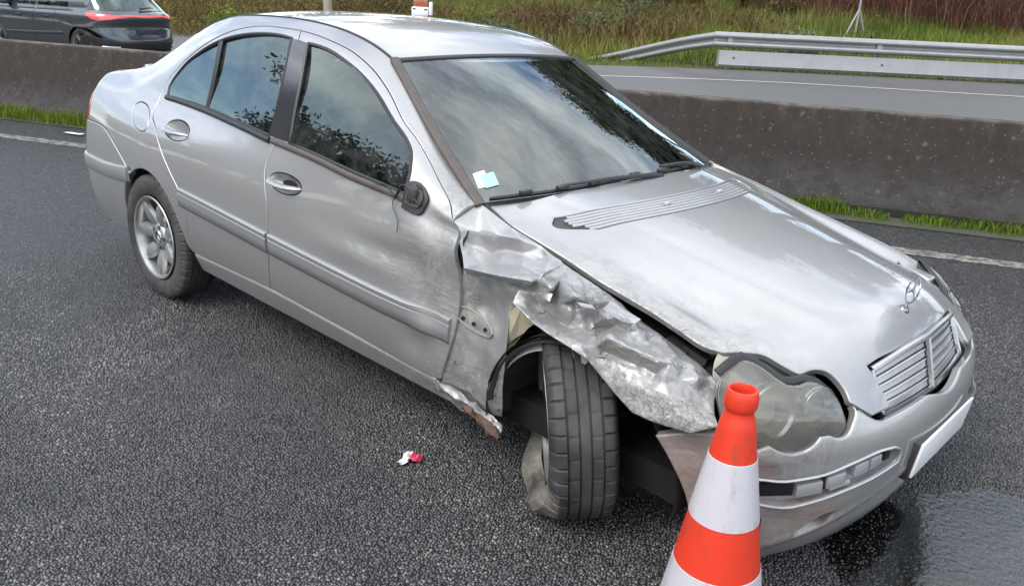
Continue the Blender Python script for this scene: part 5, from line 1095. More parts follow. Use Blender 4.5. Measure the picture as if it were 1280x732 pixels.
# puddle and oil-dark wet patch in front of the bumper: standing water fills the gaps between the chips
pv = m.n('ShaderNodeVectorMath', operation='SUBTRACT'); m.l(v, pv.inputs[0]); pv.inputs[1].default_value = (3.70, .02, 0)
pm = m.n('ShaderNodeMapping'); m.l(pv.outputs[0], pm.inputs[0]); pm.inputs['Scale'].default_value = (3.4, 2.3, 1); pm.inputs['Rotation'].default_value = (0, 0, -.35)
ln = m.n('ShaderNodeVectorMath', operation='LENGTH'); m.l(pm.outputs[0], ln.inputs[0]); wob = m.noise(v, 9, 5, .6)
pud = m.ramp(m.math('ADD', ln.outputs['Value'], m.math('MULTIPLY_ADD', wob, 1.3, -.65)), (.55, 1), (1.0, 0))
dv = m.n('ShaderNodeVectorMath', operation='SUBTRACT'); m.l(v, dv.inputs[0]); dv.inputs[1].default_value = (3.47, -.12, 0)
dm = m.n('ShaderNodeMapping'); m.l(dv.outputs[0], dm.inputs[0]); dm.inputs['Scale'].default_value = (3.6, 2.1, 1); dm.inputs['Rotation'].default_value = (0, 0, -.5)
l2 = m.n('ShaderNodeVectorMath', operation='LENGTH'); m.l(dm.outputs[0], l2.inputs[0])
oil = m.ramp(m.math('ADD', l2.outputs['Value'], m.math('MULTIPLY_ADD', wob, 1.1, -.55)), (.45, 1), (.95, 0))
col = m.mix(m.math('MULTIPLY', oil, .92), col, rgb(.008, .008, .009)); r = m.mixf(oil, r, .16); col = m.mix(m.math('MULTIPLY', pud, .4), col, rgb(.02, .02, .02))
bs = m.mixf(m.math('MAXIMUM', m.math('MULTIPLY', oil, .45), m.math('MULTIPLY', pud, .3)), 1.0, .0)
M['road'] = m.done(m.bsdf(col, r, 0, m.bump(h, .0085, m.math('MULTIPLY', bs, 1.0)), .6))
m, v, col, r, h = asphalt('far asphalt'); M['road_far'] = m.done(m.bsdf(m.mix(.75, col, rgb(.125, .122, .12)), .48, 0, m.bump(h, .003, .5)))
add_plane_grid('road', np.linspace(-60, 14, 60), np.linspace(-22, 40, 50), lambda x, y: 0*x, M['road'])
def stones(name, n_target):
    """real chippings in the surface layer close to where the photographer stands"""
    r = np.random.default_rng(31); g = .0118; x = np.arange(-2.2, 5.4, g); y = np.arange(-2.75, 3.3, g*.87); X, Y = np.meshgrid(x, y, indexing='ij'); X = X+(np.arange(len(y)) % 2)*g*.5
    X = X.ravel()+r.normal(0, g*.20, X.size); Y = Y.ravel()+r.normal(0, g*.20, Y.size)
    d = np.hypot(X-4.0, Y+2.5); ok = r.uniform(0, 1, X.size) < np.clip((5.6-d)/2.6, 0, .93)
    ang = np.degrees(np.arctan2(Y+2.5, X-4.0)) % 360; ok &= (ang > 92) & (ang < 172) & (d > 1.35)
    lx, ly = X, Y; ok &= ~((lx > -.6) & (lx < 2.9) & (ly > -.45) & (ly < .75))          # nothing to be seen under the middle of the car
    cs, sn = math.cos(.5), math.sin(.5)
    def blob(cx, cy, sx, sy, rot): dx_, dy_ = X-cx, Y-cy; u = dx_*math.cos(rot)+dy_*math.sin(rot); w_ = -dx_*math.sin(rot)+dy_*math.cos(rot); return np.hypot(u*sx, w_*sy)
    wob = np.array([mnoise.noise(Vector((p*5, q*5, 1.0))) for p, q in zip(X, Y)])*.28
    pud = np.clip((1.0-(blob(3.70, .02, 3.4, 2.3, .35)+wob))/.25, 0, 1); oil = np.clip((1.0-(blob(3.47, -.12, 3.6, 2.1, .5)+wob))/.3, 0, 1); ok &= r.uniform(0, 1, X.size) > .55*pud; ok &= r.uniform(0, 1, X.size) > .45*oil
    WET = np.stack([X, Y, pud, oil], 1)[ok]
    X, Y = X[ok], Y[ok]; n = len(X); a = r.uniform(0, 2*np.pi, n); R_ = g*.5*r.uniform(.72, 1.18, n); el = r.uniform(.62, 1.0, n); H = r.uniform(.0022, .0062, n)*(1-.55*WET[:, 2]); R_ = R_*(1-.35*WET[:, 2]); tx, ty = r.normal(0, .22, (2, n))
    k = np.arange(5)*2*np.pi/5; V = []
    for rr_, hh_ in ((1.0, -.35), (.80, .62), (0, 1.0)):
        for q in (k if rr_ else [0.0]):
            j = r.uniform(.82, 1.15, n); ux = rr_*np.cos(q)*R_*j; uy = rr_*np.sin(q)*R_*el*j; V.append(np.stack([X+ux*np.cos(a)-uy*np.sin(a), Y+ux*np.sin(a)+uy*np.cos(a), H*hh_+(ux*tx+uy*ty)*(hh_ > 0)], 1))
    V = np.stack(V, 1).reshape(-1, 3); b = np.arange(n)*11; F4 = np.array([(i, (i+1) % 5, 5+(i+1) % 5, 5+i) for i in range(5)]); F3 = np.array([(5+i, 5+(i+1) % 5, 10) for i in range(5)])
    li = np.concatenate([(b[:, None, None]+F4).reshape(n, 20), (b[:, None, None]+F3).reshape(n, 15)], 1).ravel(); st = (np.arange(n)[:, None]*35+np.array([0, 4, 8, 12, 16, 20, 23, 26, 29, 32])).ravel()
    me = bpy.data.meshes.new(name); me.vertices.add(len(V)); me.vertices.foreach_set('co', V.astype('f').ravel()); me.loops.add(len(li)); me.loops.foreach_set('vertex_index', li.astype('i')); me.polygons.add(len(st)); me.polygons.foreach_set('loop_start', st.astype('i')); me.update(calc_edges=True)
    set_attr(me, 'tone', np.repeat((r.uniform(0, 1, n)+.30*np.array([mnoise.fractal(Vector((p*1.1, q*1.1, 3.0)), .9, 2.1, 4) for p, q in zip(X, Y)])).clip(0, 1)*(1-.92*WET[:, 3]*(1-WET[:, 2])), 11)); m = NT('damp stone chippings'); t = m.n('ShaderNodeAttribute', attribute_name='tone').outputs['Fac']; v = m.co('Object')
    c = m.ramp(t, (0, rgb(.040, .039, .039)), (.5, rgb(.078, .076, .075)), (.92, rgb(.11, .108, .105)), (.99, rgb(.145, .14, .133)), (1, rgb(.24, .23, .21))); c = m.mix(m.ramp(m.noise(v, 5, 5, .65), (.35, .45), (.65, 0)), c, rgb(.022, .022, .023))
    me.materials.append(m.done(m.bsdf(c, m.mixf(m.noise(v, 160, 2), .16, .50), 0, m.bump(m.noise(v, 420, 3), .0012, .7), .65))); o = bpy.data.objects.new(name, me); COL.objects.link(o); tag(o, kind='stuff'); print('stones', n); return o
stones('asphalt_chippings', 0)
def water_film():
    # shallow standing water in front of the bumper; the taller stones stick out of it
    m = NT('shallow water'); v = m.co('Object'); fr = m.n('ShaderNodeFresnel'); fr.inputs['IOR'].default_value = 1.36; nb = m.bump(m.math('ADD', m.noise(v, 55, 3), m.math('MULTIPLY', m.noise(v, 12, 3), .8)), .003, .5); m.l(nb, fr.inputs['Normal'])
    gl = m.n('ShaderNodeBsdfGlossy'); gl.inputs['Roughness'].default_value = .05; m.l(nb, gl.inputs['Normal']); tr = m.n('ShaderNodeBsdfTransparent'); tr.inputs[0].default_value = rgb(.80, .80, .78); x = m.n('ShaderNodeMixShader'); m.l(m.math('MULTIPLY', fr.outputs[0], 2.1, clamp=True), x.inputs[0]); m.l(tr.outputs[0], x.inputs[1]); m.l(gl.outputs[0], x.inputs[2]); mat = m.done(x.outputs[0])
    for cx, cy, sx, sy, rot, z in ((3.72, .03, 3.1, 2.1, .35, .0036), (3.46, -.16, 5.0, 3.2, .5, .0030)):
        mb = MB(); R_ = []
        for k in range(90):
            a = 2*math.pi*k/90; w_ = 1+.16*mnoise.noise(Vector((math.cos(a)*1.6, math.sin(a)*1.6, z*1000)))+.09*mnoise.noise(Vector((math.cos(a)*5, math.sin(a)*5, 2.0))); u, q = math.cos(a)/sx*w_, math.sin(a)/sy*w_; R_.append((cx+u*math.cos(rot)-q*math.sin(rot), cy+u*math.sin(rot)+q*math.cos(rot), z))
        mb.add(R_+[(cx, cy, z)], [(i, (i+1) % 90, 90) for i in range(90)]); tag(mb.build('puddle', mat, smooth=0), kind='structure')
water_film()
def line_mat():
    m = NT('worn white road paint'); v = m.co('Object'); e1 = m.vor(v, 95, 'DISTANCE_TO_EDGE', 'Distance')
    f = m.noise(v, 14, 6, .7); k = m.math('MULTIPLY', m.ramp(e1, (.03, 0), (.14, 1)), m.ramp(f, (.42, 0), (.60, 1)))
    c = m.mix(k, rgb(.05, .048, .044), m.mix(m.noise(v, 40, 3), rgb(.46, .44, .39), rgb(.28, .255, .21)))
    return m.done(m.bsdf(c, .55, 0, m.bump(e1, .004, .5)))
M['line'] = line_mat()
M['line_far'] = simple('white road paint', (.42, .41, .39), .5, 0, .2, 3)
# axis of the near carriageway edge: through these points, curving gently
RD = Vector((math.cos(rad(24.2)), math.sin(rad(24.2)), 0)); RN = Vector((-RD.y, RD.x, 0)); RO = Vector((-1.2, 1.88, 0))
def along(s, off, z): 
    b = .0009*s*s if s < 0 else 0.0
    return RO + RD*s + RN*(off-b*0) + Vector((0, 0, z))
def strip(name, o0, o1, z, s0, s1, n, mat, kind='structure'):
    mb = MB(); mb.grid(np.array([[along(s, o, z) for o in (o0, o1)] for s in np.linspace(s0, s1, n)])); o = mb.build(name, mat, smooth=0); tag(o, kind=kind); return o
strip('edge_line', -.085, .085, .004, -60, 16, 40, M['line'])
def verge_mat():
    m = NT('gritty verge'); v = m.co('Object'); f = m.noise(v, 9, 8, .7); g = m.vor(v, 120)
    c = m.mix(f, rgb(.035, .032, .026), rgb(.10, .092, .075)); c = m.mix(m.ramp(m.noise(v, 3, 5), (.45, 0), (.6, 1)), c, rgb(.045, .06, .018)); return m.done(m.bsdf(c, .85, 0, m.bump(g, .006, .6)))
M['verge'] = verge_mat()
strip('verge', .74, 1.25, .006, -60, 16, 40, M['verge'])
def barrier_mat():
    m = NT('dark weathered concrete'); v = m.co('Object'); f = m.noise(v, 1.6, 8, .65); g = m.noise(m.co('Object', (3.0, 3.0, .35)), 2.4, 6, .65)
    c = m.mix(f, rgb(.009, .0075, .0065), rgb(.027, .022, .018)); c = m.mix(m.ramp(m.noise(v, 9, 9, .78, .8), (.40, 0), (.66, .8)), c, rgb(.036, .029, .022)); c = m.mix(m.ramp(g, (.42, .65), (.66, 0)), c, rgb(.024, .013, .010))
    sx = m.n('ShaderNodeSeparateXYZ'); m.l(v, sx.inputs[0])
    lowb = m.ramp(m.math('MULTIPLY_ADD', m.noise(v, 3, 4), .15, sx.outputs['Z']), (.36, 1), (.5, 0)); c = m.mix(m.math('MULTIPLY', lowb, .55), c, rgb(.046, .043, .043))
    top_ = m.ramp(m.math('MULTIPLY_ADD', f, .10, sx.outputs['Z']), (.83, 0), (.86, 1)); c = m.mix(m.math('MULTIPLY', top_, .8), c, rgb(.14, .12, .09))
    lf = m.n('ShaderNodeTexVoronoi'); m.l(v, lf.inputs['Vector']); lf.inputs['Scale'].default_value = 9
    wv = m.math('ADD', lf.outputs['Distance'], m.math('MULTIPLY_ADD', m.noise(v, 34, 6, .7), .62, -.31)); se = m.n('ShaderNodeSeparateColor'); m.l(lf.outputs['Color'], se.inputs[0])
    lich = m.math('MULTIPLY', m.ramp(wv, (.08, 1), (.20, 0)), m.ramp(se.outputs[0], (.25, 0), (.75, .85))); c = m.mix(m.math('MULTIPLY', lich, .7), c, m.mix(se.outputs[1], rgb(.15, .125, .08), rgb(.11, .095, .075))); blot = m.ramp(m.noise(v, 7, 8, .75, .6), (.46, 0), (.60, 1)); c = m.mix(m.math('MULTIPLY', blot, .75), c, rgb(.014, .010, .008)); moss = m.math('MULTIPLY', m.ramp(m.noise(m.co('Object', (2, 2, .5)), 5, 6, .7), (.52, 0), (.66, 1)), m.ramp(sx.outputs['Z'], (.5, 0), (.8, 1))); c = m.mix(m.math('MULTIPLY', moss, .5), c, rgb(.075, .066, .032))
    l3 = m.n('ShaderNodeTexVoronoi'); m.l(v, l3.inputs['Vector']); l3.inputs['Scale'].default_value = 26; s3 = m.n('ShaderNodeSeparateColor'); m.l(l3.outputs['Color'], s3.inputs[0])
    c = m.mix(m.math('MULTIPLY', m.ramp(l3.outputs['Distance'], (.10, 1), (.2, 0)), m.ramp(s3.outputs[1], (.42, 0), (.5, .7))), c, rgb(.14, .13, .10))
    pit = m.math('MULTIPLY', m.ramp(m.vor(v, 44), (.10, 0), (.2, 1)), 1.0)
    c = m.mix(m.math('MULTIPLY', m.math('SUBTRACT', 1.0, pit), m.math('MULTIPLY', lowb, .9)), c, rgb(.015, .014, .013))
    c = m.mix(m.ramp(m.math('MULTIPLY_ADD', m.noise(v, 11, 5), .06, sx.outputs['Z']), (.10, .85), (.15, 0)), c, rgb(.014, .016, .008)); h = m.math('ADD', m.math('MULTIPLY', m.noise(v, 14, 8, .7), .8), m.math('MULTIPLY', pit, .4)); return m.done(m.bsdf(c, .82, 0, m.bump(h, .006, .7)))  # near-black mossy band at the foot: shadow line painted into the concrete colour
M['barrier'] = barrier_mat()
# New-Jersey profile (offset from the base line, height)
NJ = [(0, .0), (0, .075), (.02, .085), (.175, .30), (.245, .78), (.258, .80), (.275, .806), (.40, .806), (.415, .80), (.43, .78), (.50, .30), (.66, .08), (.66, 0)]
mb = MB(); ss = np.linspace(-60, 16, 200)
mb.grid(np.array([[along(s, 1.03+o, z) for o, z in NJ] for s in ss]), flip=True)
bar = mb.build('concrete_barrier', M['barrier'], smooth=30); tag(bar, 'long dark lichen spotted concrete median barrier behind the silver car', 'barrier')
# ---------------------------------------------------------------- far carriageway, bank, guard rail
EDGE = np.array([(-70, -6.5, -.7), (-40, 1.6, -.50), (-20, 8.5, -.20), (-9, 12.1, .16), (-5.6, 13.45, .31), (-.41, 17.66, .345), (8, 24.9, .36), (22, 37, .4)])
EC = cr_curve(EDGE, .5)
def far_z(x, y):
    s = (x+2.7)*.82+(y-12.1)*.57; return .30+.019*np.clip(s, -60, 3)
mb = MB(); G = []
for p in EC[::2]:
    # matching point on the back of the barrier
    s = (Vector((p[0], p[1], 0))-RO).dot(RD)*.92-1.0; b = along(s, 1.66, .02); G.append([np.array(b)*(1-q)+p*q if q in (0, 1) else np.append((np.array(b)*(1-q)+p*q)[:2], np.interp(q, [0, .12, 1], [.02, p[2]-.01, p[2]])) for q in np.linspace(0, 1, 6)])
FAR = np.array(G); mb.grid(FAR); fr_ = mb.build('far_road', M['road_far'], smooth=60); tag(fr_, kind='structure')
def far_at(x, y):
    d = (FAR[..., 0]-x)**2+(FAR[..., 1]-y)**2; k = np.argpartition(d.ravel(), 4)[:4]; w_ = 1/(d.ravel()[k]+1e-4); return float((FAR[..., 2].ravel()[k]*w_).sum()/w_.sum())
LINE = cr_curve(np.array([(-45, -3.5), (-20, 4.55), (-12, 7.3), (-5.14, 10.13), (-2.7, 12.0), (.445, 14.2), (8, 20.3), (16, 27)], float), .6)
n_ = np.gradient(LINE, axis=0); n_ = np.stack([-n_[:, 1], n_[:, 0]], 1)/np.linalg.norm(n_, axis=1, keepdims=True)
from_tree = None
from mathutils.bvhtree import BVHTree
def bvh(o): return BVHTree.FromPolygons([v.co for v in o.data.vertices], [tuple(p.vertices) for p in o.data.polygons])
BF = bvh(fr_)
def drop(B, x, y, d=0.0):
    h = B.ray_cast(Vector((x, y, 60)), Vector((0, 0, -1))); return h[0].z if h[0] is not None else d
mb = MB(); mb.grid(np.array([[(p[0]+n[0]*o, p[1]+n[1]*o, drop(BF, p[0]+n[0]*o, p[1]+n[1]*o, .3)+.006) for o in (-.08, .08)] for p, n in zip(LINE, n_)])); tag(mb.build('far_edge_line', M['line_far'], smooth=0), kind='structure')
def bank_mat():
    m = NT('rough grass bank'); v = m.co('Object'); f = m.noise(v, .55, 6, .65); g = m.noise(v, 7, 8, .7)
    c = m.mix(m.ramp(f, (.38, 0), (.62, 1)), rgb(.060, .085, .018), rgb(.125, .115, .04)); c = m.mix(m.ramp(g, (.45, 0), (.7, .8)), c, rgb(.07, .05, .025)); return m.done(m.bsdf(c, .9, 0, m.bump(g, .08, .8), .2))
M['bank'] = bank_mat()
tn = np.gradient(EC, axis=0); EN = np.stack([-tn[:, 1], tn[:, 0]], 1)/np.linalg.norm(tn[:, :2], axis=1, keepdims=True)
QS = np.array([0, .5, 1, 1.6, 2.4, 3.5, 5, 7, 9, 12, 16, 22, 30, 45, 80]); 
def bank_h(q, x, y): return np.interp(q, [0, .6, 2.5, 6, 10, 14, 20, 30, 80], [.0, .02, .10, .28, .52, 1.0, 2.3, 5.0, 11])+.12*math.sin(x*.7+y*.4)*min(q/4, 1)
mb = MB(); mb.grid(np.array([[(p[0]+n[0]*q, p[1]+n[1]*q, p[2]-.012+bank_h(q, p[0], p[1])) for q in QS] for p, n in zip(EC[::3], EN[::3])])); bank = mb.build('bank', M['bank'], smooth=60); tag(bank, kind='structure'); BB = bvh(bank)
# ---- blades of grass, stalks and twigs (masses nobody could count)
def plant_mat(name, cols, rough=.7, tr=.25):
    m = NT(name); v = m.co('Object'); q = m.n('ShaderNodeAttribute', attribute_name='tone'); f = q.outputs['Fac']
    c = m.ramp(f, *[(i/(len(cols)-1), rgb(*c_)) for i, c_ in enumerate(cols)])
    d = m.n('ShaderNodeBsdfDiffuse'); m.l(c, d.inputs[0]); t = m.n('ShaderNodeBsdfTranslucent'); m.l(c, t.inputs[0]); x = m.n('ShaderNodeMixShader'); x.inputs[0].default_value = tr; m.l(d.outputs[0], x.inputs[1]); m.l(t.outputs[0], x.inputs[2]); return m.done(x.outputs[0])
M['grass'] = plant_mat('fresh grass blades', [(.05, .10, .012), (.10, .17, .02), (.16, .22, .03), (.22, .24, .06)])
M['bankgrass'] = plant_mat('bank grass blades', [(.06, .09, .02), (.12, .17, .03), (.19, .22, .045), (.27, .25, .09), (.30, .21, .10)])
M['bracken'] = plant_mat('dead bracken', [(.07, .05, .028), (.16, .11, .055), (.27, .19, .09), (.17, .17, .06), (.10, .13, .045)])
M['bramble'] = plant_mat('reddish brambles', [(.06, .028, .022), (.16, .065, .05), (.22, .11, .085), (.30, .20, .14), (.40, .31, .22)])
def blades(name, P, H, W_, lean, tone, mat, seed=1, curve=.5, dirv=None):
    """thin bent blades: arrays of base points, heights, widths"""
    r = np.random.default_rng(seed); n = len(P); a = r.uniform(0, 2*np.pi, n); D = np.stack([np.cos(a), np.sin(a), 0*a], 1); S = np.stack([-np.sin(a+r.normal(0, .8, n)), np.cos(a), 0*a], 1)
    L = lean*r.uniform(.2, 1.2, n)*H; up = np.array((0, 0, 1.))
    m1 = P+D*(L*.28)[:, None]+up*(H*.58)[:, None]; t1 = P+D*L[:, None]+up*(H*(1-.25*lean*curve))[:, None]; w_ = (W_/2)[:, None]
    V = np.stack([P-S*w_, P+S*w_, m1+S*w_*.75, m1-S*w_*.75, t1], 1).reshape(-1, 3)
    me = bpy.data.meshes.new(name); b = np.arange(n)*5
    me.vertices.add(n*5); me.vertices.foreach_set('co', V.astype('f').ravel())
    li = np.stack([b, b+1, b+2, b+3, b+3, b+2, b+4], 1).ravel(); me.loops.add(n*7); me.loops.foreach_set('vertex_index', li.astype('i'))
    st = np.stack([np.arange(n)*7, np.arange(n)*7+4], 1).ravel(); me.polygons.add(n*2); me.polygons.foreach_set('loop_start', st.astype('i'))
    me.update(calc_edges=True); at_ = me.attributes.new('tone', 'FLOAT', 'POINT'); at_.data.foreach_set('value', np.repeat(np.clip(tone, 0, 1), 5).astype('f'))
    me.materials.append(mat); o = bpy.data.objects.new(name, me); COL.objects.link(o); return o
def nz(P, sc_, seed): return np.array([mnoise.noise(Vector((p[0]*sc_+seed, p[1]*sc_-seed, seed))) for p in P])
def on_bank(n, i0, i1, q0, q1, seed, qpow=1.0):
    r = np.random.default_rng(seed); u = r.uniform(i0, i1, n); k = np.clip(((u-EC[0, 0])/(EC[-1, 0]-EC[0, 0])*(len(EC)-1)), 0, len(EC)-1); ex = np.interp(u, EC[:, 0], np.arange(len(EC)))
    q = q0+(q1-q0)*r.uniform(0, 1, n)**qpow; P = np.stack([np.interp(ex, np.arange(len(EC)), EC[:, j]) for j in range(3)], 1); N_ = np.stack([np.interp(ex, np.arange(len(EC)), EN[:, j]) for j in range(2)], 1)
    X = P[:, 0]+N_[:, 0]*q; Y = P[:, 1]+N_[:, 1]*q; Z = np.array([drop(BB, x, y, .3) for x, y in zip(X, Y)]); return np.stack([X, Y, Z], 1), q, r
P, q, r = on_bank(64000, -28, 12, .15, 17, 3, 1.15); k = nz(P, .45, 2.0); H = (.10+.30*np.clip(q/5, 0, 1))*r.uniform(.5, 1.3, len(P))*(1+.6*k)
tag(blades('bank_grass', P-np.array((0, 0, .02)), H, .012+.016*r.uniform(0, 1, len(P)), .55, .30+.55*nz(P, .25, 5)+.12*np.clip(q/6, 0, 1)+r.normal(0, .16, len(P)), M['bankgrass'], 5), kind='stuff')
# dead bracken on the bank, left and middle
P, q, r = on_bank(46000, -34, -3.0, 1.2, 13, 9, .9); k = nz(P, .5, 8.0)+.5*nz(P, 1.6, 3.0); ok = k > np.interp(P[:, 0], [-24, -18, -13, -9, -5], [-.55, -.30, -.05, .22, .6])-.25*np.clip((q-4)/5, 0, 1); P, q, k = P[ok], q[ok], k[ok]; n = len(P)
tag(blades('dead_bracken', P-np.array((0, 0, .03)), (.25+.55*np.clip(q/6, 0, 1)+.5*np.clip(k, 0, 1))*r.uniform(.45, 1.25, n), .010+.022*r.uniform(0, 1, n), .9, .35+.6*nz(P, .35, 12)+r.normal(0, .20, n), M['bracken'], 6), kind='stuff')
P, q, r = on_bank(26000, -34, -1.0, 1.8, 12, 33, .9); k = nz(P, .5, 8.0)+.5*nz(P, 1.6, 3.0); ok = k > np.interp(P[:, 0], [-24, -18, -13, -9, -5], [-.5, -.25, .05, .3, .5]); P, q, k = P[ok], q[ok], k[ok]; n = len(P)
a_ = r.uniform(0, 2*np.pi, (n, 2)); S1 = np.stack([np.cos(a_[:, 0]), np.sin(a_[:, 0]), r.normal(0, .5, n)], 1)*(.035+.05*r.uniform(0, 1, n))[:, None]; S2 = np.stack([np.cos(a_[:, 1]), np.sin(a_[:, 1]), r.normal(0, .7, n)], 1)*(.02+.03*r.uniform(0, 1, n))[:, None]
C_ = P+np.array((0, 0, 1))*((.1+.75*r.uniform(0, 1, n)**1.3)*(.35+.5*np.clip(q/6, 0, 1)+.5*np.clip(k, 0, 1)))[:, None]; V = np.stack([C_-S1, C_+S2, C_+S1, C_-S2], 1).reshape(-1, 3); me = bpy.data.meshes.new('brush_leaves'); me.vertices.add(n*4); me.vertices.foreach_set('co', V.astype('f').ravel()); me.loops.add(n*4); me.loops.foreach_set('vertex_index', np.arange(n*4, dtype='i')); me.polygons.add(n); me.polygons.foreach_set('loop_start', (np.arange(n)*4).astype('i')); me.update(calc_edges=True)
set_attr(me, 'tone', np.repeat(.5+.6*nz(P, .55, 15)+r.normal(0, .22, n), 4)); me.materials.append(plant_mat('brush leaves', [(.05, .035, .02), (.13, .09, .045), (.16, .13, .05), (.10, .12, .04), (.13, .17, .055)])); o_ = bpy.data.objects.new('brush_leaves', me); COL.objects.link(o_); tag(o_, kind='stuff')
# reddish bramble thicket, right
P, q, r = on_bank(60000, -14, 16, 10, 20, 21, .9); ok = q > np.interp(P[:, 0], [-13, -8, -2, 4, 10], [15.5, 13.2, 12, 11, 10.5])+.8*nz(P, .6, 1.0); P, q = P[ok], q[ok]; n = len(P); k = nz(P, .5, 4.0)
tag(blades('bramble_thicket', P-np.array((0, 0, .03)), (.9+1.1*r.uniform(0, 1, n)**2+.7*k).clip(.3), .008+.016*r.uniform(0, 1, n), 1.0, .36+.35*k+r.normal(0, .2, n), M['bramble'], 8), kind='stuff')
# fresh grass growing along the foot of the barrier
def barrier_grass(n, s0, s1, seed, dens, hmax, o0=.74, o1=1.05):
    r = np.random.default_rng(seed); s = r.uniform(s0, s1, n); o = o0+(o1-o0)*r.uniform(0, 1, n)**.6; k = np.array([mnoise.noise(Vector((a*1.7, seed, 0)))+.5*mnoise.noise(Vector((a*5.1, seed, 2))) for a in s])
    ok = k > dens; s, o, k = s[ok], o[ok], k[ok]; P = np.array([along(a, b, .004) for a, b in zip(s, o)]); return P, hmax*(.35+.65*np.clip(k-dens, 0, .7)/.7)*r.uniform(.5, 1.15, len(P)), r
P, H, r = barrier_grass(9000, -14, -3.5, 2, -.9, .16); tag(blades('verge_grass', P, H, .005+.004*r.uniform(0, 1, len(P)), .7, .62+r.normal(0, .24, len(P)), M['grass'], 15), kind='stuff')
P, H, r = barrier_grass(8000, -3.5, 9, 4, -.22, .15, .86, 1.04); tag(blades('verge_grass', P, H, .005+.004*r.uniform(0, 1, len(P)), .7, .5+r.normal(0, .22, len(P)), M['grass'], 16), kind='stuff')
# ---- guard rail
def galv():
    m = NT('weathered galvanised steel'); v = m.co('Object'); f = m.noise(v, 5, 7, .65); g = m.vor(v, 30, 'F1', 'Color'); s = m.n('ShaderNodeSeparateColor'); m.l(g, s.inputs[0])
    c = m.mix(f, rgb(.30, .305, .30), rgb(.44, .445, .44)); c = m.mix(m.math('MULTIPLY', s.outputs[0], .15), c, rgb(.35, .36, .37)); c = m.mix(m.ramp(m.noise(m.co('Object', (1, 1, .3)), 3, 6, .7), (.55, 0), (.75, .6)), c, rgb(.26, .24, .20)); return m.done(m.bsdf(c, m.mixf(f, .38, .6), .55, m.bump(f, .002, .3)))
M['galv'] = galv()
rail = thing('guard_rail', 'galvanised double guard rail with sloping end across the far road', 'guard rail')
RP = [np.array((-9.9, 14.7, -.05)), np.array((-5.27, 13.6, .335)), np.array((-.41, 17.78, .35)), np.array((4.45, 21.97, .36)), np.array((9.3, 26.15, .38)), np.array((14.2, 30.3, .40))]
WP = [(0, .0), (.012, .010), (.085, .040), (.095, .072), (.085, .100), (.002, .135), (-.004, .155), (.002, .175), (.085, .210), (.095, .238), (.085, .270), (.012, .300), (0, .31)]
def beam(A, B, za, zb, ya=0.0):
    d = B-A; d[2] = 0; d /= np.linalg.norm(d); n = np.array((d[1], -d[0], 0.0)); mb = MB(); k = 7 if za == zb else 14; G = []
    for q in np.linspace(0, 1, k):
        q2 = q if za == zb else q*q*(3-2*q)*.5+q*.5; p = A*(1-q)+B*q; z0 = za*(1-q2)+zb*q2; G.append([p+n*(.05+a)+np.array((0, 0, z0+b)) for a, b in WP])
    G = np.array(G); mb.grid(G); mb.grid(G-n*.004, flip=True); return mb.build('rail_beam', M['galv'], rail, smooth=25), n, d
beam(RP[0].copy(), RP[1].copy(), -.10, .44)
for i in range(1, 5):
    A, B = RP[i].copy(), RP[i+1].copy(); bo, n, d = beam(A-(B-A)*.02, B, .44, .44)
    mb = MB(); z0, z1 = .05, .385; prof = [(.055, z1), (.085, z1-.006), (.088, z1-.03), (.088, z0+.06), (.092, z0+.045), (.060, z0)]
    G = np.array([[A*(1-q)+B*q+n*a+np.array((0, 0, b)) for a, b in prof] for q in np.linspace(0, 1, 5)]); mb.grid(G); mb.grid(G-n*.004, flip=True); mb.build('lower_plate', M['galv'], rail, smooth=30)
    for q in (0.03, .51):
        p = A*(1-q)+B*q; ang = math.atan2(d[1], d[0]); R = Matrix.Rotation(ang, 3, 'Z'); mb = MB(); c = Vector(p)
        mb.box(c+R @ Vector((0, .02, .33)), (.05, .006, .80), R); mb.box(c+R @ Vector((.025, -.01, .33)), (.006, .06, .80), R); mb.box(c+R @ Vector((-.025, -.01, .33)), (.006, .06, .80), R); mb.build('rail_post', M['galv'], rail)
        mb = MB(); mb.box(c+R @ Vector((0, -.05, .595)), (.10, .10, .20), R); mb.build('spacer', M['galv'], rail)
        for dx_ in (-.09, .09):
            for zz_ in (.665, .525): 
                mb = MB(); mb.lathe([(.0001, .010), (.016, .008), (.018, 0)], 8, Matrix.Translation(c+R @ Vector((dx_, -.115, zz_))) @ Matrix.Rotation(ang, 4, 'Z') @ Matrix.Rotation(rad(90), 4, 'X')); mb.build('bolt', M['alloy_dark'], rail)
        mb = MB(); mb.lathe([(.0001, .014), (.022, .010), (.024, 0)], 8, Matrix.Translation(c+R @ Vector((.12, -.088, .24))) @ Matrix.Rotation(ang, 4, 'Z') @ Matrix.Rotation(rad(90), 4, 'X')); mb.build('bolt', M['alloy_dark'], rail)
# end face of the lower plate
A = RP[1]; d = RP[2]-RP[1]; ang = math.atan2(d[1], d[0]); R = Matrix.Rotation(ang, 3, 'Z'); mb = MB(); mb.box(Vector(A)+R @ Vector((-.02, -.05, .22)), (.012, .10, .34), R); mb.build('plate_end', M['galv'], rail)
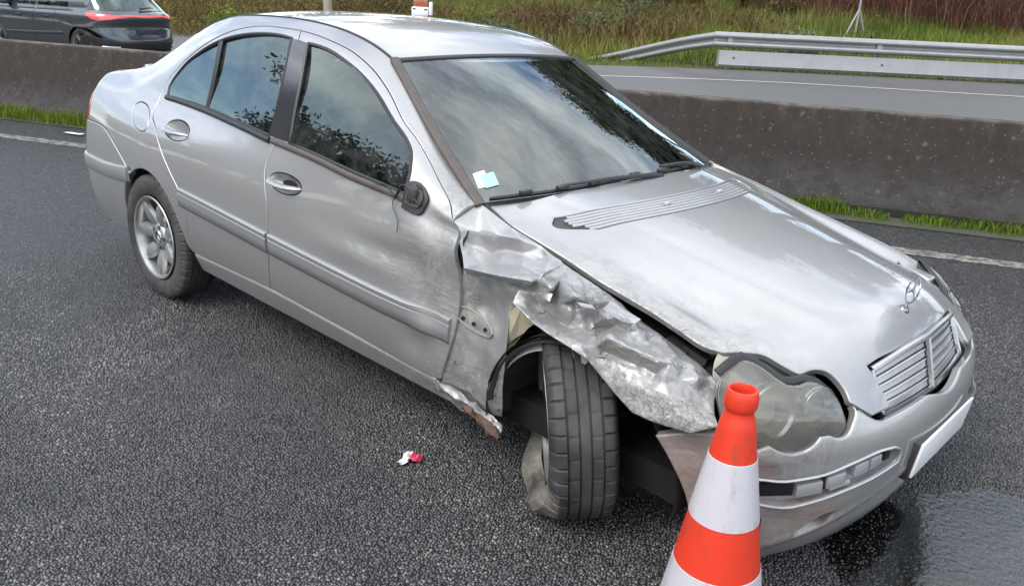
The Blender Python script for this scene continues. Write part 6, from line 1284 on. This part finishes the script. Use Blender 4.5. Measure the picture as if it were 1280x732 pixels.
# ---- wire fence with a strutted post
def fence_post(name, x, y, h, label, strut):
    z = drop(BB, x, y, .8); t = thing(name, label, 'fence post', (x, y, z), 0, 'wire fence posts on the bank'); mb = MB(); mb.box((0, 0, h/2-.1), (.055, .055, h+.2)); mb.build('post', M['galv'], t)
    if strut:
        for s in (-1, 1): mb = MB(); mb.tube([(0, 0, h*.72), (.33*s*.76, .33*s*.65, -.05)], .028, 6); mb.build('strut', M['galv'], t)
    return Vector((x, y, z+h))
def FP(x, y, h, label, strut): return fence_post('fence_post', x, y, h, label, strut)
fpA = FP(-7.0, 24.9, 1.15, 'grey wire fence post with two slanting struts above the guard rail', True)
fpB = FP(-18.5, 16.5, 1.15, 'plain grey fence post half lost in dead bracken on the bank', False)
fpC = FP(2.5, 30.0, 1.2, 'plain grey fence post at the edge of the reddish brambles', False)
wf = thing('fence_wire', 'thin slack wires of the fence running past the strutted post', 'wire', tuple(fpA))
for dz in (-.05, -.42):
    for a, b in ((fpB, fpA), (fpA, fpC)):
        pts = [a.lerp(b, q)+Vector((0, 0, dz-.10*math.sin(q*math.pi)))-fpA for q in np.linspace(0, 1, 12)]; mb = MB(); mb.tube(pts, .0026, 4, cap=False); mb.build('wire', M['alloy_dark'], wf)
# ---- shrubs and trees
def leaf_cloud(n, cen, rx, ry, rz, size, seed, shell=.55):
    r = np.random.default_rng(seed); d = r.normal(size=(n, 3)); d /= np.linalg.norm(d, axis=1, keepdims=True); rr = (shell+(1-shell)*r.uniform(0, 1, n))**.8
    return cen+d*rr[:, None]*np.array((rx, ry, rz)), r
def leaf_mesh(name, P, size, r, mat, tone):
    n = len(P); a = r.normal(size=(n, 3)); a /= np.linalg.norm(a, axis=1, keepdims=True); b = np.cross(a, r.normal(size=(n, 3))); b /= np.linalg.norm(b, axis=1, keepdims=True); s = (size*r.uniform(.5, 1.3, n))[:, None]
    V = np.stack([P-a*s-b*s*.15, P+b*s*.5, P+a*s+b*s*.1, P-b*s*.45], 1).reshape(-1, 3); me = bpy.data.meshes.new(name); k = np.arange(n)*4
    me.vertices.add(n*4); me.vertices.foreach_set('co', V.astype('f').ravel()); me.loops.add(n*4); me.loops.foreach_set('vertex_index', np.arange(n*4, dtype='i')); me.polygons.add(n); me.polygons.foreach_set('loop_start', k.astype('i')); me.update(calc_edges=True)
    q = me.attributes.new('tone', 'FLOAT', 'POINT'); q.data.foreach_set('value', np.repeat(np.clip(tone, 0, 1), 4).astype('f')); me.materials.append(mat); return me
M['leaf'] = plant_mat('dark evergreen leaves', [(.018, .032, .010), (.035, .06, .016), (.06, .085, .025), (.085, .10, .04)])
M['shrub'] = plant_mat('grey green shrub leaves', [(.07, .09, .045), (.11, .14, .07), (.17, .20, .11), (.22, .24, .14)])
M['bark'] = simple('grey bark', (.15, .125, .10), .9, 0, .4, 9, .01)
M['bark_pale'] = simple('pale smooth bark', (.36, .31, .24), .85, 0, .35, 6, .01)
def tree_meshes(seed, h, spread, clumps, mat, dens=120, leaf=.17):
    r = np.random.default_rng(seed); tb = MB(); lean = r.normal(0, .06, 2)
    trunk = [Vector((lean[0]*h*q+.12*math.sin(q*5+seed), lean[1]*h*q+.1*math.cos(q*4+seed), h*.9*q)) for q in np.linspace(0, 1, 9)]; tb.tube(trunk, list(np.linspace(h*.022, h*.005, 9)), 8)
    cs = []; T = []
    for i in range(clumps):
        q = .34+.62*i/clumps; a = i*2.4+r.uniform(-.5, .5); b = trunk[min(int(q*8), 8)]; L = spread*(1.15-.75*q)*r.uniform(.6, 1.1); e = b+Vector((math.cos(a)*L, math.sin(a)*L, L*r.uniform(.15, .6)))
        tb.tube([b, b.lerp(e, .5)+Vector((0, 0, -.06*L)), e], [h*.007, h*.004, h*.002], 5); cs.append(np.array(e))
        for _ in range(2): e2 = e+Vector(r.normal(0, .35*L, 3)); tb.tube([b.lerp(e, .6), e2], [h*.003, h*.0012], 4); cs.append(np.array(e2))
    Ps = []; 
    for c in cs:
        k = r.uniform(.5, 1.0)*spread*.36; p, _ = leaf_cloud(int(dens*r.uniform(.6, 1.3)), c, k*1.2, k*1.2, k*.6, .1, int(r.integers(1e6)), .2); Ps.append(p); T.append(np.full(len(p), r.uniform(.1, .8)))
    P = np.concatenate(Ps); return tb, leaf_mesh('crown', P, np.full(len(P), leaf), r, mat, np.concatenate(T)+r.normal(0, .15, len(P)))
def make_tree(name, label, group, loc, tm, scale=1, rot=0, bark='bark'):
    t = thing(name, label, 'tree', loc, rot, group); t.scale = (scale,)*3
    if isinstance(tm[0], MB): o = tm[0].build('trunk', M[bark], t); tm[0] = o.data
    else: o = link(bpy.data.objects.new('trunk', tm[0]), t)
    link(bpy.data.objects.new('crown', tm[1]), t); return t
kinds = [list(tree_meshes(3, 9.0, 3.2, 30, M['leaf'], 330, .095)), list(tree_meshes(8, 8.4, 3.6, 30, M['leaf'], 330, .095)), list(tree_meshes(14, 14.0, 3.6, 30, M['leaf']))]
rr = random.Random(3)
# verge on the near side of the road (reflected in the side windows)
TD = ['dense', 'broad', 'narrow', 'tall', 'low', 'ragged']; k_ = 0
for i, (az, d, sc2_) in enumerate([(198, 58, .56), (200.3, 54, .58), (202.5, 57, .68), (204.8, 52, .60), (207, 55, .70), (209, 50, .98), (211, 53, 1.28), (213, 49, 1.28), (215.2, 52, 1.42), (218, 48, 1.42), (221.5, 47, 1.5), (226, 44, 1.45), (232, 42, 1.5), (240, 40, 1.4), (250, 38, 1.35)]):
    make_tree('roadside_tree', 'dense dark evergreen tree of the belt along the near verge, mirrored in the side windows', 'trees along the near verge', (1.2+d*math.cos(rad(az)), -.7+d*math.sin(rad(az)), -.1), kinds[i % 2], sc2_*1.6, rr.random()*6.28)
g = MB(); g.grid(np.array([[along(s, o, z) for o, z in ((-8.6, .003), (-9.4, .03), (-13, .25), (-24, 1.0), (-60, 2.5), (-200, 5))] for s in np.linspace(-160, 90, 40)])); tag(g.build('near_verge', M['bank'], smooth=60), kind='structure')
# tall trees on the bank beyond the brambles
far_t = [(13.5, 34.5, 1.1), (9.2, 37.5, 1.25), (-5.8, 37.0, 1.0), (-7.4, 34.5, 1.2), (-11.5, 33.5, 1.05), (-15, 31.0, 1.1), (-24, 27.5, 1.0), (19, 33.5, 1.2)]
for i, (x, y, s) in enumerate(far_t):
    make_tree('tall_tree', 'tall thin crowned tree standing above the bank, mirrored in windscreen and bonnet', 'tall trees above the bank', (x, y, drop(BB, x, y, 3)-.1), kinds[2] if i % 3 else kinds[0], s*(1.3 if i % 3 else 1.9), i*1.7)
# the pale stem at the top of the picture
t = thing('pale_tree', 'slim tree with pale bare stem in the dead bracken behind the roof', 'tree', (-17.0, 11.9, drop(BB, -17.0, 11.9, .5)-.1)); mb = MB(); mb.tube([(0, 0, 0), (.03, .02, .7), (-.02, 0, 1.6), (.05, .03, 3.5)], [.15, .13, .12, .08], 10); mb.build('trunk', M['bark_pale'], t)
r_ = np.random.default_rng(4); P, _ = leaf_cloud(900, np.array((0, 0, 4.4)), 1.6, 1.6, 1.3, .1, 5, .3); link(bpy.data.objects.new('crown', leaf_mesh('crown', P, np.full(len(P), .16), r_, M['leaf'], r_.uniform(0, 1, len(P)))), t)
def shrub(x, y, w_, h, label, mat, seed, cat='shrub'):
    t = thing('shrub', label, cat, (x, y, drop(BB, x, y, .3)-.03)); r = np.random.default_rng(seed); mb = MB()
    for _ in range(9): mb.tube([(0, 0, 0), tuple(r.normal(0, .25, 2)*w_)+(h*.7,)], [.012, .005], 4)
    mb.build('stem', M['bark'], t); P, r = leaf_cloud(1500, np.array((0, 0, h*.52)), w_*.5, w_*.5, h*.5, .05, seed, .3); P[:, 2] = np.maximum(P[:, 2], .02); k = nz(P+np.array((seed, 0, 0)), 2.2, 3); P = P*(1+.55*nz(P*2.2, 1.3, seed))[:, None]; P[:, 2] = np.maximum(P[:, 2], .01)
    link(bpy.data.objects.new('foliage', leaf_mesh('foliage', P, np.full(len(P), .055), r, M[mat], .5+.5*k+r.normal(0, .18, len(P)))), t); return t
SHR = [(-12.1, 18.3, 1.7, 1.1, 'rounded grey green shrub on the bank above the sloping rail end', 'shrub', 3), (-12.6, 14.2, 1.5, .8, 'broad olive shrub on the bank just above the saloon roof', 'shrub', 5), (-19.5, 10.3, 1.2, .8, 'dark green shrub at the road edge just behind the passing car', 'shrub', 7), (-5.2, 17.2, 1.3, .7, 'tawny green shrub behind the bend of the guard rail', 'shrub', 13)]
M['shrub_yellow'] = plant_mat('yellow green shrub leaves', [(.08, .10, .02), (.15, .19, .035), (.23, .26, .06), (.28, .27, .09)]); M['shrub_brown'] = plant_mat('brown withered shrub leaves', [(.06, .04, .025), (.13, .085, .05), (.19, .13, .07), (.15, .15, .06)])
SHR += [(-15.6, 16.65, 1.5, .95, 'yellow green shrub on the bank to the right of the roof lamp', 'shrub_yellow', 17), (-14.6, 19.0, 1.3, .8, 'brown withered shrub on the bank above the windscreen', 'shrub_brown', 19), (-13.8, 22.8, 1.9, 1.2, 'wide grey green shrub behind the bend of the guard rail, left of the strutted post', 'shrub', 23), (-10.8, 27.5, 1.5, .9, 'withered brown shrub just left of the strutted post', 'shrub_brown', 29), (-20.2, 10.6, 1.5, 1.0, 'fresh green shrub at the road edge between passing car and saloon roof', 'shrub_yellow', 31), (-19.8, 14.6, 1.9, 1.4, 'tall brown shrub in the bracken directly above the front window', 'shrub_brown', 37)]
for a in SHR: shrub(*a)
# ================================================================ the passing car on the far carriageway
def paint_grey():
    m = NT('dark blue grey metallic paint'); v = m.co('Object'); f = m.noise(v, 700, 2); c = m.mix(f, rgb(.055, .065, .075), rgb(.085, .097, .11)); return m.done(m.bsdf(c, .28, .55, None, .5, 1.0, .05))
M['grey_paint'] = paint_grey()
def lamp_mat():
    m = NT('lit red tail lamp'); v = m.co('Object'); f = m.noise(v, 16, 3); return m.done(m.bsdf(rgb(.55, .02, .03), .2, 0, None, .5, .6, emit=m.mix(f, rgb(1, .02, .03), rgb(1, .10, .08)), es=1.0))
M['tail'] = lamp_mat()
SZ = [.20, .30, .45, .60, .72, .82, .90, .96, 1.02, 1.12, 1.25, 1.38, 1.46, 1.50]
SW = [.85, .89, .915, .925, .925, .92, .905, .88, .835, .80, .745, .67, .60, .54]
SX = [.13, .05, .015, .05, .09, .06, .04, .07, .16, .30, .46, .60, .68, .78]
def suv(a, z, k=0.0):
    """a 0 at the tail centre, 1 where the tail meets the flank, then metres along the flank; z height"""
    a = np.asarray(a, float); z = np.asarray(z, float); zz = np.clip(z, .2, 1.5); w_ = sum(pchip(SZ, SW, np.clip(zz+d, .2, 1.5)) for d in (-.02, 0, .02))/3-k; xr = sum(pchip(SZ, SX, np.clip(zz+d, .2, 1.5)) for d in (-.02, 0, .02))/3+k
    th = np.clip(np.abs(a), 0, 1)*np.pi/2; n = 3.4; c, s_ = np.cos(th), np.sin(th); r = (np.maximum(c, 1e-9)**n+np.maximum(s_, 1e-9)**n)**(-1/n); xc = 1.0; ex = np.maximum(np.abs(a)-1, 0)
    x = xc-(xc-xr)*c*r+ex; y = w_*s_*r; fl = .022*np.exp(-((x-.92)/.42)**2)*np.exp(-((z-.62)/.22)**2); y = y+fl*(np.abs(a) > .6)
    front = np.clip((x-3.3)/1.1, 0, 1); y = y*(1-.22*front**2.4); z2 = np.where(z > .9, .9+(z-.9)*1.0, z)
    return np.stack([x, np.where(a < 0, -y, y), z2], -1)
_d = Vector((-14.3, 4.42, 0)); hd = rad(197.0)
SUV = thing('passing_car', 'dark grey hatchback with lit red rear light bar driving away on the far carriageway', 'car', (-13.55, 5.2, drop(BF, -14.3, 4.9)), hd); print('suv z', drop(BF, -14.3, 4.9))
_ctr = CTR.copy(); CTR[:] = (2.2, 0, .6)
sarch = lambda cx, a0, a1: [(cx+.365*math.cos(rad(a)), .34+.365*math.sin(rad(a))) for a in np.linspace(a0, a1, 20)]
for sg in (1, -1):
    F = (lambda a, z, s=sg: suv(a, z)*np.array((1, s, 1)))
    a0 = -.002
    body = [[(a0, .30), (a0, .985)], [(a0, .985), (.9, .985), (1.3, .975), (3.1, .955), (4.2, .86)], [(4.2, .86), (4.42, .70), (4.42, .25)], [(4.42, .25), (3.97, .26)], sarch(3.6, 0, 180)[1:-1], [(3.235, .26), (1.285, .26)], sarch(.92, 0, 180)[1:-1], [(.60, .30), (a0, .30)]]
    body[4][0] = (3.965, .30); body[4][-1] = (3.235, .30); body[3] = [(4.42, .25), (3.965, .30)]; body[5] = [(3.235, .30), (1.285, .30)]; body[6][0] = (1.285, .30); body[6][-1] = (.62, .40); body[7] = [(.62, .40), (.60, .30), (a0, .30)]
    bo = panel('body_side', body, F, M['grey_paint'], SUV, sp=.05, gap=0, rnd=.003, flange=.02)
    panel('tailgate_glass', [[(a0, 1.03), (a0, 1.40)], [(a0, 1.40), (.58, 1.38)], [(.58, 1.38), (.80, 1.10), (.84, 1.03)], [(.84, 1.03), (a0, 1.03)]], F, M['glass_side'], SUV, sp=.06, gap=.003, off=.004, rnd=.002)
    panel('upper_body', [[(a0, .985), (a0, 1.50)], [(a0, 1.50), (1.2, 1.50), (3.0, 1.46)], [(3.0, 1.46), (3.6, 1.20), (4.05, .90)], [(4.05, .90), (3.1, .955), (1.3, .975), (.9, .985), (a0, .985)]], F, M['grey_paint'], SUV, sp=.06, gap=0, off=-.002, rnd=.002)
    panel('side_window', [[(1.25, 1.01), (1.42, 1.32), (1.62, 1.41)], [(1.62, 1.41), (2.18, 1.43)], [(2.18, 1.43), (2.24, 1.0)], [(2.24, 1.0), (1.25, 1.01)]], F, M['glass_side'], SUV, sp=.06, off=.004, gap=.002, rnd=.002)
    panel('side_window', [[(2.34, 1.0), (2.30, 1.43)], [(2.30, 1.43), (2.75, 1.40), (3.25, 1.16), (3.45, 1.0)], [(3.45, 1.0), (2.34, 1.0)]], F, M['glass_side'], SUV, sp=.06, off=.004, gap=.002, rnd=.002)
    ribbon('window_strip', [(1.15, 1.0), (1.6, .995), (3.5, .98)], F, M['trim'], SUV, width=.02, height=.008)
    panel('tail_lamp', [[(a0, .90), (a0, .945)], [(a0, .945), (.45, .95), (.70, .975)], [(.70, .975), (.83, .965), (.81, .93)], [(.81, .93), (.70, .86), (.50, .865), (.38, .915), (a0, .915)]], F, M['tail'], SUV, sp=.04, off=.006, gap=.001, rnd=.003)
    panel('rear_valance', [[(a0, .24), (a0, .46)], [(a0, .46), (.40, .44), (.60, .50), (.88, .55), (.96, .42)], [(.96, .42), (.95, .28), (.80, .24), (a0, .24)]], F, M['plastic'], SUV, sp=.05, off=.006, gap=.0, rnd=.004)
    ribbon('bumper_crease', [(a0, .73), (.4, .73), (.75, .71), (.98, .66)], F, M['trim'], SUV, width=.016, height=.006)
    ribbon('tailgate_seam', [(.60, .52), (.62, .62), (.66, .84)], F, M['dark'], SUV, width=.008, height=.002)
    ribbon('door_seam', [(1.62, .97), (1.66, .70), (1.5, .42)], F, M['dark'], SUV, width=.008, height=.002); ribbon('door_seam', [(2.30, .97), (2.32, .60), (2.30, .30)], F, M['dark'], SUV, width=.008, height=.002)
    ribbon('sill_strip', [(1.32, .285), (2.3, .27), (3.2, .285)], F, M['plastic'], SUV, width=.09, height=.012); 
    ribbon('door_crease', [(1.4, .56), (2.3, .52), (3.2, .50)], F, M['grey_paint'], SUV, width=.05, height=.012)
    for q in (1.88, 2.72): ribbon('door_handle', [(q-.09, .86), (q+.09, .855)], F, M['grey_paint'], SUV, width=.028, height=.022)
    mb = MB(); P, N = surf_n(F, np.array([[3.15, 1.03]])); mb.bbox(P[0]+N[0]*.10+np.array((0, 0, .03)), (.12, .20, .13), .04); mb.build('wing_mirror', M['grey_paint'], SUV)
    ribbon('exhaust_trim', [(.42, .33), (.62, .335)], F, M['chrome_worn'], SUV, width=.06, height=.02)
    for cx in (.92, 3.60):
        mb = MB(); Mx = Matrix.Translation((cx, sg*.80, .335)) @ Matrix.Rotation(rad(-90)*sg, 4, 'X')
        w_ = MB(); w_.lathe([(.262, .108), (.250, .10), (.235, .02), (.23, -.08)], 40, Mx); w_.lathe([(.06, .03), (.06, .07), (.04, .078), (.001, .078)], 20, Mx)
        for q in range(5):
            a = 2*math.pi*q/5+.3; u = Vector((math.cos(a), math.sin(a), 0)); v = Vector((-math.sin(a), math.cos(a), 0)); z = Vector((0, 0, 1)); G = np.array([[Mx @ (u*r+v*w2+z*h_) for w2, h_ in ((hw, .04), (hw*.8, .078+r*.06), (-hw*.8, .078+r*.06), (-hw, .04))] for r, hw in ((.05, .022), (.13, .024), (.245, .036))]); w_.grid(G)
        wo = w_.build('wheel', M['alloy'], SUV); mb.lathe([(.262, .10), (.275, .112), (.315, .11), (.335, .085), (.335, -.085), (.315, -.11), (.23, -.09)], 48, Mx); mb.build('tyre', M['tyre'], wo); c = MB(); c.lathe([(.001, .01), (.21, .01)], 24, Mx); c.build('brake_disc', M['alloy_dark'], wo)
rf = MB(); X, V = np.meshgrid(np.linspace(.72, 3.0, 20), np.linspace(-1, 1, 9), indexing='ij'); rf.grid(np.stack([X, V*.56, 1.49+.035*(1-V**2)-.05*((X-1.7)/1.3)**2], -1)); rf.build('roof', M['grey_paint'], SUV)
bn = MB(); X, V = np.meshgrid(np.linspace(2.9, 4.3, 20), np.linspace(-1, 1, 9), indexing='ij'); bn.grid(np.stack([X, V*np.interp(X, [2.9, 3.6, 4.3], [.6, .82, .72]), np.interp(X, [2.9, 3.75, 4.3], [1.48, .99, .86])+.02*(1-V**2)], -1)); bn.build('windscreen_and_bonnet', M['grey_paint'], SUV)
sp_ = MB(); sp_.bbox((.66, 0, 1.47), (.30, 1.05, .035), .012); sp_.build('roof_spoiler', M['grey_paint'], SUV)
mb = MB(); mb.bbox((.055, .0, .615), (.02, .54, .125), .004); mb.build('plate_recess', M['plastic'], SUV); mb = MB(); mb.tube([(.17, .05, 1.07), (.19, -.2, 1.10), (.20, -.30, 1.09)], [.02, .012, .008], 6); mb.build('rear_wiper', M['plastic'], SUV)
mb = MB(); mb.box((2.2, 0, .32), (3.9, 1.45, .2)); mb.box((1.2, 0, .6), (1.6, 1.3, .6)); mb.box((2.5, 0, .62), (2.2, 1.4, .5)); mb.build('underbody', M['dark'], SUV)
CTR[:] = _ctr
# ================================================================ traffic cone
def orange():
    m = NT('orange cone plastic'); v = m.co('Object'); f = m.noise(v, 12, 6, .65); c = m.mix(f, rgb(.62, .036, .015), rgb(.68, .052, .022)); c = m.mix(m.ramp(m.noise(m.co('Object', (1, 1, .3)), 30, 6, .7), (.54, 0), (.72, .75)), c, rgb(.30, .055, .035)); return m.done(m.bsdf(c, .42, 0, None, .4))
M['orange'] = orange()
def sheeting():
    m = NT('white reflective sheeting'); v = m.co('Object'); f = m.noise(v, 9, 6, .65); h = m.vor(v, 160); c = m.mix(f, rgb(.47, .45, .475), rgb(.55, .53, .56)); c = m.mix(m.ramp(m.noise(m.co('Object', (1, 1, .25)), 26, 6, .7), (.52, 0), (.74, .85)), c, rgb(.30, .27, .26)); return m.done(m.bsdf(c, .40, 0, m.bump(h, .0006, .3), .5))
M['sheet'] = sheeting()
CONE = thing('traffic_cone', 'orange traffic cone with two white bands in front of the crushed headlight', 'traffic cone', (3.277, -.949, 0))
H1 = .75
def cr_(z): return float(np.interp(z, [0, .03, .06, .66, .675], [.150, .146, .142, .0415, .037]))
mb = MB(); prof = [(.175, .026), (.165, .034), (.150, .040)]+[(cr_(z), z) for z in np.linspace(.06, .66, 22)]+[(.0385, .676), (.0335, .688), (.0318, .698), (.0318, .702), (.0345, .706), (.0368, .712), (.0375, .722), (.0372, .734), (.0352, .744), (.0325, .75), (.0285, .752), (.0265, .748), (.0255, .735), (.0255, .68), (.03, .62)]
mb.lathe(prof, 56); mb.build('cone_body', M['orange'], CONE, smooth=35)
def band(z0, z1): mb = MB(); mb.lathe([(cr_(z0)+.0003, z0-.001)]+[(cr_(z)+.0016, z) for z in np.linspace(z0, z1, 8)]+[(cr_(z1)+.0003, z1+.001)], 56); mb.build('reflective_band', M['sheet'], CONE, smooth=35)
band(*BAND_1); band(*BAND_2)
mb = MB(); mb.bbox((0, 0, .014), (.40, .40, .028), .012); mb.build('cone_base', M['orange'], CONE)
# ---- amber warning lamp on the roof
P0 = top(np.array([.74]), np.array([-.25/.53*-1.0]))[0]; pw_ = Vector(CARM @ P0); bl.location = pw_; bl['label'] = 'small amber warning lamp with white base standing on the saloon roof'; bl['category'] = 'warning lamp'; bl.name = 'warning_lamp'; bl.rotation_euler = (0, 0, rad(42))
mb = MB(); mb.bbox((0, 0, .022), (.082, .06, .042), .006); mb.bbox((-.028, -.031, .034), (.014, .004, .006), .001, m=1); mb.bbox((.028, -.031, .032), (.014, .004, .006), .001, m=1); mb.build('lamp_base', [M['white'], M['plastic']], bl)
mb = MB(); mb.bbox((.050, 0, .036), (.014, .05, .062), .004); mb.build('lamp_bracket', M['white'], bl)
def amber():
    m = NT('amber lamp lens'); return m.done(m.bsdf(rgb(.42, .10, .010), .12, 0, None, .5, .5, trans=.55, emit=rgb(1, .28, .02), es=.05))
M['amber'] = amber()
mb = MB(); mb.bbox((0, 0, .060), (.066, .05, .034), .009); mb.build('lamp_lens', M['amber'], bl)
# ---- litter
lt = thing('litter', 'crumpled white and pink scrap of wrapper on the asphalt left of the front wheel', 'litter', (2.065, -.897, .004), rad(30)); M['pink'] = simple('pink print', (.62, .06, .12), .5, 0, .2, 60); rr = random.Random(2)
def scrap(w_, h, n, seed, amp=.012):
    r = random.Random(seed); G = np.array([[((i/(n-1)-.5)*w_+.004*r.uniform(-1, 1), (j/(n-1)-.5)*h+.004*r.uniform(-1, 1), .004+amp*r.random()) for j in range(n)] for i in range(n)]); mb = MB(); mb.grid(G); return mb
a = scrap(.028, .085, 5, 1); a.build('wrapper', M['white'], lt, smooth=0); b = scrap(.04, .045, 5, 3, .02); o = b.build('wrapper', M['pink'], lt, smooth=0); o.location = (.032, .004, 0)
l2 = thing('paper_scrap', 'small flat white scrap lying beside the worn edge line behind the saloon', 'litter', (-5.08, .60, .012), rad(20)); scrap(.22, .06, 4, 7, .01).build('paper', M['white'], l2, smooth=0)
